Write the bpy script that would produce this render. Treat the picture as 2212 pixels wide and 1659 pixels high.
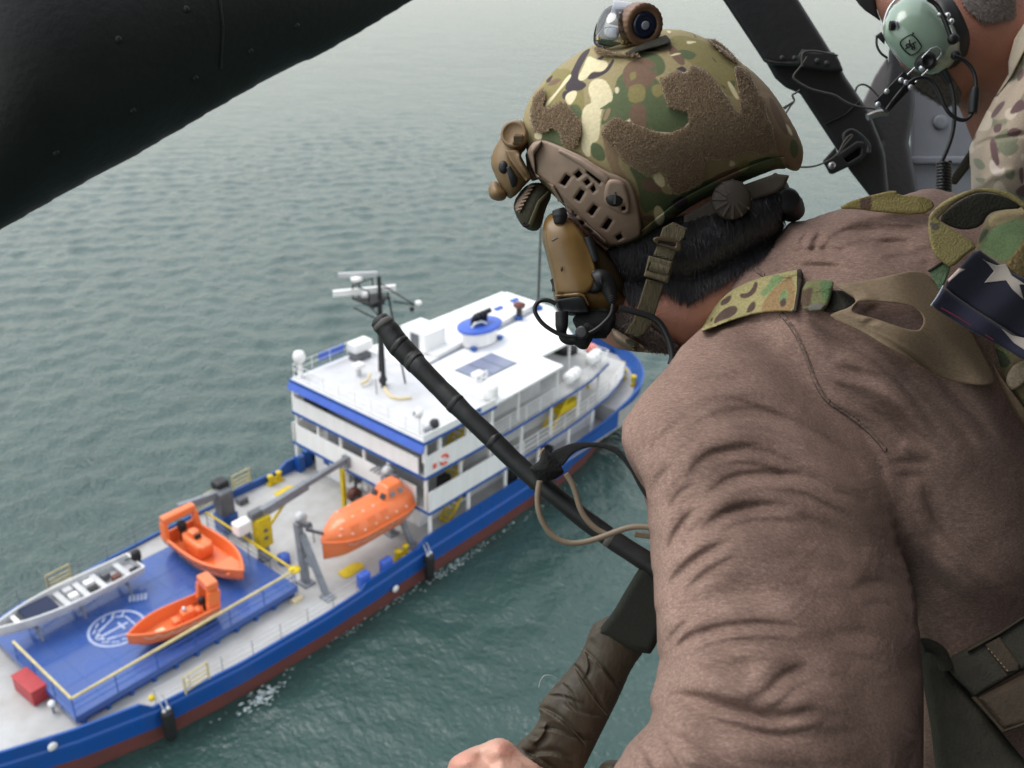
import bpy, bmesh, math, random
import numpy as np
from mathutils import Matrix, Vector

random.seed(7)
np.random.seed(7)
SC = bpy.context.scene
for o in list(bpy.data.objects):
    bpy.data.objects.remove(o)
COL = SC.collection

# ------------------------------------------------------------------ camera
CAM_POS = Vector((-32.159, -38.757, 35.482))
F_PX, PITCH, ROLL, YAW = 3794.18, 0.4640, 0.0234, 0.6939      # focal length in pixels of a 4032 px wide frame
fw = Vector((math.cos(PITCH) * math.cos(YAW), math.cos(PITCH) * math.sin(YAW), -math.sin(PITCH)))
rt = fw.cross(Vector((0, 0, 1))).normalized()
up = rt.cross(fw)
r2 = rt * math.cos(ROLL) + up * math.sin(ROLL)
u2 = up * math.cos(ROLL) - rt * math.sin(ROLL)
cam_data = bpy.data.cameras.new('camera')
cam = bpy.data.objects.new('camera', cam_data)
COL.objects.link(cam)
cam.matrix_world = Matrix(((r2.x, u2.x, -fw.x, CAM_POS.x), (r2.y, u2.y, -fw.y, CAM_POS.y), (r2.z, u2.z, -fw.z, CAM_POS.z), (0, 0, 0, 1)))
cam_data.sensor_width = 36.0
cam_data.lens = 36.0 * F_PX / 4032.0
cam_data.clip_start = 0.05
cam_data.clip_end = 30000
cam_data.dof.use_dof = True
cam_data.dof.focus_distance = 0.93
cam_data.dof.aperture_fstop = 10.5
SC.camera = cam

# ------------------------------------------------------------------ sky, sun, exposure (bright overcast)
SUN_AZ = math.radians(112)       # direction to the sun in the ship's frame, from +X (bow) towards +Y (port)
SUN_EL = math.radians(64)
world = bpy.data.worlds.new('World')
SC.world = world
world.use_nodes = True
wn, wl = world.node_tree.nodes, world.node_tree.links
wn.clear()
sky = wn.new('ShaderNodeTexSky')
sky.sky_type = 'NISHITA'
sky.sun_disc = False
sky.sun_elevation = SUN_EL
sky.sun_rotation = math.radians(90) - SUN_AZ
sky.altitude = 20
sky.air_density = 2.0
sky.dust_density = 1.2
sky.ozone_density = 1.0
hsv = wn.new('ShaderNodeHueSaturation')
hsv.inputs['Saturation'].default_value = 0.30
bg = wn.new('ShaderNodeBackground')
bg.inputs['Strength'].default_value = 0.15
wo = wn.new('ShaderNodeOutputWorld')
wl.new(sky.outputs[0], hsv.inputs['Color'])
wl.new(hsv.outputs[0], bg.inputs[0])
wl.new(bg.outputs[0], wo.inputs[0])
sun_data = bpy.data.lights.new('sun', 'SUN')
sun_data.energy = 0.8
sun_data.angle = math.radians(32)
sun_data.color = (1.0, 0.97, 0.93)
sun = bpy.data.objects.new('sun', sun_data)
COL.objects.link(sun)
sdir = Vector((math.cos(SUN_EL) * math.cos(SUN_AZ), math.cos(SUN_EL) * math.sin(SUN_AZ), math.sin(SUN_EL)))
sun.rotation_euler = sdir.to_track_quat('Z', 'Y').to_euler()
SC.view_settings.view_transform = 'Standard'
SC.view_settings.look = 'None'
SC.view_settings.exposure = 0.85
SC.view_settings.gamma = 1.0
SC.view_settings.use_curve_mapping = False
SC.render.engine = 'CYCLES'
SC.cycles.use_denoising = True
SC.cycles.max_bounces = 8
SC.cycles.transparent_max_bounces = 8

# ------------------------------------------------------------------ materials
MATS = {}
def lin(c):
    return tuple(((v / 255.0) / 12.92 if v / 255.0 <= 0.04045 else ((v / 255.0 + 0.055) / 1.055) ** 2.4) for v in c)

def mat(name, color, rough=0.5, metal=0.0, var=0.0, vscale=30.0, var2=None, bump=0.0, bscale=200.0, spec=0.5, coat=0.0,
        attr=None, stretch=None, trans=0.0, ior=1.45, rvar=0.0, sss=0.0, sheen=0.0, detail=4.0):
    if name in MATS:
        return MATS[name]
    m = bpy.data.materials.new(name)
    m.use_nodes = True
    n, l = m.node_tree.nodes, m.node_tree.links
    b = n['Principled BSDF']
    b.inputs['Roughness'].default_value = rough
    b.inputs['Metallic'].default_value = metal
    b.inputs['Specular IOR Level'].default_value = spec
    b.inputs['IOR'].default_value = ior
    b.inputs['Coat Weight'].default_value = coat
    b.inputs['Coat Roughness'].default_value = 0.08
    b.inputs['Transmission Weight'].default_value = trans
    if sss:
        b.inputs['Subsurface Weight'].default_value = sss
        b.inputs['Subsurface Radius'].default_value = (0.012, 0.005, 0.003)
        b.inputs['Subsurface Scale'].default_value = 0.6
    if sheen:
        b.inputs['Sheen Weight'].default_value = sheen
        b.inputs['Sheen Roughness'].default_value = 0.5
    tc = n.new('ShaderNodeTexCoord')
    src = tc.outputs['Object']
    if stretch:
        mp = n.new('ShaderNodeMapping')
        mp.inputs['Scale'].default_value = stretch
        l.new(src, mp.inputs[0])
        src = mp.outputs[0]
    if attr:
        a = n.new('ShaderNodeVertexColor')
        a.layer_name = attr
        colsock = a.outputs['Color']
    else:
        rgb = n.new('ShaderNodeRGB')
        rgb.outputs[0].default_value = (*color, 1)
        colsock = rgb.outputs[0]
    if var > 0:
        nz = n.new('ShaderNodeTexNoise')
        nz.inputs['Scale'].default_value = vscale
        nz.inputs['Detail'].default_value = detail
        nz.inputs['Roughness'].default_value = 0.6
        l.new(src, nz.inputs['Vector'])
        mr = n.new('ShaderNodeMapRange')
        mr.inputs['From Min'].default_value = 0.3
        mr.inputs['From Max'].default_value = 0.7
        l.new(nz.outputs['Fac'], mr.inputs['Value'])
        if var2 is not None:
            mix = n.new('ShaderNodeMix')
            mix.data_type = 'RGBA'
            mul = n.new('ShaderNodeMath'); mul.operation = 'MULTIPLY'; mul.inputs[1].default_value = var
            l.new(mr.outputs[0], mul.inputs[0])
            l.new(mul.outputs[0], mix.inputs['Factor'])
            l.new(colsock, mix.inputs['A'])
            mix.inputs['B'].default_value = (*var2, 1)
            colsock = mix.outputs['Result']
        else:
            hv = n.new('ShaderNodeHueSaturation')
            mr2 = n.new('ShaderNodeMapRange')
            mr2.inputs['To Min'].default_value = 1 - var
            mr2.inputs['To Max'].default_value = 1 + var
            l.new(mr.outputs[0], mr2.inputs['Value'])
            l.new(mr2.outputs[0], hv.inputs['Value'])
            l.new(colsock, hv.inputs['Color'])
            colsock = hv.outputs[0]
        if rvar:
            mr3 = n.new('ShaderNodeMapRange')
            mr3.inputs['To Min'].default_value = max(0.02, rough - rvar)
            mr3.inputs['To Max'].default_value = min(1, rough + rvar)
            l.new(mr.outputs[0], mr3.inputs['Value'])
            l.new(mr3.outputs[0], b.inputs['Roughness'])
    l.new(colsock, b.inputs['Base Color'])
    if bump > 0:
        bn = n.new('ShaderNodeTexNoise')
        bn.inputs['Scale'].default_value = bscale
        bn.inputs['Detail'].default_value = 3
        l.new(src, bn.inputs['Vector'])
        bp = n.new('ShaderNodeBump')
        bp.inputs['Strength'].default_value = bump
        bp.inputs['Distance'].default_value = 1.0 / bscale
        l.new(bn.outputs['Fac'], bp.inputs['Height'])
        l.new(bp.outputs[0], b.inputs['Normal'])
    MATS[name] = m
    return m

# ------------------------------------------------------------------ object helpers
BASE = {}
def mesh_from(name, V, Fc, smooth=True, auto=None):
    me = bpy.data.meshes.new(name)
    V = np.asarray(V, dtype=np.float32).reshape(-1, 3)
    if isinstance(Fc, np.ndarray) and Fc.ndim == 2:
        nf, k = Fc.shape
        me.vertices.add(len(V)); me.vertices.foreach_set('co', V.ravel())
        me.loops.add(nf * k); me.loops.foreach_set('vertex_index', Fc.astype(np.int32).ravel())
        me.polygons.add(nf)
        me.polygons.foreach_set('loop_start', np.arange(0, nf * k, k, dtype=np.int32))
        me.update(calc_edges=True)
    else:
        me.from_pydata([tuple(map(float, v)) for v in V], [], [tuple(int(i) for i in f) for f in Fc])
        me.update()
    me.polygons.foreach_set('use_smooth', [bool(smooth)] * len(me.polygons))
    return me

def link(name, me, m=None, parent=None):
    o = bpy.data.objects.new(name, me)
    COL.objects.link(o)
    if m is not None:
        me.materials.append(m)
    if parent is not None:
        o.parent = parent
    return o

def tag(o, label=None, cat=None, group=None, kind=None):
    if label: o['label'] = label
    if cat: o['category'] = cat
    if group: o['group'] = group
    if kind: o['kind'] = kind
    return o

def empty(name, loc=(0, 0, 0), rz=0.0, label=None, cat=None, group=None, kind=None):
    o = bpy.data.objects.new(name, None)
    COL.objects.link(o)
    o.location = loc
    o.rotation_euler = (0, 0, rz)
    o.empty_display_size = 0.1
    return tag(o, label, cat, group, kind)

class MB:
    """collects shapes into one mesh"""
    def __init__(s): s.v = []; s.f = []; s.sm = []
    def add(s, V, Fc, smooth=False):
        k = len(s.v)
        s.v += [tuple(map(float, p)) for p in V]
        for f in Fc:
            s.f.append(tuple(int(i) + k for i in f)); s.sm.append(smooth)
        return s
    def box(s, c, size, rz=0.0, M=None, bev=0.0):
        hx, hy, hz = size[0] / 2, size[1] / 2, size[2] / 2
        if bev <= 0:
            V = [(x, y, z) for z in (-hz, hz) for y in (-hy, hy) for x in (-hx, hx)]
            Fc = [(0, 2, 3, 1), (4, 5, 7, 6), (0, 1, 5, 4), (2, 6, 7, 3), (0, 4, 6, 2), (1, 3, 7, 5)]
        else:
            bm = bmesh.new(); bmesh.ops.create_cube(bm, size=1.0)
            for v in bm.verts: v.co = Vector((v.co.x * size[0], v.co.y * size[1], v.co.z * size[2]))
            bmesh.ops.bevel(bm, geom=list(bm.edges), offset=bev, segments=2, affect='EDGES', profile=0.5)
            bm.verts.index_update()
            V = [tuple(v.co) for v in bm.verts]; Fc = [tuple(v.index for v in f.verts) for f in bm.faces]
            bm.free()
        cz, sz = math.cos(rz), math.sin(rz)
        if M is not None:
            V = [tuple(M @ Vector(p)) for p in V]
        else:
            V = [(p[0] * cz - p[1] * sz, p[0] * sz + p[1] * cz, p[2]) for p in V]
        return s.add([(p[0] + c[0], p[1] + c[1], p[2] + c[2]) for p in V], Fc)
    def bar(s, a, b, w, h, upv=(0, 0, 1)):
        """box beam from a to b with width w, height h"""
        a, b = Vector(a), Vector(b); d = b - a; L = d.length
        y = d.normalized(); x = y.cross(Vector(upv))
        if x.length < 1e-5: x = y.cross(Vector((1, 0, 0)))
        x.normalize(); z = x.cross(y)
        M = Matrix((x, y, z)).transposed()
        return s.box(tuple((a + b) / 2), (w, L, h), M=M)
    def tube(s, pts, r, n=8, cap=True, smooth=True, flat=None):
        pts = [Vector(p) for p in pts]
        rr = r if hasattr(r, '__len__') else [r] * len(pts)
        V = []; Fc = []; prev = None
        for i, p in enumerate(pts):
            t = (pts[min(i + 1, len(pts) - 1)] - pts[max(i - 1, 0)])
            if t.length < 1e-9: t = Vector((0, 0, 1))
            t.normalize()
            if prev is None:
                a = Vector((0, 0, 1)) if abs(t.z) < 0.9 else Vector((1, 0, 0))
                x = t.cross(a).normalized()
            else:
                x = (prev - t * prev.dot(t)).normalized()
            prev = x; y = t.cross(x)
            for k in range(n):
                an = 2 * math.pi * k / n
                V.append(p + (x * math.cos(an) + y * math.sin(an)) * rr[i])
        for i in range(len(pts) - 1):
            for k in range(n):
                Fc.append((i * n + k, i * n + (k + 1) % n, (i + 1) * n + (k + 1) % n, (i + 1) * n + k))
        s.add(V, Fc, smooth)
        if cap:
            s.add(V[:n], [tuple(range(n - 1, -1, -1))], False)
            s.add(V[-n:], [tuple(range(n))], False)
        return s
    def cyl(s, a, b, r, r1=None, n=16, smooth=True):
        return s.tube([a, b], [r, r if r1 is None else r1], n=n, smooth=smooth)
    def lathe(s, prof, c=(0, 0, 0), axis=(0, 0, 1), n=24, smooth=True, ribs=0.0, nr=0):
        ax = Vector(axis).normalized()
        a = Vector((0, 0, 1)) if abs(ax.z) < 0.9 else Vector((1, 0, 0))
        x = ax.cross(a).normalized(); y = ax.cross(x); c = Vector(c)
        V = []; Fc = []
        for (r, h) in prof:
            for k in range(n):
                an = 2 * math.pi * k / n
                rr = r * (1 + (ribs * (1 if (k * nr * 2 // n) % 2 else -1) if nr else 0))
                V.append(c + ax * h + (x * math.cos(an) + y * math.sin(an)) * rr)
        for i in range(len(prof) - 1):
            for k in range(n):
                Fc.append((i * n + k, i * n + (k + 1) % n, (i + 1) * n + (k + 1) % n, (i + 1) * n + k))
        Fc.append(tuple(range(n - 1, -1, -1))); m = (len(prof) - 1) * n
        Fc.append(tuple(range(m, m + n)))
        return s.add(V, Fc, smooth)
    def ball(s, c, r, n=12, sc=(1, 1, 1)):
        V = []; Fc = []
        for i in range(n // 2 + 1):
            th = math.pi * i / (n // 2)
            for k in range(n):
                ph = 2 * math.pi * k / n
                V.append((c[0] + r * sc[0] * math.sin(th) * math.cos(ph), c[1] + r * sc[1] * math.sin(th) * math.sin(ph), c[2] + r * sc[2] * math.cos(th)))
        for i in range(n // 2):
            for k in range(n):
                Fc.append((i * n + k, (i + 1) * n + k, (i + 1) * n + (k + 1) % n, i * n + (k + 1) % n))
        return s.add(V, Fc, True)
    def prism(s, poly, z0, z1):
        n = len(poly)
        area = sum(poly[i][0] * poly[(i + 1) % n][1] - poly[(i + 1) % n][0] * poly[i][1] for i in range(n))
        if area < 0: poly = list(reversed(poly))
        V = [(p[0], p[1], z0) for p in poly] + [(p[0], p[1], z1) for p in poly]
        Fc = [tuple(range(n - 1, -1, -1)), tuple(range(n, 2 * n))]
        Fc += [(i, (i + 1) % n, n + (i + 1) % n, n + i) for i in range(n)]
        return s.add(V, Fc)
    def strip(s, A, B, smooth=False):
        n = len(A)
        return s.add(list(A) + list(B), [(i, i + 1, n + i + 1, n + i) for i in range(n - 1)], smooth)
    def build(s, name, m, parent=None, base=None):
        V = s.v
        q = parent
        while base is None and q is not None:
            base = BASE.get(q.name); q = q.parent
        if base is not None: V = [(p[0] - base[0], p[1] - base[1], p[2] - base[2]) for p in V]
        me = bpy.data.meshes.new(name)
        me.from_pydata(V, [], s.f); me.update()
        me.polygons.foreach_set('use_smooth', s.sm)
        return link(name, me, m, parent)

def copy_tree(o, parent=None):
    c = o.copy(); COL.objects.link(c)
    if parent is not None: c.parent = parent
    for ch in list(o.children): copy_tree(ch, c)
    return c

# ------------------------------------------------------------------ modelling of near things: frame of the open door
# local frame: X to the right, Y away from the door sill, Z up; built at real size and distance, then set in the world
DOORM = Matrix(((r2.x, fw.x, u2.x, CAM_POS.x), (r2.y, fw.y, u2.y, CAM_POS.y), (r2.z, fw.z, u2.z, CAM_POS.z), (0, 0, 0, 1)))
F2 = F_PX * 2212.0 / 4032.0
CU, CV = 1106.0, 829.5
REG = {1: (1014.9, 0, .34722), 2: (1097.2, 384.0, .27281), 3: (1645.8, 0, .25595), 4: (1443.9, 384.0, .34722), 5: (1316.6, 822.9, .50384),
       6: (768.0, 603.5, .32242), 7: (932.6, 1042.4, .37169), 8: (1975.0, 384.0, .33054), 9: (932.6, 1426.4, .19841), 10: (1920.1, 1261.8, .23942), 0: (0, 0, 1)}
def g(reg, pts):
    a, b, s = REG[reg]
    return [(a + p[0] * s, b + p[1] * s) for p in pts]
def P(x, y, d):
    return ((x - CU) / F2 * d, d, -(y - CV) / F2 * d)
def G(reg, x, y, d):
    (p,) = g(reg, [(x, y)])
    return P(p[0], p[1], d)
def near(name, base, label, cat, group=None, kind=None):
    o = bpy.data.objects.new(name, None); COL.objects.link(o)
    o.empty_display_size = 0.05
    o.matrix_world = DOORM @ Matrix.Translation(Vector(base))
    BASE[o.name] = base
    return tag(o, label, cat, group, kind)

def polysdf(poly, U, V):
    poly = np.asarray(poly, float)
    D = np.full(U.shape, 1e18); S = np.ones(U.shape, bool)
    n = len(poly)
    for i in range(n):
        a, b = poly[i], poly[(i + 1) % n]
        ex, ey = b - a
        wx, wy = U - a[0], V - a[1]
        t = np.clip((wx * ex + wy * ey) / max(ex * ex + ey * ey, 1e-12), 0, 1)
        dx, dy = wx - ex * t, wy - ey * t
        D = np.minimum(D, dx * dx + dy * dy)
        c1 = V >= a[1]; c2 = V < b[1]; c3 = ex * wy > ey * wx
        S ^= (c1 & c2 & c3) | (~c1 & ~c2 & ~c3)
    return np.where(S, 1, -1) * np.sqrt(D)

def polyline_sd(pts, U, V):
    """signed distance to an open polyline and position 0..1 along it"""
    pts = np.asarray(pts, float)
    seg = np.linalg.norm(np.diff(pts, axis=0), axis=1); cum = np.concatenate([[0], np.cumsum(seg)]); tot = cum[-1]
    D = np.full(U.shape, 1e18); S = np.zeros(U.shape); T = np.zeros(U.shape)
    for i in range(len(pts) - 1):
        a, b = pts[i], pts[i + 1]; ex, ey = b - a
        wx, wy = U - a[0], V - a[1]
        t = np.clip((wx * ex + wy * ey) / max(ex * ex + ey * ey, 1e-12), 0, 1)
        d = np.hypot(wx - ex * t, wy - ey * t)
        m = d < D
        D = np.where(m, d, D); S = np.where(m, np.sign(ex * wy - ey * wx), S); T = np.where(m, (cum[i] + t * seg[i]) / tot, T)
    return D * S, T

def smooth_poly(pts, closed=True, k=2):
    """corner cutting"""
    pts = [np.array(p, float) for p in pts]
    for _ in range(k):
        out = []; n = len(pts)
        for i in range(n if closed else n - 1):
            a, b = pts[i], pts[(i + 1) % n]
            out += [a * .75 + b * .25, a * .25 + b * .75]
        if not closed: out = [pts[0]] + out + [pts[-1]]
        pts = out
    return [tuple(p) for p in pts]

def surfnet(Fv):
    s = Fv < 0
    nx, ny, nz = Fv.shape
    c = np.zeros((nx - 1, ny - 1, nz - 1), np.int8)
    for a in (0, 1):
        for b in (0, 1):
            for d in (0, 1):
                c += s[a:nx - 1 + a, b:ny - 1 + b, d:nz - 1 + d]
    act = (c > 0) & (c < 8)
    cells = np.argwhere(act); idm = np.full(c.shape, -1, np.int64); idm[act] = np.arange(len(cells))
    i, j, k = cells.T
    acc = np.zeros((len(cells), 3)); cnt = np.zeros(len(cells))
    for ax in range(3):
        for p in (0, 1):
            for q in (0, 1):
                o0 = [0, 0, 0]; oth = [x for x in range(3) if x != ax]
                o0[oth[0]] = p; o0[oth[1]] = q
                o1 = list(o0); o1[ax] = 1
                fa = Fv[i + o0[0], j + o0[1], k + o0[2]]; fb = Fv[i + o1[0], j + o1[1], k + o1[2]]
                m = (fa < 0) != (fb < 0)
                t = np.where(m, fa / np.where(m, fa - fb, 1), 0)
                pos = np.tile(np.array(o0, float), (len(cells), 1)); pos[:, ax] += t
                acc[m] += pos[m]; cnt[m] += 1
    vv = cells + acc / np.maximum(cnt, 1)[:, None]
    faces = []
    for ax in range(3):
        oth = [x for x in range(3) if x != ax]
        sl0 = [slice(1, -1)] * 3; sl1 = [slice(1, -1)] * 3
        sl0[ax] = slice(0, -1); sl1[ax] = slice(1, None)
        a = s[tuple(sl0)]; b = s[tuple(sl1)]
        for flip, mk in ((False, a & ~b), (True, ~a & b)):
            e = np.argwhere(mk)
            if not len(e): continue
            e = e.copy()
            for x in oth: e[:, x] += 1
            q = []
            for (p1, p2) in ((-1, -1), (0, -1), (0, 0), (-1, 0)):
                ee = e.copy(); ee[:, oth[0]] += p1; ee[:, oth[1]] += p2
                q.append(idm[ee[:, 0], ee[:, 1], ee[:, 2]])
            q = np.stack(q, 1)
            if flip ^ (ax == 1): q = q[:, ::-1]
            faces.append(q)
    return vv, np.concatenate(faces)

def laplace(V, Fq, it=1, lam=0.5):
    e = np.concatenate([Fq[:, [0, 1]], Fq[:, [1, 2]], Fq[:, [2, 3]], Fq[:, [3, 0]]])
    n = len(V)
    for _ in range(it):
        acc = np.zeros_like(V); cnt = np.zeros(n)
        np.add.at(acc, e[:, 0], V[e[:, 1]]); np.add.at(cnt, e[:, 0], 1)
        np.add.at(acc, e[:, 1], V[e[:, 0]]); np.add.at(cnt, e[:, 1], 1)
        V = V * (1 - lam) + lam * acc / np.maximum(cnt, 1)[:, None]
    return V

def uvd_to_xyz(u, v, d):
    return np.stack([(u - CU) / F2 * d, d, -(v - CV) / F2 * d], 1)

def add_color(me, cols):
    at = me.color_attributes.new('Col', 'FLOAT_COLOR', 'POINT')
    arr = np.ones((len(cols), 4), np.float32); arr[:, :3] = cols
    at.data.foreach_set('color', arr.ravel())

def const(d):
    return lambda U, V: np.full(np.shape(U), float(d))

def plane_depth(p):
    """depth plane through three (x, y, depth) points; inverse depth is linear in the picture of a real plane"""
    A = np.array([[q[0], q[1], 1.0] for q in p]); b = np.array([1.0 / q[2] for q in p])
    c = np.linalg.solve(A, b)
    return lambda U, V: 1.0 / np.clip(c[0] * U + c[1] * V + c[2], .3, 4)

def drape(name, poly, D, m, parent, half=0.002, w0=0.0, rnd=0.0012, step=2.5, holes=(), paint=None, lap=1, smooth=True, wob=None):
    """a plate of real thickness lying on the surface at distance D(u, v)"""
    polys = poly if isinstance(poly[0][0], (tuple, list)) else [poly]
    allp = np.array([p for q in polys for p in q])
    pad = step * 3
    u = np.arange(allp[:, 0].min() - pad, allp[:, 0].max() + pad, step); v = np.arange(allp[:, 1].min() - pad, allp[:, 1].max() + pad, step)
    U, V = np.meshgrid(u, v, indexing='ij')
    S = np.minimum.reduce([polysdf(q, U, V) for q in polys])
    for h in holes: S = np.maximum(S, -polysdf(h, U, V))
    Dm = D(U, V)
    Sm = S * Dm / F2
    ws = max(min(half / 2.5, 0.0015), 0.0005)
    w = np.arange(-half - 3 * ws, half + 3.01 * ws, ws)
    qx = (Sm + rnd)[:, :, None]; qy = (np.abs(w) - half + rnd)[None, None, :]
    Fv = np.hypot(np.maximum(qx, 0), np.maximum(qy, 0)) + np.minimum(np.maximum(qx, qy), 0) - rnd
    vv, fq = surfnet(Fv.astype(np.float32))
    uu = u[0] + vv[:, 0] * step; v2 = v[0] + vv[:, 1] * step; wv = w[0] + vv[:, 2] * ws
    e_ = 1.5
    gx = (D(uu + e_, v2) - D(uu - e_, v2)) / (2 * e_) * F2 / D(uu, v2); gy = (D(uu, v2 + e_) - D(uu, v2 - e_)) / (2 * e_) * F2 / D(uu, v2)
    dd = D(uu, v2) + (w0 + wv) * np.clip(np.sqrt(1 + gx * gx + gy * gy), 1, 3.0)
    if wob is not None: dd = dd + wob(uu, v2)
    X = uvd_to_xyz(uu, v2, dd)
    if lap: X = laplace(X, fq, lap, .4)
    X -= np.array(BASE[parent.name] if parent.name in BASE else BASE[parent.parent.name])
    me = mesh_from(name, X, fq, smooth)
    if paint is not None: add_color(me, paint(uu, v2))
    return link(name, me, m, parent)

class Inflated:
    """a rounded body with the given outline: smooth cushion of half depth T about the surface dc(u, v)"""
    def __init__(s, poly, dc, T, step=4.0, it=None, flat=0.5):
        s.poly = poly; s.dc = dc; s.T = T; s.step = step; s.flat = flat
        a = np.array(poly); pad = step * 4
        s.u = np.arange(a[:, 0].min() - pad, a[:, 0].max() + pad, step); s.v = np.arange(a[:, 1].min() - pad, a[:, 1].max() + pad, step)
        U, V = np.meshgrid(s.u, s.v, indexing='ij')
        S = polysdf(poly, U, V); ins = S < 0
        # coarse to fine relaxation of a membrane
        h = np.maximum(-S, 0) / step
        rmax = h.max()
        h = h * (2 * rmax - np.minimum(h, rmax)) * 0.5
        n = it or int(min(900, max(60, (rmax * 2) ** 1.25)))
        for _ in range(n):
            hp = np.pad(h, 1)
            h = np.where(ins, (hp[2:, 1:-1] + hp[:-2, 1:-1] + hp[1:-1, 2:] + hp[1:-1, :-2] + 1.0) / 4, 0)
        h = h / h.max()
        gl = 1.0 / max(rmax, 1)
        s.h = np.where(ins, h, -np.maximum(S, 0) / step * gl * 1.2)
    def H(s, uu, vv):
        x = np.clip((np.asarray(uu) - s.u[0]) / s.step, 0, len(s.u) - 1.001); y = np.clip((np.asarray(vv) - s.v[0]) / s.step, 0, len(s.v) - 1.001)
        i = x.astype(int); j = y.astype(int); a = x - i; b = y - j
        h = s.h
        return h[i, j] * (1 - a) * (1 - b) + h[i + 1, j] * a * (1 - b) + h[i, j + 1] * (1 - a) * b + h[i + 1, j + 1] * a * b
    def front(s, uu, vv):
        return s.dc(uu, vv) - s.T * np.sqrt(np.maximum(s.H(uu, vv), 0) + 1e-6)
    def mesh(s, name, m, parent, paint=None, fold=None, lap=2, layers=None):
        ws = s.step * float(np.mean(s.dc(s.u, s.u * 0 + s.v.mean()))) / F2 * 1.2
        ws = min(ws, s.T / 5)
        w = np.arange(-s.T * 1.25, s.T * 1.25, ws)
        Fv = (w / s.T)[None, None, :] ** 2 - s.h[:, :, None]
        vv, fq = surfnet(Fv.astype(np.float32))
        uu = s.u[0] + vv[:, 0] * s.step; v2 = s.v[0] + vv[:, 1] * s.step; wv = w[0] + vv[:, 2] * ws
        dd = s.dc(uu, v2) + wv
        if fold is not None: dd = dd - fold(uu, v2) * np.clip(-wv / s.T * 2.5 + .3, 0, 1)
        X = uvd_to_xyz(uu, v2, dd)
        if lap: X = laplace(X, fq, lap, .5)
        X -= np.array(BASE[parent.name] if parent.name in BASE else BASE[parent.parent.name])
        me = mesh_from(name, X, fq, True)
        if paint is not None: add_color(me, paint(uu, v2))
        return link(name, me, m, parent)

def painter(base, layers, soft=1.0):
    """flat print: layers of (colour, polygon) over a base colour"""
    def f(u, v):
        c = np.tile(np.array(lin(base)), (len(u), 1))
        for col, poly in layers:
            a = np.array(poly)
            m = (u > a[:, 0].min() - 3) & (u < a[:, 0].max() + 3) & (v > a[:, 1].min() - 3) & (v < a[:, 1].max() + 3)
            if not m.any(): continue
            k = np.clip(.5 - polysdf(poly, u[m], v[m]) / (2 * soft), 0, 1)[:, None]
            c[m] = c[m] * (1 - k) + np.array(lin(col)) * k
        return c
    return f

def smin(a, b, k):
    h = np.clip(.5 + .5 * (b - a) / k, 0, 1)
    return b * (1 - h) + a * h - k * h * (1 - h)

def capsule(X, Y, Z, a, b, ra, rb):
    a = np.array(a); b = np.array(b); e = b - a
    t = np.clip(((X - a[0]) * e[0] + (Y - a[1]) * e[1] + (Z - a[2]) * e[2]) / max(e @ e, 1e-12), 0, 1)
    return np.sqrt((X - a[0] - e[0] * t) ** 2 + (Y - a[1] - e[1] * t) ** 2 + (Z - a[2] - e[2] * t) ** 2) - (ra + (rb - ra) * t)
# ================================================================== the sea
def axis_coords(lo, hi, c0, c1, s0, gr):
    out = list(np.arange(c0, c1 + s0 * .5, s0))
    s = s0; x = c1
    while x < hi: s *= 1 + gr; x += s; out.append(x)
    s = s0; x = c0
    while x > lo: s *= 1 + gr; x -= s; out.insert(0, x)
    return np.array(out)
sx = axis_coords(-6000, 9000, -34, 70, 0.42, 0.033)
sy = axis_coords(-6000, 9000, -26, 80, 0.42, 0.033)
SX, SY = np.meshgrid(sx, sy, indexing='ij')
SP = np.maximum(np.gradient(sx)[:, None], np.gradient(sy)[None, :])
SZ = np.zeros_like(SX)
rng = np.random.RandomState(5)
wind = math.radians(62)
for i in range(70):
    lam = 1.0 * (4.2 / 1.0) ** rng.rand()
    th = wind + rng.randn() * 1.0
    k = 2 * math.pi / lam
    a = 0.0030 * lam ** 1.0
    SZ += a * np.sin(k * (SX * math.cos(th) + SY * math.sin(th)) + rng.rand() * 6.283) * np.clip(lam / (3 * SP) - .3, 0, 1)
nx, ny = SX.shape
idx = np.arange(nx * ny).reshape(nx, ny)
seaF = np.stack([idx[:-1, :-1], idx[1:, :-1], idx[1:, 1:], idx[:-1, 1:]], -1).reshape(-1, 4)
sea_me = mesh_from('sea', np.stack([SX, SY, SZ], -1).reshape(-1, 3), seaF, True)
sm = bpy.data.materials.new('sea_water'); sm.use_nodes = True
n, l = sm.node_tree.nodes, sm.node_tree.links
b = n['Principled BSDF']
b.inputs['Roughness'].default_value = 0.16
b.inputs['IOR'].default_value = 1.333
b.inputs['Specular IOR Level'].default_value = 0.7
tc = n.new('ShaderNodeTexCoord')
cn = n.new('ShaderNodeTexNoise'); cn.inputs['Scale'].default_value = 0.09; cn.inputs['Detail'].default_value = 6
l.new(tc.outputs['Object'], cn.inputs['Vector'])
mx = n.new('ShaderNodeMix'); mx.data_type = 'RGBA'
l.new(cn.outputs['Fac'], mx.inputs['Factor'])
mx.inputs['A'].default_value = (0.022, 0.050, 0.043, 1)
mx.inputs['B'].default_value = (0.040, 0.080, 0.069, 1)
l.new(mx.outputs['Result'], b.inputs['Base Color'])
prev = None
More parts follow.
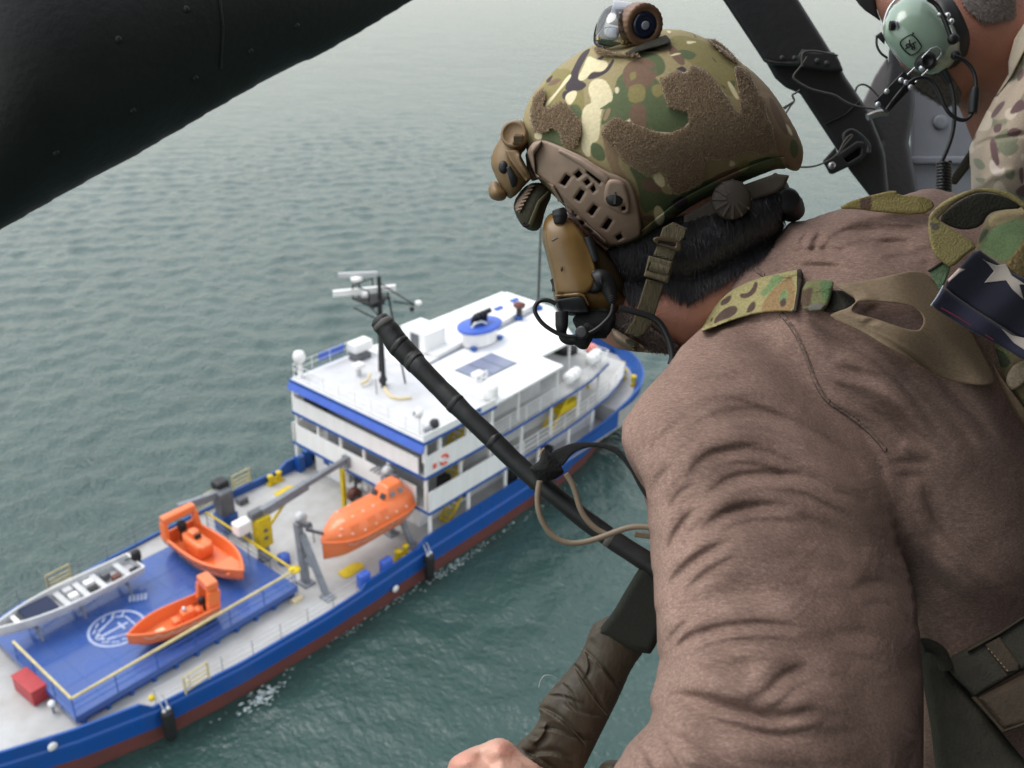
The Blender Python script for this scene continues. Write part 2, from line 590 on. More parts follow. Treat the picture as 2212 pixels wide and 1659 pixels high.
for sc_, dist, det in ((0.11, 0.34, 2.0), (0.36, 0.18, 2.0), (1.2, 0.145, 3.0), (3.2, 0.085, 3.0), (8.0, 0.028, 2.0)):
    nz = n.new('ShaderNodeTexNoise'); nz.inputs['Scale'].default_value = sc_; nz.inputs['Detail'].default_value = det
    nz.inputs['Distortion'].default_value = 0.25
    mp = n.new('ShaderNodeMapping'); mp.inputs['Rotation'].default_value = (0, 0, -wind); mp.inputs['Scale'].default_value = (1.15, 0.85, 1)
    l.new(tc.outputs['Object'], mp.inputs[0]); l.new(mp.outputs[0], nz.inputs['Vector'])
    bp = n.new('ShaderNodeBump'); bp.inputs['Strength'].default_value = 1.0; bp.inputs['Distance'].default_value = dist
    l.new(nz.outputs['Fac'], bp.inputs['Height'])
    if prev: l.new(prev.outputs[0], bp.inputs['Normal'])
    prev = bp
l.new(prev.outputs[0], b.inputs['Normal'])
tag(link('sea', sea_me, sm), 'choppy grey-green sea under an overcast sky', kind='structure')

# ================================================================== ship materials
m_blue = mat('blue_hull_paint', (0.006, 0.078, 0.34), 0.36, var=0.55, vscale=1.6, var2=(0.02, 0.07, 0.24), stretch=(1, 1, .22), rvar=0.1, coat=0.12)
m_blue2 = mat('blue_deck_paint', (0.028, 0.085, 0.32), 0.30, var=0.8, vscale=0.8, var2=(.05, .095, .26), rvar=0.12, coat=0.35, detail=10)
m_visor = mat('blue_visor_paint', (0.05, 0.12, 0.50), 0.45, var=0.1, vscale=1.5)
m_red = mat('red_brown_antifouling', (0.15, 0.048, 0.042), 0.6, var=0.4, vscale=0.8, var2=(0.07, 0.035, 0.03))
m_white = mat('white_ship_paint', (0.86, 0.86, 0.86), 0.42, var=0.6, vscale=1.5, var2=(.70, .67, .62), stretch=(1.6, 1.6, .25), detail=8)
m_roof = mat('white_roof_paint', (0.82, 0.82, 0.82), 0.5, var=0.7, vscale=0.7, var2=(.74, .73, .71), detail=9)
m_grey = mat('light_grey_deck_paint', (0.46, 0.46, 0.455), 0.5, var=0.8, vscale=0.8, var2=(.33, .315, .29), rvar=0.12, detail=10)
m_topdeck = mat('pale_grey_top_deck_paint', (0.62, 0.62, 0.64), 0.5, var=0.8, vscale=0.9, var2=(.48, .47, .46), detail=10)
m_dgrey = mat('dark_grey_paint', (0.10, 0.105, 0.115), 0.5, var=0.2, vscale=2)
m_mgrey = mat('mid_grey_steel_paint', (0.20, 0.215, 0.24), 0.45, var=0.2, vscale=3)
m_house = mat('pale_grey_house_paint', (0.50, 0.50, 0.50), 0.5, var=0.1, vscale=1)
m_yel = mat('yellow_paint', (0.62, 0.45, 0.01), 0.45, var=0.18, vscale=3)
m_pyel = mat('pale_yellow_rail_paint', (0.55, 0.46, 0.22), 0.5, var=0.2, vscale=2)
m_orange = mat('orange_boat_gelcoat', (0.80, 0.17, 0.040), 0.33, var=0.6, vscale=1.6, var2=(.72, .20, .075), coat=0.3, detail=8)
m_black = mat('black_rubber', (0.012, 0.012, 0.013), 0.6, var=0.3, vscale=4)
m_blackp = mat('black_mast_paint', (0.016, 0.016, 0.018), 0.5)
m_glass = mat('dark_window_glass', (0.012, 0.014, 0.018), 0.08)
m_chrome = mat('pale_metal', (0.55, 0.56, 0.58), 0.3, metal=0.7)
m_redbox = mat('red_box_paint', (0.42, 0.045, 0.05), 0.45, var=0.12, vscale=3)
m_cream = mat('cream_hose', (0.66, 0.55, 0.34), 0.6)
m_solar = mat('blue_grey_panel', (0.20, 0.22, 0.30), 0.25, var=0.1, vscale=2)
m_silver = mat('grey_aluminium_boat', (0.50, 0.505, 0.515), 0.45, metal=0.0, var=0.15, vscale=2)
m_cover = mat('navy_canvas_cover', (0.012, 0.02, 0.055), 0.8)
m_whitemark = mat('white_deck_marking', (0.42, 0.47, 0.62), 0.5, var=0.6, vscale=5, var2=(.2, .26, .45))
m_brown = mat('rusty_red_cap', (0.12, 0.04, 0.03), 0.6)
m_orangered = mat('red_orange_buoy', (0.72, 0.09, 0.05), 0.5)

ZD, H1, H2, H3 = 2.10, 4.35, 6.59, 8.84
SX_ = np.array([-27.2, -26.6, -25.5, -23.4, -20.5, -17.4, -13, -8, -4, 0, 6, 12, 16, 18, 20, 21.2, 22.4, 23.6, 24.6, 25.5, 26.3, 26.9, 27.1])
HD_ = np.array([0.0, 1.1, 2.3, 3.55, 4.75, 5.65, 6.25, 6.5, 6.45, 6.3, 6.3, 6.3, 6.28, 6.25, 6.2, 6.05, 5.75, 5.15, 4.35, 3.25, 1.75, .6, 0])
HW_ = np.array([0.0, .9, 2.0, 3.2, 4.5, 5.4, 6.0, 6.2, 6.2, 6.1, 6.1, 5.9, 5.4, 4.9, 4.2, 3.6, 2.9, 2.1, 1.4, .7, .15, .02, 0])
def hd(x): return float(np.interp(x, SX_, HD_))
def zt(x):
    return float(np.interp(x, [-28, -17.9, -17.4, -5.6, -5.2, -1.2, -0.6, 13, 17, 21, 27.1], [2.78, 2.72, 2.28, 2.28, 2.62, 2.62, 2.98, 3.0, 3.35, 4.1, 4.6]))

ship = empty('ship', (0, 0, 0), label='blue-hulled white offshore vessel with orange boats on deck, below the helicopter', cat='ship')

# hull: lofted rings
st = np.unique(np.concatenate([np.linspace(-27.2, -24, 14), np.linspace(-24, 20, 90), [-17.9, -17.4, -5.6, -5.2, -1.2, -.6], np.linspace(20, 27.1, 26)]))
def ring(x, side):
    w, d, t = float(np.interp(x, SX_, HW_)), hd(x), zt(x)
    out = []
    for z, k in ((-1.4, 0.86), (0.0, 1.0), (0.92, None), (1.62, None), (1.70, 'r'), (1.98, 'r'), (2.06, None), (t, None)):
        if isinstance(k, float): y = w * k
        else:
            q = min(1, max(0, z / t)); q = q ** (1.4 if x > 14 else .8)
            y = w + (d - w) * q + (.09 if k == 'r' else 0)
        out.append((x, side * y, z))
    return out
lower, upper = MB(), MB()
for side in (-1, 1):
    R = [ring(x, side) for x in st]
    for i in range(len(st) - 1):
        for k in range(7):
            q = [R[i][k], R[i + 1][k], R[i + 1][k + 1], R[i][k + 1]]
            if side > 0: q = q[::-1]
            (lower if k < 2 else upper).add(q, [(0, 1, 2, 3)], False)
    # cap and inner face of the bulwark
    A = [(x, side * hd(x), zt(x)) for x in st]
    B = [(x, side * max(hd(x) - .14, 0), zt(x)) for x in st]
    Cc = [(x, side * max(hd(x) - .14, 0), ZD - .02) for x in st]
    upper.strip(A, B) if side > 0 else upper.strip(B, A)
    upper.strip(B, Cc) if side > 0 else upper.strip(Cc, B)
hull = upper.build('hull', m_blue, ship)
lower.build('boot_topping', m_red, hull)
for o in (hull,):
    bm = bmesh.new(); bm.from_mesh(o.data); bmesh.ops.remove_doubles(bm, verts=bm.verts, dist=1e-4); bm.to_mesh(o.data); bm.free()

# main deck
st_in = [x for x in st if hd(x) > .3]
poly = [(x, -(hd(x) - .13)) for x in st_in] + [(x, hd(x) - .13) for x in st_in[::-1]]
deck = MB().prism(poly, ZD - .12, ZD).build('main_deck', m_grey, ship)
# raised foredeck
poly = [(x, -(hd(x) - .13)) for x in st_in if x > 19.0] + [(x, hd(x) - .13) for x in st_in[::-1] if x > 19.0]
MB().prism(poly, ZD + .01, 3.35).build('foredeck', m_grey, ship)

def railing(name, pts, h, m, parent, rails=3, gap=1.3, r=.028, toprail=None, rtop=None):
    """posts, each its own piece, under one set of rails"""
    mb = MB(); posts = []
    for a, b_ in zip(pts[:-1], pts[1:]):
        a, b_ = Vector(a), Vector(b_)
        nn = max(1, int(round((b_ - a).length / gap)))
        for k in range(nn + 1):
            q = a.lerp(b_, k / nn)
            if not posts or (posts[-1] - q).length > .05: posts.append(q)
        for k in range(1, rails + 1):
            if k == rails and toprail is not None: continue
            z = Vector((0, 0, h * k / rails))
            mb.cyl(a + z, b_ + z, r, n=6)
    if toprail is not None:
        tp = MB()
        for a, b_ in zip(pts[:-1], pts[1:]):
            z = Vector((0, 0, h)); tp.bar(Vector(a) + z, Vector(b_) + z, rtop or .07, rtop or .07)
        rail = tp.build(name, toprail, parent)
        if rails > 1: mb.build('lower_rail', m, rail)
    else:
        rail = mb.build(name, m, parent)
    pm = None
    for q in posts:
        if pm is None:
            po = MB().cyl((0, 0, 0), (0, 0, h), r * 1.15, n=6).build('post', m, rail); pm = po.data; po.location = q
        else:
            po = bpy.data.objects.new('post', pm); COL.objects.link(po); po.parent = rail; po.location = q
    return rail

# deck-edge railings, starboard and port
pr = [(x, -(hd(x) - .07), zt(x)) for x in np.linspace(-17.2, -5.8, 8)]
railing('deck_railing', pr, .95, m_chrome, ship, 3, 1.6, .02)
pr = [(x, (hd(x) - .07), zt(x)) for x in np.linspace(-20, -6, 9)]
railing('deck_railing', pr, .95, m_mgrey, ship, 3, 1.6, .022)
def gate(x, y, w, rz, h=1.0):
    mb = MB()
    for k in (-1, 1): mb.bar((k * w / 2, 0, 0), (k * w / 2, 0, h), .07, .07)
    for z in (.15, .4, .65, h): mb.bar((-w / 2, 0, z), (w / 2, 0, z), .05, .06)
    o = mb.build('yellow_gate', m_pyel, ship); o.location = (x, y, zt(x)); o.rotation_euler = (0, 0, rz)
for x, y in ((-15.3, -6.0), (-15.9, 5.85), (-3.9, 6.4), (-6.4, 6.42)): gate(x, y, 1.3, 0.05)
for x in (-4.9,): MB().bar((x, 6.4, 2.3), (x, 6.4, 3.5), .1, .1).build('yellow_post', m_pyel, ship)

# ------------------------------------------------------------------ helipad-like raised blue platform
PX0, PX1, PY0, PY1, PZ = -20.23, -7.92, -4.14, 4.0, 2.79
pad = MB().box(((PX0 + PX1) / 2, (PY0 + PY1) / 2, (ZD + .35 + PZ) / 2), (PX1 - PX0, PY1 - PY0, PZ - ZD - .35)).build('blue_platform', m_blue2, ship)
pm = None
for x in np.arange(PX0 + .4, PX1, 1.16):
    for y in (PY0 + .12, PY1 - .12):
        if pm is None: o = MB().box((0, 0, .175), (.16, .16, .35)).build('platform_support', m_blue, pad); pm = o.data
        else: o = bpy.data.objects.new('platform_support', pm); COL.objects.link(o); o.parent = pad
        o.location = (x, y, ZD)
MB().box(((PX0 + PX1) / 2, PY0 + .3, ZD + .16), (PX1 - PX0 - .5, .1, .3)).build('platform_girder', m_blue, pad)
MB().box((PX0 + .3, 0, ZD + .16), (.1, PY1 - PY0 - .5, .3)).build('platform_girder', m_blue, pad)
mb = MB()
for x in np.arange(PX0 + 1.5, PX1 - .5, 1.54): mb.box((x, (PY0 + PY1) / 2, PZ + .0045), (.02, PY1 - PY0 - .1, .004))
for y in (-2.1, 0, 2.0): mb.box(((PX0 + PX1) / 2, y, PZ + .0052), (PX1 - PX0 - .1, .02, .004))
mb.build('plate_seam', m_blue, pad)
railing('platform_railing', [(PX0 + .06, 1.4, PZ), (PX0 + .06, PY0 + .06, PZ), (PX1 - .06, PY0 + .06, PZ)], 1.05, m_blue, ship, 3, 2.0, .022, m_pyel, .10)
railing('platform_railing', [(PX1 - .06, PY0 + .3, PZ), (PX1 - .06, PY1 - .06, PZ)], 1.05, m_mgrey, ship, 3, 2.0, .022, m_yel, .09)
MB().lathe([(.02, 0), (.30, 0), (.32, .05), (.30, .1), (.02, .1)], (PX1 - .02, PY0 + .1, PZ + 1.0), n=16).build('yellow_buoy_disc', m_yel, ship)

# emblem: ring, wreath leaves and anchor as flat painted marking
ex, ey, er = -15.95, -.1, 1.38
mb = MB()
def arcstrip(r0, r1, a0, a1, z, n=40):
    A = [(ex + r0 * math.cos(a0 + (a1 - a0) * i / n), ey + r0 * math.sin(a0 + (a1 - a0) * i / n), z) for i in range(n + 1)]
    B = [(ex + r1 * math.cos(a0 + (a1 - a0) * i / n), ey + r1 * math.sin(a0 + (a1 - a0) * i / n), z) for i in range(n + 1)]
    mb.strip(B, A)
ZE = PZ + .009
arcstrip(er - .14, er, 0, 2 * math.pi, ZE)
def stroke(pts, w, z=ZE):
    for a, b_ in zip(pts[:-1], pts[1:]):
        a, b_ = Vector((*a, 0)), Vector((*b_, 0)); d = (b_ - a).normalized(); q = Vector((-d.y, d.x, 0)) * w / 2
        mb.add([(ex + p.x, ey + p.y, z) for p in (a - q - d * w * .3, b_ - q + d * w * .3, b_ + q + d * w * .3, a + q - d * w * .3)], [(0, 1, 2, 3)])
stroke([(-.85, 0), (.55, 0)], .16, ZE + .002)
stroke([(-.35, .55), (-.8, .38), (-.9, 0), (-.8, -.38), (-.35, -.55)], .15, ZE + .004)
stroke([(.25, -.3), (.25, .3)], .13, ZE + .006)
stroke([(-.35, .55), (.35, .85), (.75, .5), (.75, -.5), (.35, -.85), (-.35, -.55)], .10, ZE + .008)
for s_ in (-1, 1):
    for k in range(6):
        a = math.radians(175 - s_ * 0 - 26 * k) * s_
        cx_, cy_ = math.cos(a) * 1.05, math.sin(a) * 1.05
        stroke([(cx_ - .1, cy_ - .1 * s_), (cx_ + .12, cy_ + .1 * s_)], .1, ZE + .010)
for k in range(5): stroke([(1.5 + .16 * k, 1.35 - .1 * k), (1.75 + .16 * k, 1.75 - .1 * k)], .13, ZE + .012)
mb.build('anchor_emblem', m_whitemark, pad)

# ------------------------------------------------------------------ superstructure decks
def hw1(x): return float(np.interp(x, [0, 8, 14, 19, 22, 24.2], [6.12, 6.08, 5.8, 5.16, 4.3, 3.0]))
def hw2(x): return float(np.interp(x, [0, 8, 16, 19.4], [5.86, 5.84, 5.43, 4.67]))
def outline(fn, x0, x1, n=14):
    xs = np.linspace(x0, x1, n)
    return [(x, -fn(x)) for x in xs] + [(x, fn(x)) for x in xs[::-1]]
def edge_band(o, fn, x0, x1, z, parent, m=m_blue, h=.17, t=.05):
    mb = MB(); xs = np.linspace(x0, x1, 14)
    for s_ in (-1, 1):
        pts = [(x, s_ * (fn(x) + t / 2), z - h / 2) for x in xs]
        for a, b_ in zip(pts[:-1], pts[1:]): mb.bar(a, b_, t, h)
    mb.bar((x0 - t / 2, -fn(x0) - t, z - h / 2), (x0 - t / 2, fn(x0) + t, z - h / 2), t, h)
    return mb.build('blue_edge_band', m, parent)
def bulwark(fn, x0, x1, z0, z1, s_, parent, name='bulwark_panel', m=None):
    mb = MB(); xs = np.linspace(x0, x1, 8)
    for a, b_ in zip(xs[:-1], xs[1:]):
        mb.bar((a, s_ * (fn(a) - .03), (z0 + z1) / 2), (b_, s_ * (fn(b_) - .03), (z0 + z1) / 2), .06, z1 - z0)
    return mb.build(name, m or m_white, parent)
def posts(parent, pts, z0, z1, w=.16, m=None):
    me = None
    for (x, y) in pts:
        if me is None:
            o = MB().box((0, 0, (z0 + z1) / 2), (w, w, z1 - z0)).build('deck_post', m or m_white, parent); me = o.data; o.location = (x, y, 0)
        else:
            o = bpy.data.objects.new('deck_post', me); COL.objects.link(o); o.parent = parent; o.location = (x, y, 0)

# tier 1 deck (over the main deck)
t1 = MB().prism(outline(hw1, 0, 24.2), H1 - .15, H1).build('first_tier_deck', m_grey, ship)
edge_band(t1, hw1, 0, 24.2, H1, t1)
bulwark(hw1, 0.0, 7.0, H1 + .005, H1 + 1.30, -1, t1); bulwark(hw1, 0.0, 2.5, H1 + .005, H1 + 1.30, 1, t1)
mb = MB().box((.03, .35, H1 + .655), (.06, 10.8, 1.30)); mb.build('bulwark_panel', m_white, t1)
posts(t1, [(x, -hw1(x) + .12) for x in (.15, 3.4, 6.8, 10.2, 13.6, 16.8)] + [(.15, y) for y in (6.0,)], ZD, H1 - .16)
railing('tier_railing', [(x, -hw1(x) + .05, H1) for x in (7.05, 10, 13, 16, 19, 22)], 1.0, m_white, t1, 3, 1.3, .025)
railing('tier_railing', [(x, hw1(x) - .05, H1) for x in (2.6, 8, 14, 19, 22)], 1.0, m_white, t1, 3, 1.6, .025)
# tier 2 deck
t2 = MB().prism(outline(hw2, 0, 19.4), H2 - .15, H2).build('second_tier_deck', m_grey, ship)
edge_band(t2, hw2, 0, 19.4, H2, t2)
bulwark(hw2, 0.0, 5.7, H2 + .005, H2 + 1.28, -1, t2); bulwark(hw2, 0, 2.0, H2 + .005, H2 + 1.05, 1, t2)
MB().box((.03, .25, H2 + .53), (.06, 11.1, 1.05)).build('bulwark_panel', m_white, t2)
posts(t2, [(x, -hw2(x) + .12) for x in (.15, 3.0, 5.6, 8.6, 11.8, 15, 18)] + [(.15, y) for y in (5.7, 3.6, 1.5, -.6, -2.7)], H1 + .005, H2 - .16)
railing('tier_railing', [(x, -hw2(x) + .05, H2) for x in (5.8, 9, 12, 15, 17.5, 19.3)] + [(19.3, 2.0, H2)], 1.0, m_white, t2, 4, 1.3, .025)
# top deck with visor
def hw3(x): return 5.84
t3 = MB().prism(outline(hw3, 0, 6.0), H3 - .14, H3).build('top_deck', m_topdeck, ship)
edge_band(t3, hw3, 0, 6.0, H3, t3)
v = MB()
v.add([(-.06, -5.9, H3 - .18), (-.06, 5.9, H3 - .18), (-.26, 5.9, H3 - .60), (-.26, -5.9, H3 - .60)], [(0, 1, 2, 3)])
v.add([(0.0, -5.9, H3 - .2), (0.0, 5.9, H3 - .2), (-.2, 5.9, H3 - .64), (-.2, -5.9, H3 - .64)], [(3, 2, 1, 0)])
v.add([(-.26, -5.9, H3 - .60), (-.26, 5.9, H3 - .60), (-.2, 5.9, H3 - .64), (-.2, -5.9, H3 - .64)], [(0, 1, 2, 3)])
v.build('aft_visor', m_visor, t3)  # paler than the hull blue: sky light on the slope put into the colour
posts(t3, [(x, -5.72) for x in (1.3, 3.6, 5.7)] + [(.12, 5.75), (.1, -5.74)], H2 + .9, H3 - .15, .2)
MB().box((3, -5.80, H3 + .22), (6.0, .06, .44)).build('top_coaming', m_white, t3)
MB().box((.2, 0, H3 + .1), (.06, 11.5, .2)).build('top_coaming', m_white, t3)
railing('top_railing', [(.2, -5.6, H3 + .2), (.2, 5.7, H3 + .2), (6, 5.7, H3 + .2)], .8, m_white, t3, 2, 1.5, .02)
# name board on the top coaming
nb = MB().box((3.9, -5.845, H3 + .24), (1.5, .03, .32)).build('name_board', m_blue, t3)
mb = MB()
for k in range(7): mb.box((3.35 + k * .18, -5.865, H3 + .24), (.11 if k % 3 else .06, .012, .2))
mb.build('name_letters', m_whitemark, nb)

# deck houses inside the tiers, each wall face with windows and doors
def house(x0, x1, y0, y1, z0, z1, m, wins=(), name='deck_house'):
    h_ = MB().box(((x0 + x1) / 2, (y0 + y1) / 2, (z0 + z1) / 2), (x1 - x0, y1 - y0, z1 - z0)).build(name, m, ship)
    for (face, a, zc, w, hh) in wins:
        if face == 'aft': c, s_ = (x0 - .012, a, zc), (.03, w, hh)
        else: c, s_ = (a, y0 - .012, zc), (w, .03, hh)
        MB().box(c, s_).build('window', m_glass, h_)
    return h_
house(.9, 18.5, -4.4, 5.15, ZD + .003, H1 - .16, m_white, [('stb', 4.6, 3.1, .8, 1.5), ('stb', 9.5, 3.2, .6, .6), ('stb', 12.5, 3.2, .6, .6), ('aft', 1.0, 3.0, .75, 1.6)])
house(1.6, 17.0, -4.2, 4.6, H1 + .003, H2 - .16, m_house, [('aft', y, 5.7, .7, .55) for y in (-3, -1.5, 0, 1.5, 3)] + [('stb', x, 5.7, .7, .55) for x in (4, 6, 8.5, 11, 13.5)])
hs = house(.9, 12.4, -4.1, 4.8, H2 + .003, H3 - .16, m_house, [('stb', x, 7.8, .9, .7) for x in (3.2, 5.5, 8, 10)])
# aft bridge window row below the visor
for k in range(9):
    MB().box((.885, 4.6 - k * 1.05, 7.95), (.03, .66, .7)).build('window', m_glass, hs)
MB().box((.45, 3.9, H2 + 1.15), (.5, 2.0, .35)).build('console_box', m_black, t2)

# yellow ladders in the starboard passages
def ladder(x, y, z0, z1, run):
    mb = MB()
    for s_ in (-.35, .35): mb.bar((x, y + s_, z0), (x + run, y + s_, z1), .08, .16)
    for k in range(8):
        t = (k + .5) / 8; mb.box((x + run * t, y, z0 + (z1 - z0) * t), (.22, .7, .04))
    mb.build('yellow_ladder', m_yel, ship)
ladder(2.2, -5.1, ZD, H1 - .2, 1.7); ladder(2.3, -5.0, H1, H2 - .2, 1.7); ladder(12.2, -5.0, H1, H2 - .2, 1.8); ladder(2.8, -4.95, H2, H3 - .2, 1.6)
MB().box((14.2, -5.0, 5.3), (2.2, .5, .5)).build('yellow_locker', m_yel, ship)
for x, y, z in ((8.1, -5.4, 2.75), (2.05, -5.3, 5.1), (12.0, -5.2, 2.7)):
    MB().box((x, y, z), (.7, .5, .9)).build('black_locker', m_black, ship)

# ------------------------------------------------------------------ white awning roof forward of the top deck
rf = MB().prism([(6.02, -5.72), (13.0, -5.45), (13.08, -3.5), (16.9, -3.5), (18.6, -1.2), (20.4, 1.2), (20.4, 5.7), (6.02, 5.75)], H3 - .12, H3 + .03).build('white_roof', m_roof, ship)
MB().prism([(8.2, 1.15), (19.6, 2.1), (19.6, 5.5), (8.2, 5.5)], H3 + .035, H3 + .33).build('raised_roof_panel', m_roof, rf)
MB().prism([(6.1, .75), (19.2, 1.55), (19.2, 1.95), (6.1, 1.1)], H3 + .033, H3 + .045).build('roof_strip', m_mgrey, rf)  # flat grey strip beside the raised panel
rh = MB().box((8.95, 3.2, H3 + .85), (1.9, 2.3, 1.3)).build('roof_hatch_house', m_roof, rf)
MB().box((7.985, 3.0, H3 + .8), (.04, .75, 1.05)).build('doorway', m_dgrey, rh)
posts(rf, [(x, -5.3) for x in (8.7, 12.6)] + [(16.5, -3.3)], H2 + .005, H3 - .13, .13)
# skylight panels
for k in range(3):
    MB().box((8.3 + k * 1.16, -1.95, H3 + .07), (1.08, 2.15, .06)).build('skylight_panel', m_solar, rf)
MB().box((9.45, -1.95, H3 + .045), (3.6, 2.3, .03)).build('skylight_frame', m_mgrey, rf)
mb = MB()
for x in (6.9, 7.4, 7.9): mb.bar((x, -3.4, H3), (x, -3.4, H3 + .8), .06, .06)
mb.bar((6.9, -3.4, H3 + .8), (7.9, -3.4, H3 + .8), .06, .06); mb.bar((6.9, -3.4, H3 + .4), (7.9, -3.4, H3 + .4), .06, .06)
mb.build('roof_guard', m_white, rf)
MB().box((7.6, -2.9, H3 + .5), (.8, .5, .3), bev=.08).build('roof_vent', m_white, rf)
MB().lathe([(.3, 0), (.5, .12), (.52, .75), (.4, .95), (.1, 1.0)], (6.4, -5.0, H3 + .04), n=16).build('white_dome', m_white, rf)
# funnel: oval casing, blue overhanging top, bent black exhaust pipes
def oval(a, b_, n=28): return [(a * math.cos(2 * math.pi * k / n), b_ * math.sin(2 * math.pi * k / n)) for k in range(n)]
fn = MB()
for (z0, z1, a0, b0, a1, b1) in ((0, 1.0, 1.45, .95, 1.4, .92),):
    A = [(x, y, z0) for x, y in oval(a0, b0)]; B = [(x, y, z1) for x, y in oval(a1, b1)]
    nA = len(A); fn.add(A + B, [(i, (i + 1) % nA, nA + (i + 1) % nA, nA + i) for i in range(nA)], True)
funnel = fn.build('funnel', m_white, ship); funnel.location = (12.1, 1.0, H3 + .1)
ft = MB()
rings = [(1.3, .85, .88), (1.75, 1.25, 1.05), (1.78, 1.28, 1.2), (1.6, 1.1, 1.26), (.2, .1, 1.3)]
VV = []; FF = []
for (a, b_, z) in rings: VV += [(x, y, z) for x, y in oval(a, b_)]
for i in range(len(rings) - 1):
    for k in range(28): FF.append((i * 28 + k, i * 28 + (k + 1) % 28, (i + 1) * 28 + (k + 1) % 28, (i + 1) * 28 + k))
ft.add(VV, FF, True).build('funnel_top', m_visor, funnel)
for k in range(4):
    x = -.55 + k * .4
    MB().tube([(x, .1, 1.2), (x, .1, 1.5), (x - .03, .05, 1.75), (x + .02, -.1, 1.98), (x + .1, -.3, 2.1)], [.17, .17, .17, .18, .19], 10).build('exhaust_pipe', m_blackp, funnel)
MB().tube([(-.9, -.1, 1.2), (-.75, -.25, 1.55), (-.3, -.4, 1.62), (.1, -.5, 1.35)], .1, 8).build('silencer_pipe', m_chrome, funnel)
for x in (-1.4, 1.2): MB().box((x, -.75, .1), (.35, .35, .22)).build('funnel_foot', m_blue, funnel)
# roof vent stack and whip antenna
vs = MB().cyl((16.9, 1.55, H3), (16.9, 1.55, H3 + 1.0), .22).build('vent_stack', m_blackp, rf)
MB().lathe([(.1, 0), (.42, .05), (.45, .25), (.2, .38)], (16.9, 1.55, H3 + .95), n=14).build('vent_cap', m_brown, vs)
MB().lathe([(.3, 0), (.3, .25), (.1, .3)], (16.9, 1.55, H3 + .05), n=14).build('vent_foot', m_blue, vs)
for p_ in ((18.8, 3.6), (16.8, 3.4)): MB().box((*p_, H3 + .4), (.7, .3, .15)).build('blue_fitting', m_visor, rf)
MB().tube([(19.3, 1.75, H3), (19.3, 1.75, 13.5), (19.3, 1.75, 18.4)], [.09, .075, .05], 8).build('whip_antenna', m_blackp, ship)
MB().box((19.3, 1.75, H3 + .15), (.5, .5, .3)).build('antenna_foot', m_blue, ship)

# ------------------------------------------------------------------ mast
mast = MB().tube([(3.12, .76, H3), (3.12, .76, 16.0)], [.16, .11], 10).build('mast', m_blackp, ship)
mb = MB()
mb.cyl((4.5, 2.6, H3), (3.75, 1.5, 15.6), .10, n=8); mb.cyl((4.4, .2, H3), (3.5, .5, 15.0), .06, n=8)
for k in range(14):
    z = 12.4 + k * .24; t = (z - H3) / 6.8
    mb.cyl((3.12, .76, z), (4.5 - .75 * t, 2.6 - 1.1 * t, z + (.2 if k % 2 else -.2)), .045, n=6)
mb.build('mast_leg', m_blackp, mast)
mb = MB(); mb.box((2.95, 1.3, 14.55), (1.7, 1.5, .08)); mb.box((3.4, 1.6, 14.2), (.9, .9, .5))
for a, b_ in (((2.15, 2.0, 14.6), (2.15, 2.0, 15.4)), ((2.15, .6, 14.6), (2.15, .6, 15.4)), ((3.7, 2.0, 14.6), (3.7, 2.0, 15.4)), ((2.15, 2.0, 15.4), (3.7, 2.0, 15.4)), ((2.15, .6, 15.4), (2.15, 2.0, 15.4)), ((2.15, 2.0, 14.0), (3.12, .76, 13.2)), ((3.9, .5, 14.3), (4.9, -.3, 14.0)), ((4.9, -.3, 14.0), (3.12, .76, 15.6)), ((2.15, .6, 14.5), (3.1, .76, 13.4))):
    mb.cyl(a, b_, .045, n=6)
mb.build('mast_platform', m_blackp, mast)
sc1 = MB().bar((1.2, 2.62, 14.98), (4.35, .72, 14.98), .26, .34).build('radar_scanner', m_white, mast)
MB().lathe([(.26, 0), (.3, .25), (.2, .4)], (2.78, 1.66, 14.58), n=14).build('scanner_motor', m_white, sc1)
sc2 = MB().bar((2.25, 3.35, 15.65), (4.0, 1.9, 15.65), .2, .24).build('radar_scanner', m_house, mast)
MB().lathe([(.1, 0), (.34, .06), (.36, .24), (.1, .3)], (2.95, 2.55, 15.28), n=14).build('scanner_motor', m_white, sc2)
MB().cyl((3.1, 2.2, 14.6), (2.95, 2.5, 15.3), .05, n=6).build('scanner_bracket', m_blackp, sc2)
MB().lathe([(.1, 0), (.2, .05), (.2, .22), (.1, .26)], (5.05, -.45, 14.0), n=12).build('mast_light', m_white, mast)
MB().ball((4.75, -.2, 13.75), .16).build('mast_horn', m_blackp, mast)
MB().ball((3.3, 1.0, 9.2), .3, sc=(1, .7, 1)).build('mast_foot_box', m_blackp, mast)

# top deck fittings
for (x, y) in ((.6, 5.55),):
    q = MB().lathe([(.3, 0), (.16, .1), (.13, .9), (.2, 1.0), (.34, 1.1), (.4, 1.4), (.3, 1.7), (.05, 1.8)], (x, y, H3), n=16).build('satellite_dome', m_white, ship)
q = MB().cyl((.45, -5.05, H3), (.45, -5.05, H3 + 1.2), .05, n=8).build('searchlight', m_white, ship)
MB().lathe([(.1, -.2), (.27, -.16), (.32, .12), (.28, .2), (.06, .22)], (.45, -5.05, H3 + 1.38), axis=(-.6, .55, .3), n=16).build('lamp_head', m_white, q)
MB().lathe([(.02, 0), (.2, 0), (.2, .03), (.02, .03)], (.36, -4.92, H3 + 1.30), axis=(-1, -.6, -.3), n=14).build('lamp_glass', m_dgrey, q)
MB().bar((2.2, 5.72, H3 + .75), (4.3, 5.72, H3 + .75), .05, .55).build('blue_dodger', m_visor, ship)
mb = MB().box((5.2, 5.2, H3 + .75), (1.5, .9, .7), bev=.12)
lk = mb.build('white_locker', m_white, ship)
MB().box((4.9, 4.9, H3 + .2), (1.2, .8, .38)).build('locker_stand', m_dgrey, lk)
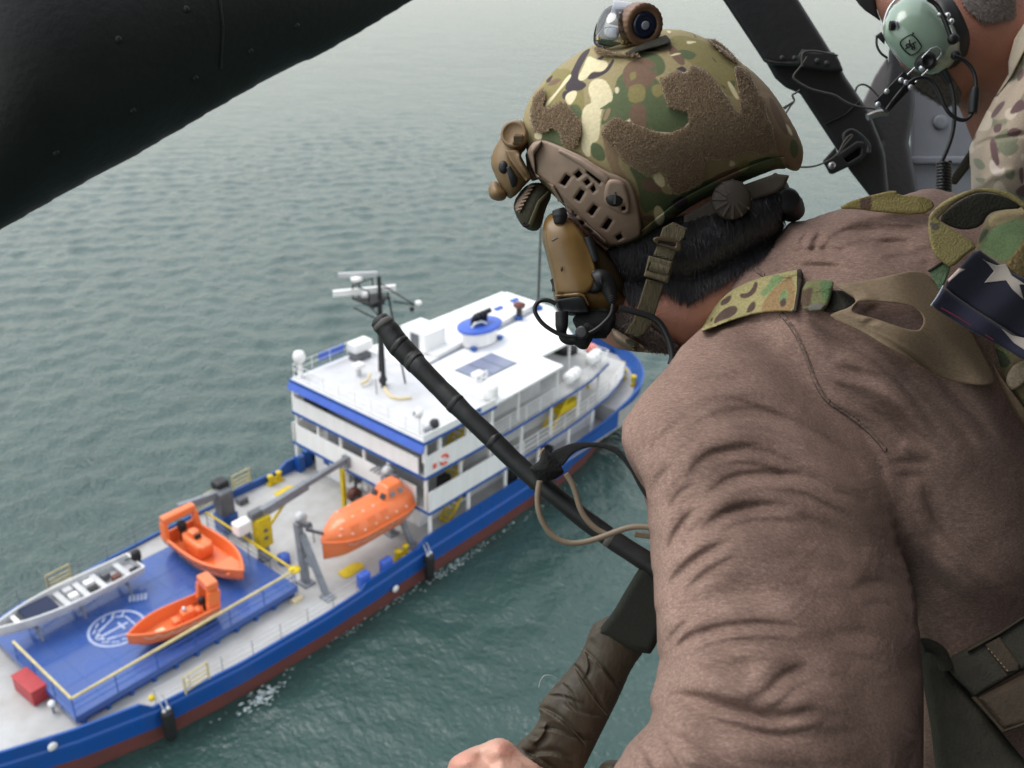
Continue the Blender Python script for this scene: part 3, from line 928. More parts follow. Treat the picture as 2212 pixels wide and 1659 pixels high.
q = MB().cyl((3.2, 3.1, H3), (3.2, 3.1, H3 + .55), .17, n=12).build('vent_post', m_house, ship)
MB().box((3.2, 3.1, H3 + .68), (.7, .6, .3), bev=.08).build('vent_hood', m_white, q)
MB().tube([(3.0, .55, H3 + .08), (2.7, 0, H3 + .08), (2.45, -.6, H3 + .08), (2.6, -1.15, H3 + .08), (3.2, -1.55, H3 + .08)], .11, 8).build('cream_hose', m_cream, ship)
MB().tube([(3.3, 2.2, H3 + .35), (3.0, 1.9, H3 + .4), (2.6, 1.7, H3 + .3), (2.2, 1.8, H3 + .2)], .1, 8).build('cream_hose', m_cream, ship)
MB().cyl((2.2, .4, H3), (2.2, .4, H3 + 1.0), .035, n=6).build('deck_pipe', m_mgrey, ship)
q = MB().lathe([(.02, 0), (.3, .02), (.33, .25), (.24, .4), (.02, .42)], (1.55, -5.35, H3 + .35), axis=(-.8, .4, .2), n=16).build('floodlight', m_blackp, ship)
MB().bar((.6, -5.2, H3 + .25), (1.6, -5.35, H3 + .35), .3, .12).build('light_bracket', m_mgrey, q)

# bow fittings
for (x, y, z, r_) in ((23.6, -3.3, 3.35, .28), (24.4, -2.6, 3.35, .28), (23.1, -4.55, 3.35, .22), (18.9, -3.4, 4.4, .12)):
    MB().lathe([(r_ * 1.1, 0), (r_ * .75, .15), (r_ * .75, .6), (r_, .68), (r_, .85), (.03, .9)], (x, y, z), n=14).build('yellow_bollard', m_yel, ship)
MB().bar((23.2, -3.6, 3.75), (24.6, -2.5, 3.75), .3, .3).build('yellow_roller', m_yel, ship)
MB().lathe([(.9, 0), (.92, .25), (.7, .4), (.05, .42)], (18.9, -1.2, H2 + .03), n=20).build('black_hatch', m_black, ship)
MB().ball((21.6, -1.6, 6.0), .5, sc=(1, 1, .8)).build('orange_buoy_float', m_orangered, ship)
MB().cyl((21.6, -1.6, H1), (21.6, -1.6, 5.8), .07, n=8).build('buoy_post', m_mgrey, ship)
# bollards, plates and lumps on the aft deck
def bitts(x, y, rz):
    q = empty('mooring_bitts', (x, y, ZD + .003), rz); q.parent = ship
    MB().box((0, 0, .06), (1.1, .4, .12)).build('bitt_base', m_yel, q)
    for s_ in (-.33, .33): MB().lathe([(.17, .1), (.15, .2), (.15, .5), (.2, .55), (.2, .66), (.03, .68)], (s_, 0, 0), n=14).build('bitt', m_yel, q)
    MB().cyl((-.33, 0, .36), (.33, 0, .36), .07, n=8).build('bitt_bar', m_yel, q)
bitts(-1.85, -5.7, .1); bitts(-1.8, 5.9, 0); 
for (x, y) in ((-4.55, -4.5), (-2.0, 4.55)): MB().prism([(x - .75, y - .25), (x - .45, y - .42), (x + .7, y - .3), (x + .8, y + .1), (x + .4, y + .4), (x - .7, y + .35)], ZD + .004, ZD + .06).build('yellow_deck_plate', m_yel, ship)
for x in (-5.0, -3.35): MB().box((x, -6.05, ZD + .45), (.75, .45, .9), bev=.12).build('blue_fairlead', m_visor, ship)
MB().box((-8.2, -4.35, ZD + .1), (.6, .3, .2)).build('tan_block', m_cream, ship)
MB().ball((-20.45, -2.4, ZD + .55), .17).build('white_lamp', m_white, ship)
MB().cyl((-20.45, -2.4, ZD), (-20.45, -2.4, ZD + .5), .06, n=8).build('lamp_post', m_mgrey, ship)
# port side blue stores and stairs by the house
for k, (x, y, s_, m_) in enumerate(((.2, 5.9, (.5, .5, 1.1), m_blue), (.9, 6.0, (.5, .4, 1.2), m_blue), (1.7, 5.9, (.5, .6, 1.3), m_cover))):
    MB().box((x, y, ZD + s_[2] / 2), s_).build('port_locker', m_, ship)
for x in (1.3, 2.2): MB().bar((x, 5.5, ZD), (x + .5, 5.5, ZD + 1.2), .06, .06).build('yellow_brace', m_yel, ship)
MB().box((.86, 4.0, 3.2), (.06, .5, .35)).build('blue_sign', m_blue, ship)
for k in range(7):
    y = 2.2 - k * .55
    MB().box((.7, y, ZD + .7 + .3 * (k % 3)), (.3, .35, .4 + .2 * (k % 2)), bev=.04).build('equipment_box', [m_white, m_house, m_dgrey, m_white][k % 4], ship)
MB().lathe([(.35, 0), (.45, .1), (.45, .5), (.35, .6)], (.1, .2, ZD + .55), axis=(0, 1, 0), n=16).build('hose_reel', m_brown, ship)
MB().lathe([(.35, 0), (.42, .1), (.42, .4), (.35, .5)], (-.2, -.55, ZD + .5), axis=(0, 1, 0), n=16).build('hose_reel', m_black, ship)

# ------------------------------------------------------------------ deck crane (yellow pedestal, grey boom) and its crutch
cr = empty('deck_crane', (-7.08, -.07, ZD)); cr.parent = ship
MB().lathe([(.42, 0), (.36, .2), (.32, 1.2)], (0, 0, 0), n=18).build('crane_pedestal', m_mgrey, cr)
MB().prism([(-.42, -.4), (.42, -.4), (.48, .1), (.3, .42), (-.3, .42), (-.48, .1)], 1.0, 2.85).build('crane_column', m_yel, cr)
MB().box((-.1, .1, 3.05), (.95, .5, .45), bev=.06).build('crane_winch', m_dgrey, cr)
MB().box((-.95, .35, 2.5), (.95, .7, .75), bev=.1).build('crane_cabinet', m_white, cr)
mb = MB(); mb.bar((.1, 0, 3.0), (3.6, .42, 3.02), .34, .55); mb.bar((3.4, .4, 3.08), (7.0, .85, 3.05), .26, .34); mb.box((7.0, .85, 2.9), (.35, .5, .75))
mb.build('crane_boom', m_mgrey, cr)
MB().cyl((.35, .05, 1.7), (1.9, .22, 2.75), .09, n=10).build('crane_ram', m_yel, cr)
for z in (1.6, 2.1): MB().box((.0, -.42, z), (.22, .05, .18)).build('crane_panel', m_dgrey, cr)
MB().bar((-.75, .45, ZD), (-.75, .45, 4.9), .24, .24).build('boom_crutch', m_yel, ship)
q = MB().lathe([(.36, 0), (.36, .5), (.05, .52)], (-6.6, -1.2, ZD), n=16).build('blue_drum', m_visor, ship)
cr2 = empty('stores_crane', (-6.8, 3.85, ZD)); cr2.parent = ship
MB().prism([(-.5, -.5), (.5, -.5), (.5, .5), (-.5, .5)], 0, 1.2).build('crane_pedestal', m_blue, cr2)
MB().box((0, 0, 1.9), (.9, .9, 1.7), bev=.15).build('crane_column', m_dgrey, cr2)
MB().box((.2, .5, 2.8), (.8, .8, .6), bev=.12).build('crane_winch', m_blackp, cr2)
MB().bar((0, .1, 2.5), (-2.6, .5, 2.55), .3, .45).build('crane_boom', m_mgrey, cr2)
for k, (x, y, s_, m_) in enumerate(((-6.0, 2.2, (.9, .9, .5), m_white), (-5.5, 3.3, (1.3, .9, .15), m_house), (-6.7, 2.3, (.6, .5, .8), m_mgrey), (-4.6, 5.5, (.6, .5, .4), m_dgrey))):
    MB().box((x, y, ZD + s_[2] / 2 + .003), s_).build('deck_locker', m_, ship)

# ------------------------------------------------------------------ lifeboat davits
def davit(x):
    q = empty('lifeboat_davit', (x, 0, ZD)); q.parent = ship
    mb = MB(); mb.bar((0, -3.55, 0), (0, -3.3, 3.85), .32, .42); mb.bar((0, -5.35, 0), (0, -3.6, 3.3), .26, .34); mb.bar((0, -3.5, 1.7), (0, -4.6, 1.5), .2, .22)
    mb.box((0, -3.55, .06), (.7, .8, .12)); mb.box((0, -5.35, .06), (.6, .7, .12))
    mb.build('davit_frame', m_mgrey, q)
    mb = MB(); mb.bar((0.05, -3.3, 3.85), (0.1, -4.2, 4.05), .24, .3); mb.bar((.3, -3.55, 3.4), (1.1, -4.0, 2.9), .14, .14)
    mb.build('davit_arm', m_dgrey, q)
    MB().lathe([(.12, -.2), (.3, -.18), (.3, .18), (.12, .2)], (.3, -3.2, 4.0), axis=(0, 1, 0), n=16).build('davit_winch', m_house, q)
    MB().cyl((.3, -4.1, 4.05), (.35, -4.15, 2.8), .03, n=6).build('fall_wire', m_dgrey, q)
davit(-6.95); davit(-.7)
mb = MB()
for k in range(5): mb.bar((-.5, -3.0 + k * .3, 5.6), (.3, -3.3 + k * .35, 6.1 - .1 * k), .1, .1)
mb.build('davit_linkage', m_mgrey, ship)

# ================================================================== boats on deck
def loft_open_boat(name, L, B, Dp, m, label, rim=.07, bow_pow=2.2, sheer=.18, m_in=None, m_rim=None, floor=.28):
    """open hull: outer skin, inner skin, rim and floor; stern at x=0, bow at x=L, keel at z=0"""
    root = empty(name, (0, 0, 0), label=label, cat='boat')
    ts = np.linspace(0, 1, 15)
    def half(t): return B / 2 * (0.90 + .10 * min(1, t * 3)) * (1 - max(0, (t - .45) / .55) ** bow_pow) + .015
    def zr(t): return Dp + sheer * t * t
    def zk(t): return Dp * .62 * max(0, (t - .72) / .28) ** 2
    def sec(t, inset):
        h_ = max(half(t) - inset, .005); z1 = zr(t); z0 = zk(t) + (floor if inset else 0)
        z0 = min(z0, z1 - .05)
        ys = [(0, z0), (.45, z0 + (z1 - z0) * (.10 if not inset else .0)), (.84, z0 + (z1 - z0) * (.38 if not inset else .06)), (.96, z0 + (z1 - z0) * .72), (1.0, z1)]
        x = L * t - (inset if t > .95 else 0) + (inset if t < .02 else 0)
        return [(x + (.0 if inset else .1 * L * .0), y * h_, z) for y, z in ys]
    out, inn, rm = MB(), MB(), MB()
    for s_ in (-1, 1):
        O = [[(p[0], s_ * p[1], p[2]) for p in sec(t, 0)] for t in ts]; I = [[(p[0], s_ * p[1], p[2]) for p in sec(t, rim)] for t in ts]
        for i in range(len(ts) - 1):
            for k in range(4):
                a = (O[i][k], O[i + 1][k], O[i + 1][k + 1], O[i][k + 1]); b_ = (I[i][k], I[i][k + 1], I[i + 1][k + 1], I[i + 1][k])
                out.add(a if s_ < 0 else a[::-1], [(0, 1, 2, 3)], True); inn.add(b_ if s_ < 0 else b_[::-1], [(0, 1, 2, 3)], True)
        rm.tube([(p[-1][0], p[-1][1] - s_ * rim / 2, p[-1][2] + .01) for p in O], rim * .75, 8)
        # transom
        o0, i0 = O[0], I[0]
        c0 = [(p[0], 0, p[2]) for p in o0]
        for k in range(4):
            out.add((o0[k], o0[k + 1], c0[k + 1], c0[k]) if s_ < 0 else (c0[k], c0[k + 1], o0[k + 1], o0[k]), [(0, 1, 2, 3)])
            ci = (rim, 0, i0[k][2]), (rim, 0, i0[k + 1][2])
            inn.add((i0[k], ci[0], ci[1], i0[k + 1]) if s_ < 0 else (i0[k + 1], ci[1], ci[0], i0[k]), [(0, 1, 2, 3)])
        rm.tube([(rim / 2, 0, Dp + .01), (rim / 2, s_ * half(0), Dp + .01)], rim * .75, 8)
    h_ = out.build('hull', m, root)
    inn.build('inner_hull', m_in or m, h_)
    rm.build('gunwale', m_rim or m, h_)
    return root

def outboard(parent, x, y, z, s_=1.0):
    q = MB().box((x, y, z + .38 * s_), (.42 * s_, .34 * s_, .5 * s_), bev=.1 * s_).build('outboard_motor', m_black, parent)
    MB().tube([(x - .1 * s_, y, z + .15 * s_), (x - .12 * s_, y, z - .5 * s_)], [.1 * s_, .07 * s_], 8).build('motor_leg', m_black, q)
    MB().tube([(x + .15 * s_, y, z + .3 * s_), (x + .55 * s_, y, z + .4 * s_)], .035 * s_, 6).build('tiller', m_black, q)

def arch(parent, x, w, z0, z1, t, dp, m):
    mb = MB()
    for s_ in (-1, 1):
        mb.bar((x, s_ * w / 2, z0), (x - .12, s_ * w / 2 * .92, z1 - t), t * .55, dp, upv=(1, 0, 0))
    mb.box((x - .13, 0, z1 - t / 2), (dp, w, t), bev=.09)
    return mb.build('stern_arch', m, parent)

# larger rescue boat, bow to starboard
A = loft_open_boat('rescue_boat', 6.15, 2.25, .95, m_orange, 'larger orange rescue boat lying across the front of the blue platform, arch at its stern', rim=.11)
A.location = (-9.95, 3.75, PZ + .16); A.rotation_euler = (0, 0, math.radians(-90))
arch(A, .45, 2.0, .9, 2.25, .42, .5, m_orange)
q = MB().box((2.0, 0, .75), (1.7, .95, .95), bev=.2).build('seat_console', m_orange, A)
MB().box((1.7, 0, 1.35), (.6, .5, .5), bev=.12).build('console_top', m_orange, q)
MB().box((2.1, 0, 1.33), (.1, .35, .3)).build('instrument_panel', m_black, q)
for x in (1.15, 2.75): MB().box((x, 0, .95), (.45, .7, .5), bev=.12).build('seat', m_orange, A)
MB().box((4.9, 0, .82), (1.3, 1.1, .16), bev=.07).build('bow_locker', m_orange, A)
outboard(A, .55, 0, .85, 1.2)
for y in (-.6, .6): MB().box((2.6, y, -.08), (3.2, .16, .16)).build('cradle_block', m_dgrey, A)
# smaller rescue boat, bow towards the stern of the ship
Bt = loft_open_boat('rescue_boat', 4.4, 1.85, .85, m_orange, 'smaller orange rescue boat beside the yellow rail, tall square arch at its stern', rim=.08)
Bt.location = (-12.1, -2.75, PZ + .12); Bt.rotation_euler = (0, 0, math.radians(180 - 6))
arch(Bt, .25, 1.15, .8, 2.2, .5, .62, m_orange)
q = MB().box((1.35, 0, .62), (.7, .5, .6), bev=.1).build('seat_console', m_orange, Bt)
MB().ball((1.5, 0, 1.02), .13).build('compass_dome', m_chrome, q)
for x in (.85, 2.0): MB().box((x, 0, .48), (.35, .5, .4), bev=.08).build('seat', m_orange, Bt)
MB().box((2.9, .25, .5), (.45, .35, .3), bev=.05).build('bow_locker', m_cream, Bt)
outboard(Bt, .6, .1, .8, .8)
for y in (-.5, .5): MB().box((1.9, y, -.05), (2.2, .14, .14)).build('cradle_block', m_dgrey, Bt)
# grey aluminium skiff on a trestle
Gb = loft_open_boat('aluminium_skiff', 7.6, 1.9, .75, m_silver, 'grey aluminium skiff with navy cover raised on trestles along the platform edge', rim=.06, m_in=m_silver, m_rim=m_white, floor=.22)
Gb.location = (-13.2, 2.42, PZ + .62); Gb.rotation_euler = (0, 0, math.radians(180))
for x in (.8, 2.1, 3.0, 4.0): MB().box((x, 0, .55), (.3, 1.6, .08)).build('thwart', m_house, Gb)
MB().box((5.2, 0, .74), (1.5, 1.25, .07)).build('canvas_cover', m_cover, Gb)
MB().box((6.3, 0, .70), (.2, 1.0, .08)).build('thwart', m_white, Gb)
for k, (x, y, m_) in enumerate(((1.3, .3, m_brown), (2.5, -.3, m_white), (2.6, .35, m_black), (3.5, .1, m_white), (3.5, -.5, m_house), (1.6, -.3, m_dgrey), (.4, .5, m_black))):
    MB().box((x, y, .5), (.45, .4, .36), bev=.06).build('stowed_bag', m_, Gb)
outboard(Gb, -.05, 0, .6, 1.15)
for x in (.9, 3.4, 5.6):
    mb = MB()
    for y in (-.75, .75): mb.bar((x, y, -.6), (x, y * .8, .12), .08, .08)
    mb.bar((x, -.75, -.3), (x, .75, -.1), .06, .06); mb.box((x, 0, .02), (.1, 1.3, .08))
    mb.build('trestle', m_mgrey, Gb)
mb = MB(); mb.bar((.9, -.75, -.55), (3.4, -.7, -.05), .06, .06); mb.bar((3.4, -.75, -.55), (5.6, -.7, -.05), .06, .06); mb.build('trestle_brace', m_mgrey, Gb)

# enclosed lifeboat hanging in the davits
lb = empty('lifeboat', (-6.15, -4.2, ZD + 1.15), label='enclosed orange lifeboat hanging in the grey davits', cat='boat')
LL, LBm = 6.1, 2.45
ts = np.linspace(0, 1, 25)
def lbw(t): return max(.02, LBm / 2 * (1 - max(0, (.38 - t) / .38) ** 2.4) * (1 - .28 * max(0, (t - .75) / .25) ** 2))
def lbk(t): return .95 * max(0, (.22 - t) / .22) ** 2 * .35 + .12 * max(0, (t - .85) / .15)
def lbg(t): return 1.32 + .12 * (1 - t)
def lbt(t): return lbg(t) + .04 + 1.0 * min(1, max(0.0, t - .01) / .22) ** .55 * (1 - .25 * max(0, (t - .88) / .12) ** 2)
lo, hi, rb = MB(), MB(), MB()
for s_ in (-1, 1):
    for i in range(24):
        def low(t):
            w, k_, g_ = lbw(t), lbk(t), lbg(t)
            return [(LL * t, s_ * w * a, k_ + (g_ - k_) * c) for a, c in ((0, 0), (.35, .10), (.7, .36), (.92, .7), (1.0, 1.0))]
        def hig(t):
            w, g_, T_ = lbw(t), lbg(t), lbt(t)
            return [(LL * t, s_ * w * a, g_ + (T_ - g_) * c) for a, c in ((.97, 0), (.93, .25), (.84, .55), (.62, .85), (.3, .98), (0, 1.0))]
        for fn_, mbx in ((low, lo), (hig, hi)):
            a, b_ = fn_(ts[i]), fn_(ts[i + 1])
            for k in range(len(a) - 1):
                q = (a[k], b_[k], b_[k + 1], a[k + 1]); mbx.add(q if s_ < 0 else q[::-1], [(0, 1, 2, 3)], True)
    for fn_, mbx in ((low, lo), (hig, hi)):
        e = fn_(1.0)
        c = [(LL, 0, p[2]) for p in e]
        for k in range(len(e) - 1):
            q = (e[k], c[k], c[k + 1], e[k + 1]); mbx.add(q if s_ < 0 else q[::-1], [(0, 1, 2, 3)])
    rb.tube([(LL * t, s_ * lbw(t) * 1.02, lbg(t)) for t in ts], .07, 8)
h_ = lo.build('hull', m_orange, lb); hi.build('canopy', m_orange, lb); rb.build('rubbing_strake', m_orange, h_)
for o in [c for c in lb.children]:
    bm = bmesh.new(); bm.from_mesh(o.data); bmesh.ops.remove_doubles(bm, verts=bm.verts, dist=1e-4); bm.to_mesh(o.data); bm.free()
cab = MB()
base_ = [(3.9, -.75), (5.75, -.8), (5.95, -.5), (5.95, .5), (5.75, .8), (3.9, .75)]; top_ = [(4.45, -.42), (5.35, -.45), (5.5, -.3), (5.5, .3), (5.35, .45), (4.45, .42)]
VV = [(x, y, 2.0) for x, y in base_] + [(x, y, 2.98) for x, y in top_]
cab.add(VV, [(0, 1, 7, 6), (1, 2, 8, 7), (2, 3, 9, 8), (3, 4, 10, 9), (4, 5, 11, 10), (5, 0, 6, 11), (6, 7, 8, 9, 10, 11)])
cabo = cab.build('steering_cabin', m_orange, lb)
mod = cabo.modifiers.new('bevel', 'BEVEL'); mod.width = .12; mod.segments = 3
def quad_on(parent, pts, m, name):
    MB().add(pts, [(0, 1, 2, 3)]).build(name, m, parent)
for y in (-.34, .34):
    MB().box((4.1, y, 2.52), (.06, .34, .32), M=Matrix.Rotation(math.radians(28), 3, 'Y')).build('cabin_window', m_glass, cabo)
for x in (4.6, 5.2): MB().box((x, -.63, 2.55), (.32, .05, .26), M=Matrix.Rotation(math.radians(-18), 3, 'X')).build('cabin_window', m_mgrey, cabo)
def lb_dot(t, a, c):
    w, g_, T_ = lbw(t), lbg(t), lbt(t)
    aa = np.interp(c, [0, .25, .55, .85, .98], [.97, .93, .84, .62, .3])
    return (LL * t, a * w * aa, g_ + (T_ - g_) * c)
m_refl = mat('pale_reflective_tape', (.80, .48, .36), .4)
pm = None
for (t, a, c) in ((.12, -1, .5), (.15, -1, .82), (.2, -1, .95), (.3, -1, .95), (.42, -1, .95), (.54, -1, .95), (.22, -1, .35), (.34, -1, .3), (.47, -1, .32), (.6, -1, .3), (.72, -1, .35), (.85, -1, .3), (.17, -.2, .95), (.26, 1, .9), (.4, 1, .9)):
    if pm is None: o = MB().ball((0, 0, 0), .085, 10, (1, 1, .6)).build('reflective_patch', m_refl, lb); pm = o.data
    else: o = bpy.data.objects.new('reflective_patch', pm); COL.objects.link(o); o.parent = lb
    o.location = lb_dot(t, a, c)
for x in (.35, 5.9): MB().box((x, 0, lbg(x / LL) + .15), (.16, .12, .5)).build('lifting_hook', m_dgrey, lb)
q = MB().tube([(2.6, 0, -.05), (2.6, 0, -.05)], .01, 3)

def grab_line(parent, fn, x0, x1, n_, sag, m):
    for s_ in (-1, 1):
        pts = []
        for k in range(n_ * 4 + 1):
            x = x0 + (x1 - x0) * k / (n_ * 4); y, z = fn(x); d_ = sag * abs(math.sin(math.pi * k / 4))
            pts.append((x, s_ * (y + .03), z - d_))
        MB().tube(pts, .018, 5).build('grab_line', m, parent)
m_rope = mat('pale_rope', (.55, .50, .42), .8)
grab_line(lb, lambda x: (lbw(x / LL), lbg(x / LL) - .12), 1.0, 5.8, 8, .16, m_rope)
grab_line(A, lambda x: (2.25 / 2 * (.9 + .1 * min(1, x / 6.15 * 3)) * (1 - max(0, (x / 6.15 - .45) / .55) ** 2.2) + .02, .85 + .18 * (x / 6.15) ** 2), .3, 5.4, 8, .14, m_black)
grab_line(Bt, lambda x: (1.85 / 2 * (.9 + .1 * min(1, x / 4.4 * 3)) * (1 - max(0, (x / 4.4 - .45) / .55) ** 2.2) + .02, .74 + .18 * (x / 4.4) ** 2), .3, 3.8, 6, .12, m_rope)
MB().tube([(LL * t, -lbw(t) * 1.03, lbg(t) + .02) for t in ts[2:]], .03, 6).build('black_strake', m_black, lb)
for x in (1.6, 2.7, 3.6): MB().box((x, -lb_dot(x / LL, 1, .6)[1] - .005, lb_dot(x / LL, 1, .6)[2]), (.5, .04, .32), M=Matrix.Rotation(math.radians(-32), 3, 'X')).build('side_hatch', mat('orange_hatch', (.70, .15, .04), .4), lb)
# ------------------------------------------------------------------ loose things on the ship
rb_ = empty('red_locker', (-20.55, -.55, ZD), .05, 'red deck box standing behind the blue platform', 'box')
MB().box((0, 0, .42), (.72, 1.75, .8), bev=.03).build('box_body', m_redbox, rb_)
MB().box((0, 0, .85), (.78, 1.8, .07), bev=.02).build('lid', m_redbox, rb_)
lr = [(14.9, -4.85, 'white life raft canister beside the corner of the white roof'), (18.3, -4.15, 'white life raft canister nearest the bow on the upper railing')]
for (x, y, lab) in lr:
    q = empty('life_raft_canister', (x, y, H2 + .25), math.radians(8), lab, 'life raft', 'life raft canisters on the upper deck')
    MB().tube([(-.78, 0, .45), (-.70, 0, .45), (-.62, 0, .45), (0, 0, .45), (.62, 0, .45), (.70, 0, .45), (.78, 0, .45)], [.16, .33, .40, .42, .40, .33, .16], 18).build('canister', m_white, q)
    MB().box((0, 0, .05), (1.1, .7, .1)).build('cradle', m_mgrey, q)
    for k in (-.3, .3): MB().lathe([(.425, -.03), (.43, 0), (.425, .03)], (k, 0, .45), axis=(1, 0, 0), n=18).build('strap', m_house, q)
ring_ = empty('life_ring', (1.5, -5.90, H2 + .55), 0, 'red and white life ring hung on the white side bulwark', 'life ring')
def torus_arc(R_, r_, a0, a1, n=10):
    return [(R_ * math.cos(a0 + (a1 - a0) * i / n), 0, R_ * math.sin(a0 + (a1 - a0) * i / n)) for i in range(n + 1)], r_
for k in range(8):
    pts, r_ = torus_arc(.29, .075, k * math.pi / 4, (k + 1) * math.pi / 4)
    MB().tube(pts, r_, 10).build('red_segment' if k % 4 != 3 else 'white_segment', m_orangered if k % 4 != 3 else m_white, ring_)
tag(MB().box((.75, -5.88, H2 + .45), (.28, .06, .30), bev=.02).build('alarm_box', m_orangered), 'small red box on the white bulwark beside the life ring', 'box')
def fender(x, lab, s_=1.0):
    q = empty('rubber_fender', (x, -(hd(x) + .33), 0), 0, lab, 'fender', 'black rubber fenders along the starboard hull')
    MB().lathe([(.08, .3), (.27 * s_, .4), (.29 * s_, .6), (.29 * s_, 1.9), (.26 * s_, 2.0), (.1, 2.1)], n=16).build('fender_body', m_black, q)
    for k in (-.1, .1): MB().tube([(k, 0, 2.1), (k * 1.4, .2, 2.5), (k, .45, 2.75)], .03, 6).build('fender_rope', m_house, q)
    MB().ball((.1, 0, 2.12), .12).build('shackle', m_chrome, q); MB().ball((-.12, 0, 2.08), .11).build('shackle', m_chrome, q)
fender(-17.0, 'long black rubber fender hung by the yellow gate on the aft hull'); fender(-.6, 'black rubber fender hung where the blue bulwark steps up below the lifeboat'); fender(10.6, 'black rubber fender hanging farthest forward on the hull')
MB().ball((-17.4, -5.7, 2.9), .16).build('yellow_post_cap', m_yel, ship)
for x in (-21.5, -3.1): MB().lathe([(.05, 0), (.2, .02), (.22, .08), (.1, .12)], (x, -(hd(x) + (.06 if x < -10 else .0)), 1.0 if x > -10 else 2.3), axis=(0, -1, .0), n=14).build('hull_fitting', m_white, ship)

# ------------------------------------------------------------------ foam by the hull
m_foam = mat('white_foam', (0.55, 0.62, 0.61), 0.6, var=0.35, vscale=3, bump=.4, bscale=8)
rng = np.random.RandomState(3)
fm = MB()
def foam_patch(cx_, cy_, n_, sp_, s0):
    for _ in range(n_):
        x = cx_ + rng.randn() * sp_[0]; y = cy_ + rng.randn() * sp_[1]
        if abs(y) < float(np.interp(x, SX_, HW_)) + .05 and -27 < x < 27: y = -float(np.interp(x, SX_, HW_)) - .05 - abs(rng.randn()) * .25
        s_ = s0 * (.4 + rng.rand()); a = rng.rand() * 3.14
        k = 7; z = .13 + rng.rand() * .08
        pts = [(x + s_ * (.5 + rng.rand() * .7) * math.cos(a + 2 * math.pi * i / k), y + s_ * .5 * (.4 + rng.rand() * .7) * math.sin(a + 2 * math.pi * i / k), z + rng.rand() * .03) for i in range(k)]
        fm.add(pts + [(x, y, z + .05)], [(i, (i + 1) % k, k) for i in range(k)], True)
foam_patch(-12.5, -6.9, 90, (.6, .3), .10); foam_patch(1.0, -6.7, 70, (1.2, .15), .07); foam_patch(-4, -6.5, 90, (5, .10), .06); foam_patch(8, -6.6, 60, (3.5, .15), .06)
foam_patch(96, 62, 14, (1.2, .7), .35); foam_patch(70, 37, 10, (1.0, .5), .25)
tag(fm.build('sea_foam', m_foam), 'white foam flecks on the water along the hull', kind='stuff')
# ================================================================== near materials
m_heli = mat('matte_black_airframe_paint', (0.008, 0.0085, 0.008), 0.62, var=0.35, vscale=6, bump=.12, bscale=90, rvar=.12)
m_heli2 = mat('dark_grey_strut_paint', (0.017, 0.017, 0.018), 0.55, var=0.3, vscale=9, bump=.1, bscale=120)
m_hpanel = mat('blue_grey_panel_paint', (0.165, 0.172, 0.19), 0.5, var=0.15, vscale=8)
m_steel = mat('worn_steel', (0.35, 0.35, 0.34), 0.35, metal=0.9)
m_wire = mat('lacing_wire', (0.05, 0.047, 0.04), 0.6)
m_skin = mat('tanned_skin', (0.40, 0.18, 0.125), 0.50, var=0.35, vscale=55, var2=(0.42, 0.13, 0.09), bump=.35, bscale=420, sss=.12)
m_hand = mat('pale_hand_skin', (0.62, 0.33, 0.25), 0.48, var=0.45, vscale=28, var2=(0.62, 0.22, 0.16), bump=.3, bscale=380, sss=.12)
m_hair = mat('black_hair', (0.026, 0.025, 0.028), 0.28, spec=.8)
m_beard = mat('brown_beard', (0.035, 0.022, 0.016), 0.5)
m_ghair = mat('grey_brown_hair', (0.12, 0.10, 0.09), 0.5, var=.4, vscale=200)
m_tan = mat('tan_plastic', (0.29, 0.205, 0.15), 0.5, var=0.12, vscale=60, bump=.1, bscale=600)
m_tan2 = mat('yellow_tan_plastic', (0.21, 0.135, 0.065), 0.45, var=0.12, vscale=50, bump=.08, bscale=500)
m_cup = mat('bronze_earcup_plastic', (0.165, 0.095, 0.030), 0.34, var=0.15, vscale=30, rvar=.08)
m_cupd = mat('dark_bronze_plastic', (0.05, 0.033, 0.015), 0.4, var=0.15, vscale=30)
m_velcro = mat('tan_loop_velcro', (0.27, 0.195, 0.125), 1.0, var=0.3, vscale=420, bump=.5, bscale=900, sheen=.5, spec=.05)
m_fuzz = mat('tan_loop_fibres', (0.31, 0.225, 0.145), 1.0, spec=.05)
m_web = mat('olive_webbing', (0.085, 0.068, 0.036), 0.8, var=0.25, vscale=300, bump=.6, bscale=500, stretch=(1, 1, .25))
m_rub = mat('soft_black_rubber', (0.010, 0.010, 0.0105), 0.5, var=.3, vscale=40)
m_foamb = mat('black_mic_foam', (0.009, 0.009, 0.009), 0.95, bump=.8, bscale=700)
m_tape = mat('black_cloth_tape', (0.011, 0.011, 0.011), 0.5, var=.35, vscale=18, bump=.10, bscale=500, rvar=.12)
m_btape = mat('brown_duct_tape', (0.052, 0.041, 0.026), 0.58, var=.3, vscale=30, bump=.22, bscale=160, rvar=.12, stretch=(1, 1, .5))
m_blkweb = mat('black_webbing', (0.014, 0.016, 0.011), 0.9, var=.3, vscale=600, bump=.5, bscale=1100)
m_hose = mat('tan_drinking_hose', (0.20, 0.155, 0.105), 0.5, var=.12, vscale=40)
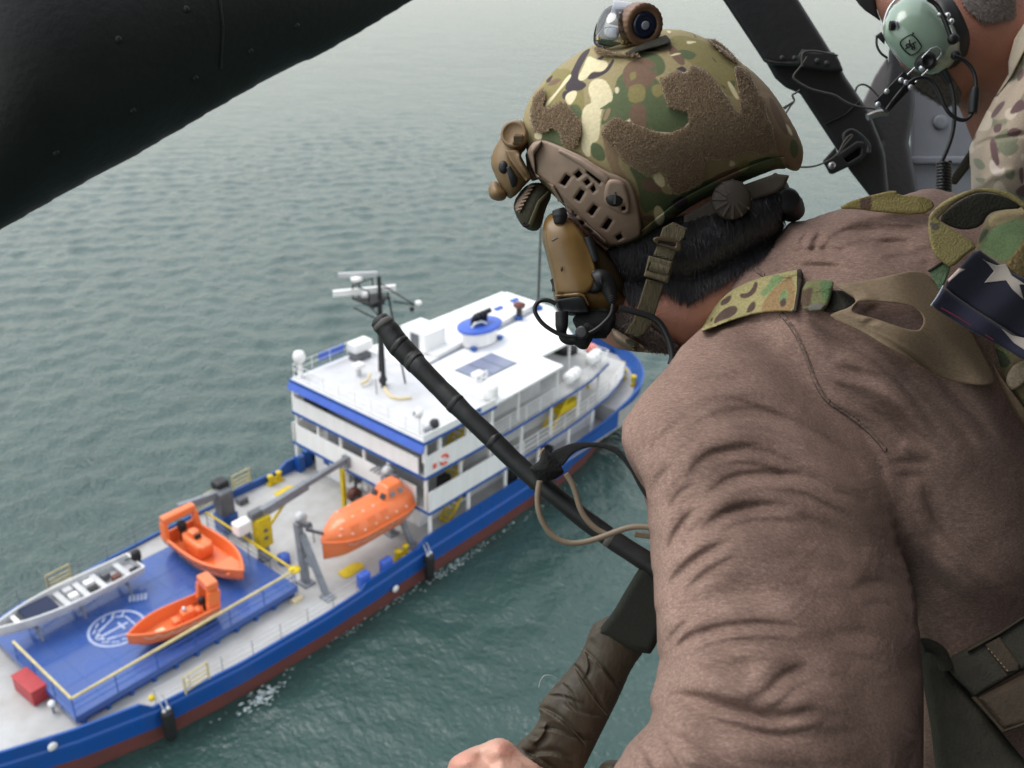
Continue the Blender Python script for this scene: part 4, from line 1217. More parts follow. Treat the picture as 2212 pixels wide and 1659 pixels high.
def clear_mat():
    m = bpy.data.materials.new('clear_polycarbonate'); m.use_nodes = True
    n, l = m.node_tree.nodes, m.node_tree.links; n.remove(n['Principled BSDF'])
    tr = n.new('ShaderNodeBsdfTransparent'); tr.inputs[0].default_value = (.93, .94, .94, 1)
    gl = n.new('ShaderNodeBsdfGlossy'); gl.inputs['Roughness'].default_value = .06
    fr = n.new('ShaderNodeFresnel'); fr.inputs['IOR'].default_value = 1.5
    ad = n.new('ShaderNodeMath'); ad.operation = 'ADD'; ad.inputs[1].default_value = .06
    mx = n.new('ShaderNodeMixShader'); l.new(fr.outputs[0], ad.inputs[0]); l.new(ad.outputs[0], mx.inputs[0]); l.new(tr.outputs[0], mx.inputs[1]); l.new(gl.outputs[0], mx.inputs[2])
    l.new(mx.outputs[0], n['Material Output'].inputs[0]); return m
m_clear = clear_mat()
m_bronze = mat('ribbed_bronze_cap', (0.19, 0.105, 0.062), 0.4, metal=.35, var=.12, vscale=60)
m_lens = mat('dark_blue_lens', (0.012, 0.016, 0.035), 0.12)
m_gold = mat('brass_contact', (0.55, 0.36, 0.1), 0.3, metal=1)
m_cell = mat('battery_label', (0.55, 0.57, 0.62), 0.4)
m_green = mat('sage_green_headset', (0.245, 0.335, 0.255), 0.22, var=.06, vscale=15, coat=.6)
m_paintcol = mat('printed_camouflage', (1, 1, 1), 0.82, spec=.25, attr='Col', var=.10, vscale=300, bump=.10, bscale=700)
m_paintweb = mat('printed_camouflage_webbing', (1, 1, 1), 0.85, attr='Col', var=.22, vscale=420, bump=.7, bscale=520)
m_paintcloth = mat('printed_cloth', (1, 1, 1), 0.88, attr='Col', var=.12, vscale=500, bump=.35, bscale=900, sheen=.15)
m_tanstrap = mat('tan_smooth_webbing', (0.21, 0.15, 0.092), 0.75, var=.2, vscale=700, bump=.5, bscale=1300, stretch=(.35, 1, 1))
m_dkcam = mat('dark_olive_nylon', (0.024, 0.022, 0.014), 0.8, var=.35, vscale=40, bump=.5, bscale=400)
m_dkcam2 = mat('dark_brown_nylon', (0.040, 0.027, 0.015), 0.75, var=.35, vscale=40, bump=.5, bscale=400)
m_thread = mat('sewing_thread', (0.30, 0.21, 0.12), 0.8)
m_cable = mat('black_cable', (0.013, 0.013, 0.014), 0.38)

def shirt_mat():
    m = bpy.data.materials.new('heathered_brown_knit'); m.use_nodes = True
    n, l = m.node_tree.nodes, m.node_tree.links; b = n['Principled BSDF']
    b.inputs['Roughness'].default_value = .92; b.inputs['Sheen Weight'].default_value = .0
    b.inputs['Specular IOR Level'].default_value = .15
    tc = n.new('ShaderNodeTexCoord')
    def noise(scale, st, det=2):
        mp = n.new('ShaderNodeMapping'); mp.inputs['Scale'].default_value = st; mp.inputs['Rotation'].default_value = (0.2, .1, .3)
        l.new(tc.outputs['Object'], mp.inputs[0])
        t = n.new('ShaderNodeTexNoise'); t.inputs['Scale'].default_value = scale; t.inputs['Detail'].default_value = det
        l.new(mp.outputs[0], t.inputs['Vector']); return t
    a = noise(1100, (.45, 1, 1)); c = noise(520, (.35, 1, 1), 3); d_ = noise(14, (1, 1, 1), 3)
    r = n.new('ShaderNodeValToRGB'); e = r.color_ramp.elements
    e[0].position = .30; e[0].color = (.168, .106, .085, 1); e[1].position = .72; e[1].color = (.370, .258, .212, 1)
    mid = e.new(.5); mid.color = (.250, .163, .131, 1)
    ad = n.new('ShaderNodeMath'); ad.operation = 'ADD'; mu = n.new('ShaderNodeMath'); mu.operation = 'MULTIPLY'; mu.inputs[1].default_value = .5
    l.new(a.outputs['Fac'], ad.inputs[0]); l.new(c.outputs['Fac'], ad.inputs[1]); l.new(ad.outputs[0], mu.inputs[0]); l.new(mu.outputs[0], r.inputs[0])
    hv = n.new('ShaderNodeHueSaturation'); mr = n.new('ShaderNodeMapRange'); mr.inputs['From Min'].default_value = .3; mr.inputs['From Max'].default_value = .7
    mr.inputs['To Min'].default_value = .86; mr.inputs['To Max'].default_value = 1.12
    l.new(d_.outputs['Fac'], mr.inputs['Value']); l.new(mr.outputs[0], hv.inputs['Value']); l.new(r.outputs[0], hv.inputs['Color'])
    l.new(hv.outputs[0], b.inputs['Base Color'])
    bp = n.new('ShaderNodeBump'); bp.inputs['Strength'].default_value = .3; bp.inputs['Distance'].default_value = .0006
    w1 = noise(22, (.55, 1, 1.25), 3); w1.inputs['Distortion'].default_value = .8
    b2 = n.new('ShaderNodeBump'); b2.inputs['Strength'].default_value = .45; b2.inputs['Distance'].default_value = .0055
    l.new(w1.outputs['Fac'], b2.inputs['Height']); l.new(b2.outputs[0], bp.inputs['Normal'])
    l.new(mu.outputs[0], bp.inputs['Height']); l.new(bp.outputs[0], b.inputs['Normal'])
    return m
m_shirt = shirt_mat()

def ptube(pts, r, n=10):
    """smooth tube through (x, y, depth) picture points; r in metres"""
    q = [P(*p) for p in pts]
    q = smooth_poly(q, closed=False, k=3)
    if hasattr(r, '__len__'): r = list(np.interp(np.linspace(0, 1, len(q)), np.linspace(0, 1, len(r)), r))
    return MB().tube(q, r, n)
def rtube(reg, pts, d, r, n=10):
    return ptube([(*g(reg, [p[:2]])[0], p[2] if len(p) > 2 else d) for p in pts], r, n)

# ================================================================== helicopter airframe round the door
heli = near('helicopter', P(1900, 300, 1.7), 'matte black helicopter airframe and struts framing the open door', 'helicopter')
hb = BASE[heli.name]
# large dark fairing crossing the top left corner: slightly uneven lower edge, curved belly
lower_edge = [(-160, 580), (0, 496), (150, 410), (300, 330), (430, 254), (445, 244), (560, 180), (650, 133), (668, 129), (760, 78), (890, 0), (1000, -66)]
poly = lower_edge + [(700, -260), (-160, -260)]
fair = Inflated(poly, plane_depth([(0, 0, 1.45), (800, 0, 1.75), (0, 500, 1.5)]), .16, step=8)
fo = fair.mesh('door_fairing', m_heli, heli)
for (x, y) in ((255, 85), (402, 20), (421, 168), (286, 238), (120, 330), (640, 55), (540, 110)):
    dd = float(fair.front(np.array([x]), np.array([y]))[0])
    c = np.array(P(x, y, dd)); ax = np.array(P(x, y, 1)); ax = -ax / np.linalg.norm(ax)
    MB().lathe([(.0055, -.004), (.0055, .0006), (.003, .0018), (.0005, .002)], c, ax, n=10).build('rivet', m_rub, fo)
drape('panel_seam', [(468, -40), (474, -40), (485, 60), (480, 150), (474, 150), (479, 60)], fair.front, m_rub, fo, half=.0015, w0=0, step=2)
# strut: upper beam with a flanged lower end, riveted lip, lower arm and bracket
dS = plane_depth([(1553, 0, 1.55), (1750, 0, 1.55), (1900, 420, 1.62)])
ub = drape('door_strut', [(1535, -40), (1640, 118), (1650, 134), (1668, 141), (1768, 146), (1806, 142), (1798, 116), (1700, -40)], dS, m_heli2, heli, half=.03, rnd=.008, step=4)
drape('strut_lip', g(3, [(0, 490), (60, 540), (300, 560), (560, 600), (690, 600), (650, 500), (610, 440), (420, 430), (340, 410), (300, 470), (290, 520), (130, 520)]), dS, m_heli2, ub, half=.036, rnd=.004, step=3)
for p in ((170, 490), (275, 492), (465, 515), (545, 535)):
    c = np.array(G(3, *p, float(dS(*g(3, [p])[0])) - .037)); MB().lathe([(.0045, 0), (.0045, .0015), (.002, .003)], c, (0, -1, 0), n=10).build('rivet', m_heli2, ub)
la = drape('strut_arm', g(3, [(20, 500), (640, 520), (700, 640), (900, 930), (1000, 1180), (1040, 1300), (1080, 1720), (960, 1720), (740, 1440), (610, 1230), (320, 790), (200, 740), (110, 660)]), lambda U, V: dS(U, V) + .03, m_heli2, heli, half=.03, rnd=.008, step=4)
drape('arm_rib', g(3, [(530, 1040), (700, 960), (830, 840), (835, 850), (710, 975), (545, 1055)]), lambda U, V: dS(U, V) - .002, m_rub, la, half=.003, step=2)
drape('bracket', [g(3, [(510, 1360), (620, 1240), (640, 1300), (800, 1190), (900, 1200), (910, 1280), (830, 1360), (600, 1470), (570, 1468)])], lambda U, V: dS(U, V) - .01, m_heli2, la, half=.012, rnd=.003, step=2.5, holes=[g(3, [(690, 1340), (800, 1260), (835, 1250), (830, 1310), (720, 1375)])])
MB().lathe([(.006, 0), (.006, .003), (.002, .004)], G(3, 588, 1398, 1.575), (0, -1, 0), n=10).build('bracket_bolt', m_steel, la)
rtube(3, [(700, 1190), (690, 1130), (750, 1095), (800, 1120), (860, 1170), (905, 1230), (900, 1290)], 1.56, .0035).build('bracket_ring', m_heli2, la)
# grey column and inner panel behind the crewman
dC = const(1.72)
drape('door_column', g(3, [(930, 1659), (1000, 1200), (870, 950), (1000, 900), (1070, 560), (1070, 430), (1120, 300), (1280, 300), (1290, 900), (1240, 1200), (1360, 1800), (1000, 1800)]), dC, m_heli2, heli, half=.03, rnd=.01, step=4)
drape('window_post', g(3, [(850, 860), (950, 640), (1060, 470), (1075, 560), (1060, 900), (900, 1000)]), const(1.74), mat('grey_post_paint', (.19, .18, .18), .5, var=.2, vscale=20), heli, half=.02, step=4)
dI = const(1.8)
pn = drape('inner_panel', g(3, [(1250, 500), (2000, 500), (2100, 900), (2100, 1800), (1290, 1800), (1250, 1400)]), dI, m_hpanel, heli, half=.02, rnd=.006, step=5)
drape('panel_ridge', g(3, [(1250, 1330), (1280, 1318), (1900, 1318), (1900, 1385), (1280, 1385), (1250, 1370)]), const(1.775), m_hpanel, pn, half=.008, rnd=.003, step=3)
MB().lathe([(.0135, 0), (.0135, .004), (.011, .006), (.004, .006)], G(3, 1503, 1035, 1.78), (0, -1, 0), n=20).build('panel_boss', m_hpanel, pn)
for p in ((1280, 700), (1880, 920), (1850, 860), (1220, 1240)): MB().lathe([(.005, 0), (.005, .002), (.002, .003)], G(3, *p, 1.778), (0, -1, 0), n=10).build('rivet', m_hpanel, pn)
# lacing wires on the strut
for k, pts in enumerate((
    [(340, 560), (330, 440), (420, 425), (560, 450), (640, 470)],
    [(380, 480), (330, 560), (250, 650), (300, 690), (400, 750), (520, 780), (620, 800), (700, 860), (800, 900), (960, 920)],
    [(790, 770), (800, 730), (850, 705), (920, 740), (990, 820)],
    [(320, 1410), (420, 1410), (520, 1380), (640, 1310), (700, 1180), (760, 1130), (760, 1160), (700, 1220), (640, 1310)],
    [(320, 760), (280, 790), (250, 800), (280, 850), (250, 880), (200, 960)], [(250, 870), (180, 910)], [(260, 860), (190, 920)], [(890, 990), (960, 960), (1060, 950)])):
    rtube(3, pts, 1.5 if k != 3 else 1.53, .0016 if k != 7 else .006, 6).build('lacing_wire', m_wire if k not in (7,) else m_steel, heli)
# unseen cabin round the crew: roof, walls and dark lining shaped to shade them
m_cabin = mat('grey_cabin_lining', (.06, .062, .065), .8, var=.15, vscale=4)
MB().box((.95, .2, .92), (1.8, 1.6, .06)).build('cabin_roof', m_cabin, heli)
MB().box((.86, .4, -.1), (.06, 1.9, 2.2)).build('cabin_side', m_cabin, heli)
MB().box((.8, -.75, 0), (2.0, .06, 2.6)).build('cabin_rear', m_cabin, heli)
MB().box((.85, .35, -.80), (1.0, 1.6, .06)).build('cabin_floor', m_cabin, heli)
MB().box((.78, .66, -.62), (.8, .66, .36), bev=.03).build('unseen_shade_block', m_cabin, heli)  # unseen block added below the view to deepen the lower-right shade

# ================================================================== second crewman (top right)
man2 = near('person', P(2060, 420, 1.35), 'bearded person in tan camouflage shirt wearing a green headset, at the cabin panel', 'person')
cam_tan = [(176, 160, 140), (122, 98, 96), (120, 122, 100), (200, 182, 160)]
def noise_camo(cols, scale, thr, seed=1):
    r_ = np.random.RandomState(seed)
    ks = r_.randn(3, 14, 2) / scale; ph = r_.rand(3, 14) * 6.283
    def f(u, v):
        out = np.tile(np.array(lin(cols[0])), (len(u), 1))
        for i in range(1, len(cols)):
            s_ = sum(np.cos(ks[(i - 1) % 3, j, 0] * u + ks[(i - 1) % 3, j, 1] * v * .8 + ph[(i - 1) % 3, j]) for j in range(14)) / 3.7
            k = np.clip((s_ - thr[i - 1]) * 6, 0, 1)[:, None]
            out = out * (1 - k) + np.array(lin(cols[i])) * k
        return out
    return f
# body: head, neck, shoulders in one skin
def frustum_mesh(name, ub, vb, db, step, dstep, func, m, parent, paint=None, lap=2, fold=None):
    u = np.arange(ub[0], ub[1], step); v = np.arange(vb[0], vb[1], step); d = np.arange(db[0], db[1], dstep)
    U, V = np.meshgrid(u, v, indexing='ij')
    Fv = func(U[:, :, None], V[:, :, None], d[None, None, :]).astype(np.float32)
    for ax in range(3):
        sl = [slice(None)] * 3
        sl[ax] = 0; Fv[tuple(sl)] = np.maximum(Fv[tuple(sl)], .001); sl[ax] = -1; Fv[tuple(sl)] = np.maximum(Fv[tuple(sl)], .001)
    vv, fq = surfnet(Fv)
    uu = u[0] + vv[:, 0] * step; v2 = v[0] + vv[:, 1] * step; dd = d[0] + vv[:, 2] * dstep
    if lap:
        X = laplace(np.stack([uu, v2, dd * F2], 1), fq, lap, .5); uu, v2, dd = X[:, 0], X[:, 1], X[:, 2] / F2
    if fold is not None: dd = dd - fold(uu, v2, dd)
    X = uvd_to_xyz(uu, v2, dd) - np.array(BASE[parent.name])
    me = mesh_from(name, X, fq, True)
    if paint is not None: add_color(me, paint(uu, v2))
    return link(name, me, m, parent)
def xyz(U, V, d):
    U, V, d = U.astype(np.float32), V.astype(np.float32), d.astype(np.float32)
    return (U - np.float32(CU)) / np.float32(F2) * d, d + 0 * U, -(V - np.float32(CV)) / np.float32(F2) * d
def inf_sdf(inf, U, V, d):
    h = inf.H(U[:, :, 0], V[:, :, 0])[:, :, None]; dc = inf.dc(U[:, :, 0], V[:, :, 0])[:, :, None]
    return (np.sqrt(((d - dc) / inf.T) ** 2 + np.maximum(1 - h, 0)) - 1) * inf.T
head2 = Inflated(g(3, [(930, -120), (960, 0), (985, 120), (1050, 250), (1100, 420), (1180, 560), (1260, 620), (1300, 720), (1420, 800), (1560, 880), (1680, 870), (1800, 760), (2000, 780), (2300, 700), (2300, -300), (1100, -300)]), const(1.40), .085, step=4)
def f2(U, V, d):
    X, Y, Z = xyz(U, V, d)
    return smin(inf_sdf(head2, U, V, d), capsule(X, Y, Z, G(3, 1900, 300, 1.42), G(3, 2500, 1000, 1.42), .07, .12), .03)
frustum_mesh('body', (1870, 2290), (-90, 330), (1.22, 1.6), 4.0, .006, f2, mat('weathered_skin', (0.27, 0.125, 0.085), .5, var=.4, vscale=50, var2=(.30, .095, .062), bump=.4, bscale=350, sss=.12), man2)
skin2 = lambda U, V: head2.front(U, V)
# strands of hair grown on a surface
def strands(name, poly, D, n_, L, dirv, m, parent, r=.0006, seed=1, lift=.004, curl=.25, nseg=4, base_off=0.0):
    r_ = np.random.RandomState(seed); a = np.array(poly); V = []; Fc = []
    us = []; 
    while len(us) < n_:
        c = np.stack([a[:, 0].min() + r_.rand(n_ * 2) * np.ptp(a[:, 0]), a[:, 1].min() + r_.rand(n_ * 2) * np.ptp(a[:, 1])], 1)
        us += list(c[polysdf(poly, c[:, 0], c[:, 1]) < 0])
    us = np.array(us[:n_])
    dr = dirv(us[:, 0], us[:, 1]); ang = np.arctan2(dr[1], dr[0]) + r_.randn(n_) * curl
    ln = L * (.6 + .8 * r_.rand(n_)); bend = r_.randn(n_) * curl; lf = lift * (.35 + 1.3 * r_.rand(n_))
    d0 = D(us[:, 0], us[:, 1]); gx = (D(us[:, 0] + 1.5, us[:, 1]) - D(us[:, 0] - 1.5, us[:, 1])) / 3 * F2 / d0; gy = (D(us[:, 0], us[:, 1] + 1.5) - D(us[:, 0], us[:, 1] - 1.5)) / 3 * F2 / d0
    sl = np.clip(np.sqrt(1 + gx * gx + gy * gy), 1, 3)
    K = []
    for k in range(nseg + 1):
        t = k / nseg; an = ang + bend * t
        uu = us[:, 0] + np.cos(an) * ln * t; v2 = us[:, 1] + np.sin(an) * ln * t
        dd = D(uu, v2) - (lf * (.25 + 1.2 * t - .9 * t * t) + .0008 + base_off) * sl
        K.append((uvd_to_xyz(uu, v2, dd), -np.sin(an), np.cos(an), dd))
    VV = []; FF = []
    base_ = np.array(BASE[parent.name])
    for k, (X, sx_, sy_, dd) in enumerate(K):
        rr = r * (1 - .8 * k / nseg)
        off = np.stack([sx_ * rr, np.zeros(n_), -sy_ * rr], 1)
        VV.append(X - base_ + off); VV.append(X - base_ - off)
    VV = np.concatenate(VV)
    i = np.arange(n_)
    for k in range(nseg):
        FF.append(np.stack([2 * k * n_ + i, (2 * k + 1) * n_ + i, (2 * k + 3) * n_ + i, (2 * k + 2) * n_ + i], 1))
    me = mesh_from(name, VV, np.concatenate(FF), True)
    o = link(name, me, m, parent)
    return o
hp = g(3, [(1650, -80), (2340, -80), (2340, 150), (2180, 120), (1980, 150), (1850, 170), (1780, 120), (1700, 40)])
strands('hair', hp, skin2, 6000, 14, lambda u, v: (np.full_like(u, .8), np.full_like(u, .5)), m_ghair, man2, r=.0007, lift=.003)
bp_ = g(3, [(1230, 590), (1350, 620), (1500, 610), (1600, 640), (1690, 780), (1660, 860), (1560, 880), (1420, 800), (1300, 730)])
strands('beard', bp_, skin2, 5000, 10, lambda u, v: (np.full_like(u, -.3), np.full_like(u, .9)), m_ghair, man2, r=.0006, lift=.005, seed=4)
# camouflage shirt: collar and shoulder
sh2 = Inflated(g(3, [(2420, 60), (2212, 200), (2130, 420), (2085, 560), (2090, 650), (1960, 830), (1880, 980), (1820, 1100), (1750, 1250), (1765, 1450), (1775, 1640), (1900, 1800), (2600, 1800), (2600, 60)]), const(1.33), .11, step=3)
lay = []
for pl in ([(1990, 880), (2060, 840), (2040, 900), (1960, 1000), (1920, 990)], [(2080, 960), (2150, 850), (2212, 830), (2212, 930), (2130, 960)], [(1950, 1060), (2030, 1030), (2020, 1110), (1960, 1130)], [(2050, 1140), (2110, 1070), (2212, 1100), (2150, 1160)], [(1920, 1180), (1970, 1170), (1990, 1280), (2010, 1400), (1960, 1400), (1930, 1290)], [(2150, 640), (2212, 560), (2212, 640), (2160, 700)], [(2160, 1430), (2212, 1400), (2212, 1560), (2180, 1540)]):
    lay.append(((104, 78, 78), smooth_poly(g(3, pl), True, 2)))
for pl in ([(1770, 1330), (1850, 1340), (1900, 1420), (1820, 1440)], [(1990, 1210), (2140, 1190), (2180, 1260), (2080, 1330), (2010, 1290)], [(1780, 1500), (1900, 1500), (1860, 1560)], [(2060, 1420), (2140, 1440), (2120, 1530), (2050, 1500)]):
    lay.append(((128, 130, 106), smooth_poly(g(3, pl), True, 2)))
for pl in ([(1940, 1330), (2000, 1440), (2060, 1400), (2030, 1500), (1950, 1480), (1910, 1400)], [(2180, 1320), (2212, 1280), (2212, 1380)]):
    lay.append(((214, 198, 184), smooth_poly(g(3, pl), True, 2)))
fold2 = lambda u, v: sum(a_ * np.exp(-(polyline_sd(g(3, pts), u, v)[0] / w_) ** 2) for pts, a_, w_ in (([(1755, 1255), (1900, 1185), (2212, 1130)], -.006, 4), ([(2212, 300), (2060, 620), (1900, 930)], .006, 10), ([(1800, 1600), (1950, 1480), (2100, 1450)], .004, 9), ([(2212, 560), (2050, 800), (1950, 960)], -.005, 8)))
nc = noise_camo([(178, 160, 140), (134, 132, 108), (206, 190, 170), (112, 86, 84)], 14, [.75, .95, 1.15], 11)
def shirt2_paint(u, v):
    c = nc(u, v)
    for col, poly_ in lay:
        k = np.clip(.5 - polysdf(poly_, u, v) / 2, 0, 1)[:, None]; c = c * (1 - k) + np.array(lin(col)) * k
    return c
sh2.mesh('shirt', m_paintcloth, man2, paint=shirt2_paint, fold=fold2)
drape('collar', g(3, [(2230, 170), (2130, 330), (2080, 520), (2085, 620), (1960, 830), (1990, 800), (2110, 640), (2212, 440), (2240, 400)]), lambda U, V: sh2.front(U, V) - .004, m_paintcloth, man2, half=.004, paint=painter((160, 146, 124), []), step=2.5)
drape('sling_strap', g(3, [(1880, 980), (1760, 1250), (1600, 1490), (1590, 1550), (1640, 1560), (1750, 1420), (1760, 1300), (1830, 1130)]), const(1.36), m_dkcam, man2, half=.003, step=3)
drape('cap_brim', g(3, [(770, -30), (960, -30), (975, 100), (1010, 190), (960, 150), (870, 90), (820, 40)]), const(1.40), m_rub, man2, half=.008, rnd=.004, step=3)

# green headset of the second crewman
hs2 = near('aviation_headset', G(3, 1400, 350, 1.28), 'glossy sage green aviation headset with boom microphone on the bearded person', 'headset')
cup = Inflated(smooth_poly(g(3, [(1050, 150), (1090, 60), (1180, -10), (1250, -50), (1400, -50), (1480, 30), (1560, 120), (1640, 260), (1678, 400), (1640, 500), (1560, 590), (1450, 630), (1350, 622), (1250, 590), (1190, 540), (1100, 440), (1030, 330), (1018, 230)]), True, 1), const(1.30), .042, step=2.5)
co = cup.mesh('ear_cup', m_green, hs2)
seal = Inflated(g(3, [(1450, -40), (1600, -40), (1720, 100), (1790, 240), (1795, 350), (1750, 470), (1640, 560), (1500, 620), (1400, 600), (1450, 300)]), const(1.335), .03, step=3)
seal.mesh('ear_seal', m_rub, hs2)
cf = lambda x, y, off=0: float(cup.front(np.array([g(3, [(x, y)])[0][0]]), np.array([g(3, [(x, y)])[0][1]]))[0]) - off
def on(x, y, off=0.0): return G(3, x, y, cf(x, y, off))
def logo_line(pts, r=.0009):
    q = [on(x, y, .0022) for x, y in pts]
    MB().tube(smooth_poly(q, False, 2), r, 6).build('cup_emblem', m_rub, co)
logo_line([(1250, 295), (1270, 293), (1310, 330), (1345, 385), (1346, 400), (1310, 445), (1265, 467), (1245, 462), (1195, 420), (1165, 370), (1172, 345), (1215, 312), (1250, 295)], .0009)
logo_line([(1243, 335), (1252, 380), (1270, 400), (1285, 395)]); logo_line([(1300, 350), (1275, 365), (1255, 380), (1210, 415)])
logo_line([(1250, 385), (1235, 368), (1220, 375), (1218, 392), (1235, 400), (1252, 388)]); logo_line([(1258, 385), (1272, 398), (1262, 415), (1285, 418), (1290, 395), (1275, 370)])
MB().ball(on(1276, 281, .002), .0014, 8).build('cup_mark', m_rub, co)
MB().cyl(on(1120, 215), tuple(np.array(on(1050, 245)) + np.array([0, -.012, 0])), .0058, .0062, 14).build('volume_knob', m_rub, hs2)
MB().cyl(on(1133, 212), on(1118, 217, .002), .0075, None, 8).build('knob_nut', m_chrome, hs2)
MB().lathe([(.0125, -.01), (.0125, .004), (.010, .007), (.0095, .009), (.006, .0105), (.0055, .009)], on(1385, 520, .004), (-.15, -1, -.25), n=20).build('boom_swivel', m_rub, hs2)
MB().ball(tuple(np.array(on(1352, 575, .016))), .0045, 10).build('swivel_screw', m_chrome, hs2)
MB().tube(smooth_poly([on(1350, 490, .012), on(1450, 385, .006), on(1535, 435, .005), on(1450, 540, .012)], False, 1), .0011, 6).build('boom_wire', m_chrome, hs2)
for a_, b_ in (((1290, 570), (970, 880)), ((1400, 590), (1060, 930))): MB().cyl(G(3, *a_, 1.255), G(3, *b_, 1.255), .0011, n=6).build('boom_wire', m_chrome, hs2)
MB().bar(G(3, 1240, 660, 1.255), G(3, 1010, 900, 1.255), .022, .008, upv=(0, 1, 0)).build('boom_block', m_rub, hs2)
for p in ((1170, 680), (1210, 700), (1250, 740), (975, 885), (1050, 775)): MB().lathe([(.0035, 0), (.0035, .003), (.0015, .004)], G(3, *p, 1.247), (0, -1, 0), n=10).build('boom_screw', m_chrome, hs2)
rtube(3, [(1050, 930), (1120, 830), (1230, 700), (1320, 650), (1420, 660), (1490, 760), (1540, 900), (1600, 980), (1700, 1025), (1770, 980), (1790, 900), (1800, 800), (1810, 700), (1790, 600), (1720, 510), (1620, 475)], 1.25, .0026).build('headset_cable', m_cable, hs2)
rtube(3, [(1590, 700), (1620, 800), (1628, 950), (1620, 1080), (1590, 1200), (1540, 1320), (1510, 1380)], 1.27, .0027).build('headset_cable', m_cable, hs2)
rtube(3, [(1530, 590), (1560, 640), (1590, 700)], 1.27, [.006, .005, .003]).build('cable_strain_relief', m_rub, hs2)
rtube(3, [(1800, 740), (1790, 830), (1780, 955)], 1.25, [.005, .0065, .0055]).build('cable_plug', m_rub, hs2)
pts = []
for k in range(110):
    t = k / 109; an = k * .55
    pts.append(G(3, 1535 + 52 * math.cos(an), 1370 + 250 * t + 14 * math.sin(an), 1.27 + .012 * math.sin(an)))
MB().tube(pts, .0028, 7).build('coiled_cable', m_cable, hs2)
rtube(3, [(1400, -10), (1480, 40), (1540, 160), (1600, 330)], 1.262, .003).build('headband_wire', m_cable, hs2)
MB().lathe([(.007, 0), (.007, .005), (.003, .007)], G(3, 1608, 335, 1.262), (0, -1, 0), n=14).build('wire_pivot', m_rub, hs2)
MB().lathe([(.006, 0), (.006, .005), (.003, .007)], G(3, 1630, 470, 1.268), (0, -1, 0), n=14).build('cable_grommet', m_rub, hs2)
for p in ((1500, 125), (1560, 135), (1590, 185)): MB().lathe([(.004, 0), (.004, .003), (.001, .005)], G(3, *p, 1.265), (0, -1, 0), n=8).build('headband_bolt', m_chrome, hs2)
rtube(3, [(1150, -20), (1080, 50), (1040, 150), (1025, 250), (1080, 400), (1180, 520)], 1.30, .0018).build('headband_wire', m_chrome, hs2)
rtube(3, [(970, 300), (965, 380), (1000, 450), (1060, 490)], 1.33, .0016).build('headband_wire', m_cable, hs2)
drape('headband_clip', g(3, [(960, 300), (1010, 265), (1040, 330), (1035, 380)]), const(1.32), m_rub, hs2, half=.003, step=2)

# ================================================================== main crewman
man = near('person', P(1700, 1100, .85), 'person in brown long-sleeved shirt and helmet leaning out of the door, gripping a taped strap', 'person')
neck = Inflated([(1330, 600), (1420, 590), (1560, 560), (1720, 500), (1720, 600), (1600, 720), (1500, 780), (1465, 768), (1400, 755), (1345, 735), (1318, 700), (1325, 640)], const(1.0), .075, step=4)
W_ = P(1230, 1830, .77); E_ = P(1500, 1800, .66)
K = [P(1010, 1640, .745), P(1085, 1616, .735)]
def fbody(U, V, d):
    X, Y, Z = xyz(U, V, d)
    f = inf_sdf(neck, U, V, d)
    def cap(f, a, b, ra, rb, k): return smin(f, capsule(X, Y, Z, a, b, ra, rb), k)
    f = cap(f, P(1400, 400, 1.04), P(1450, 430, 1.04), .075, .075, .04)              # skull
    f = cap(f, P(1330, 520, 1.04), P(1350, 650, 1.03), .055, .045, .04)              # face and jaw
    t = capsule(X, Y, Z, P(1500, 620, 1.0), P(1750, 800, .97), .055, .10)         # neck to chest, kept inside the cloth
    t = cap(t, P(1750, 800, .97), P(2150, 1200, 1.0), .11, .12, .05)
    t = cap(t, P(1560, 960, .80), P(1750, 800, .93), .06, .09, .05)               # shoulder
    t = cap(t, P(1560, 960, .80), E_, .058, .050, .03)                            # upper arm
    f = smin(f, np.maximum(t, fshirt(U, V, d) + .016), .008)
    f = cap(f, E_, W_, .045, .026, .02)                                           # forearm
    f = cap(f, W_, P(1140, 1735, .735), .027, .026, .02)                          # wrist to palm
    f = cap(f, P(1140, 1735, .735), P(1060, 1735, .725), .026, .024, .02)
    return f
def fhand(U, V, d):
    X, Y, Z = xyz(U, V, d)
    f = fbody(U, V, d)
    def cap(f, a, b, ra, rb, k): return smin(f, capsule(X, Y, Z, a, b, ra, rb), k)
    # knuckle row and bent fingers closing round the strap; thumb along the near side
    kn = [(1082, 1640, .712), (1052, 1654, .708), (1020, 1664, .710), (998, 1684, .716)]
    mid = [(1070, 1690, .690), (1036, 1704, .688), (1006, 1714, .692), (990, 1726, .700)]
    tip = [(1115, 1715, .690), (1085, 1732, .688), (1058, 1744, .692), (1040, 1752, .700)]
    for i in range(4):
        f = cap(f, P(1128, 1720, .735), P(*kn[i]), .013, .0118 - .0006 * i, .010)
        f = cap(f, P(*kn[i]), P(*mid[i]), .0098 - .0005 * i, .0088, .005)
        f = cap(f, P(*mid[i]), P(*tip[i]), .0086, .0078, .004)
    f = cap(f, P(1150, 1730, .73), P(1170, 1760, .70), .013, .011, .01); f = cap(f, P(1170, 1760, .70), P(1140, 1780, .69), .0105, .009, .006)
    return f
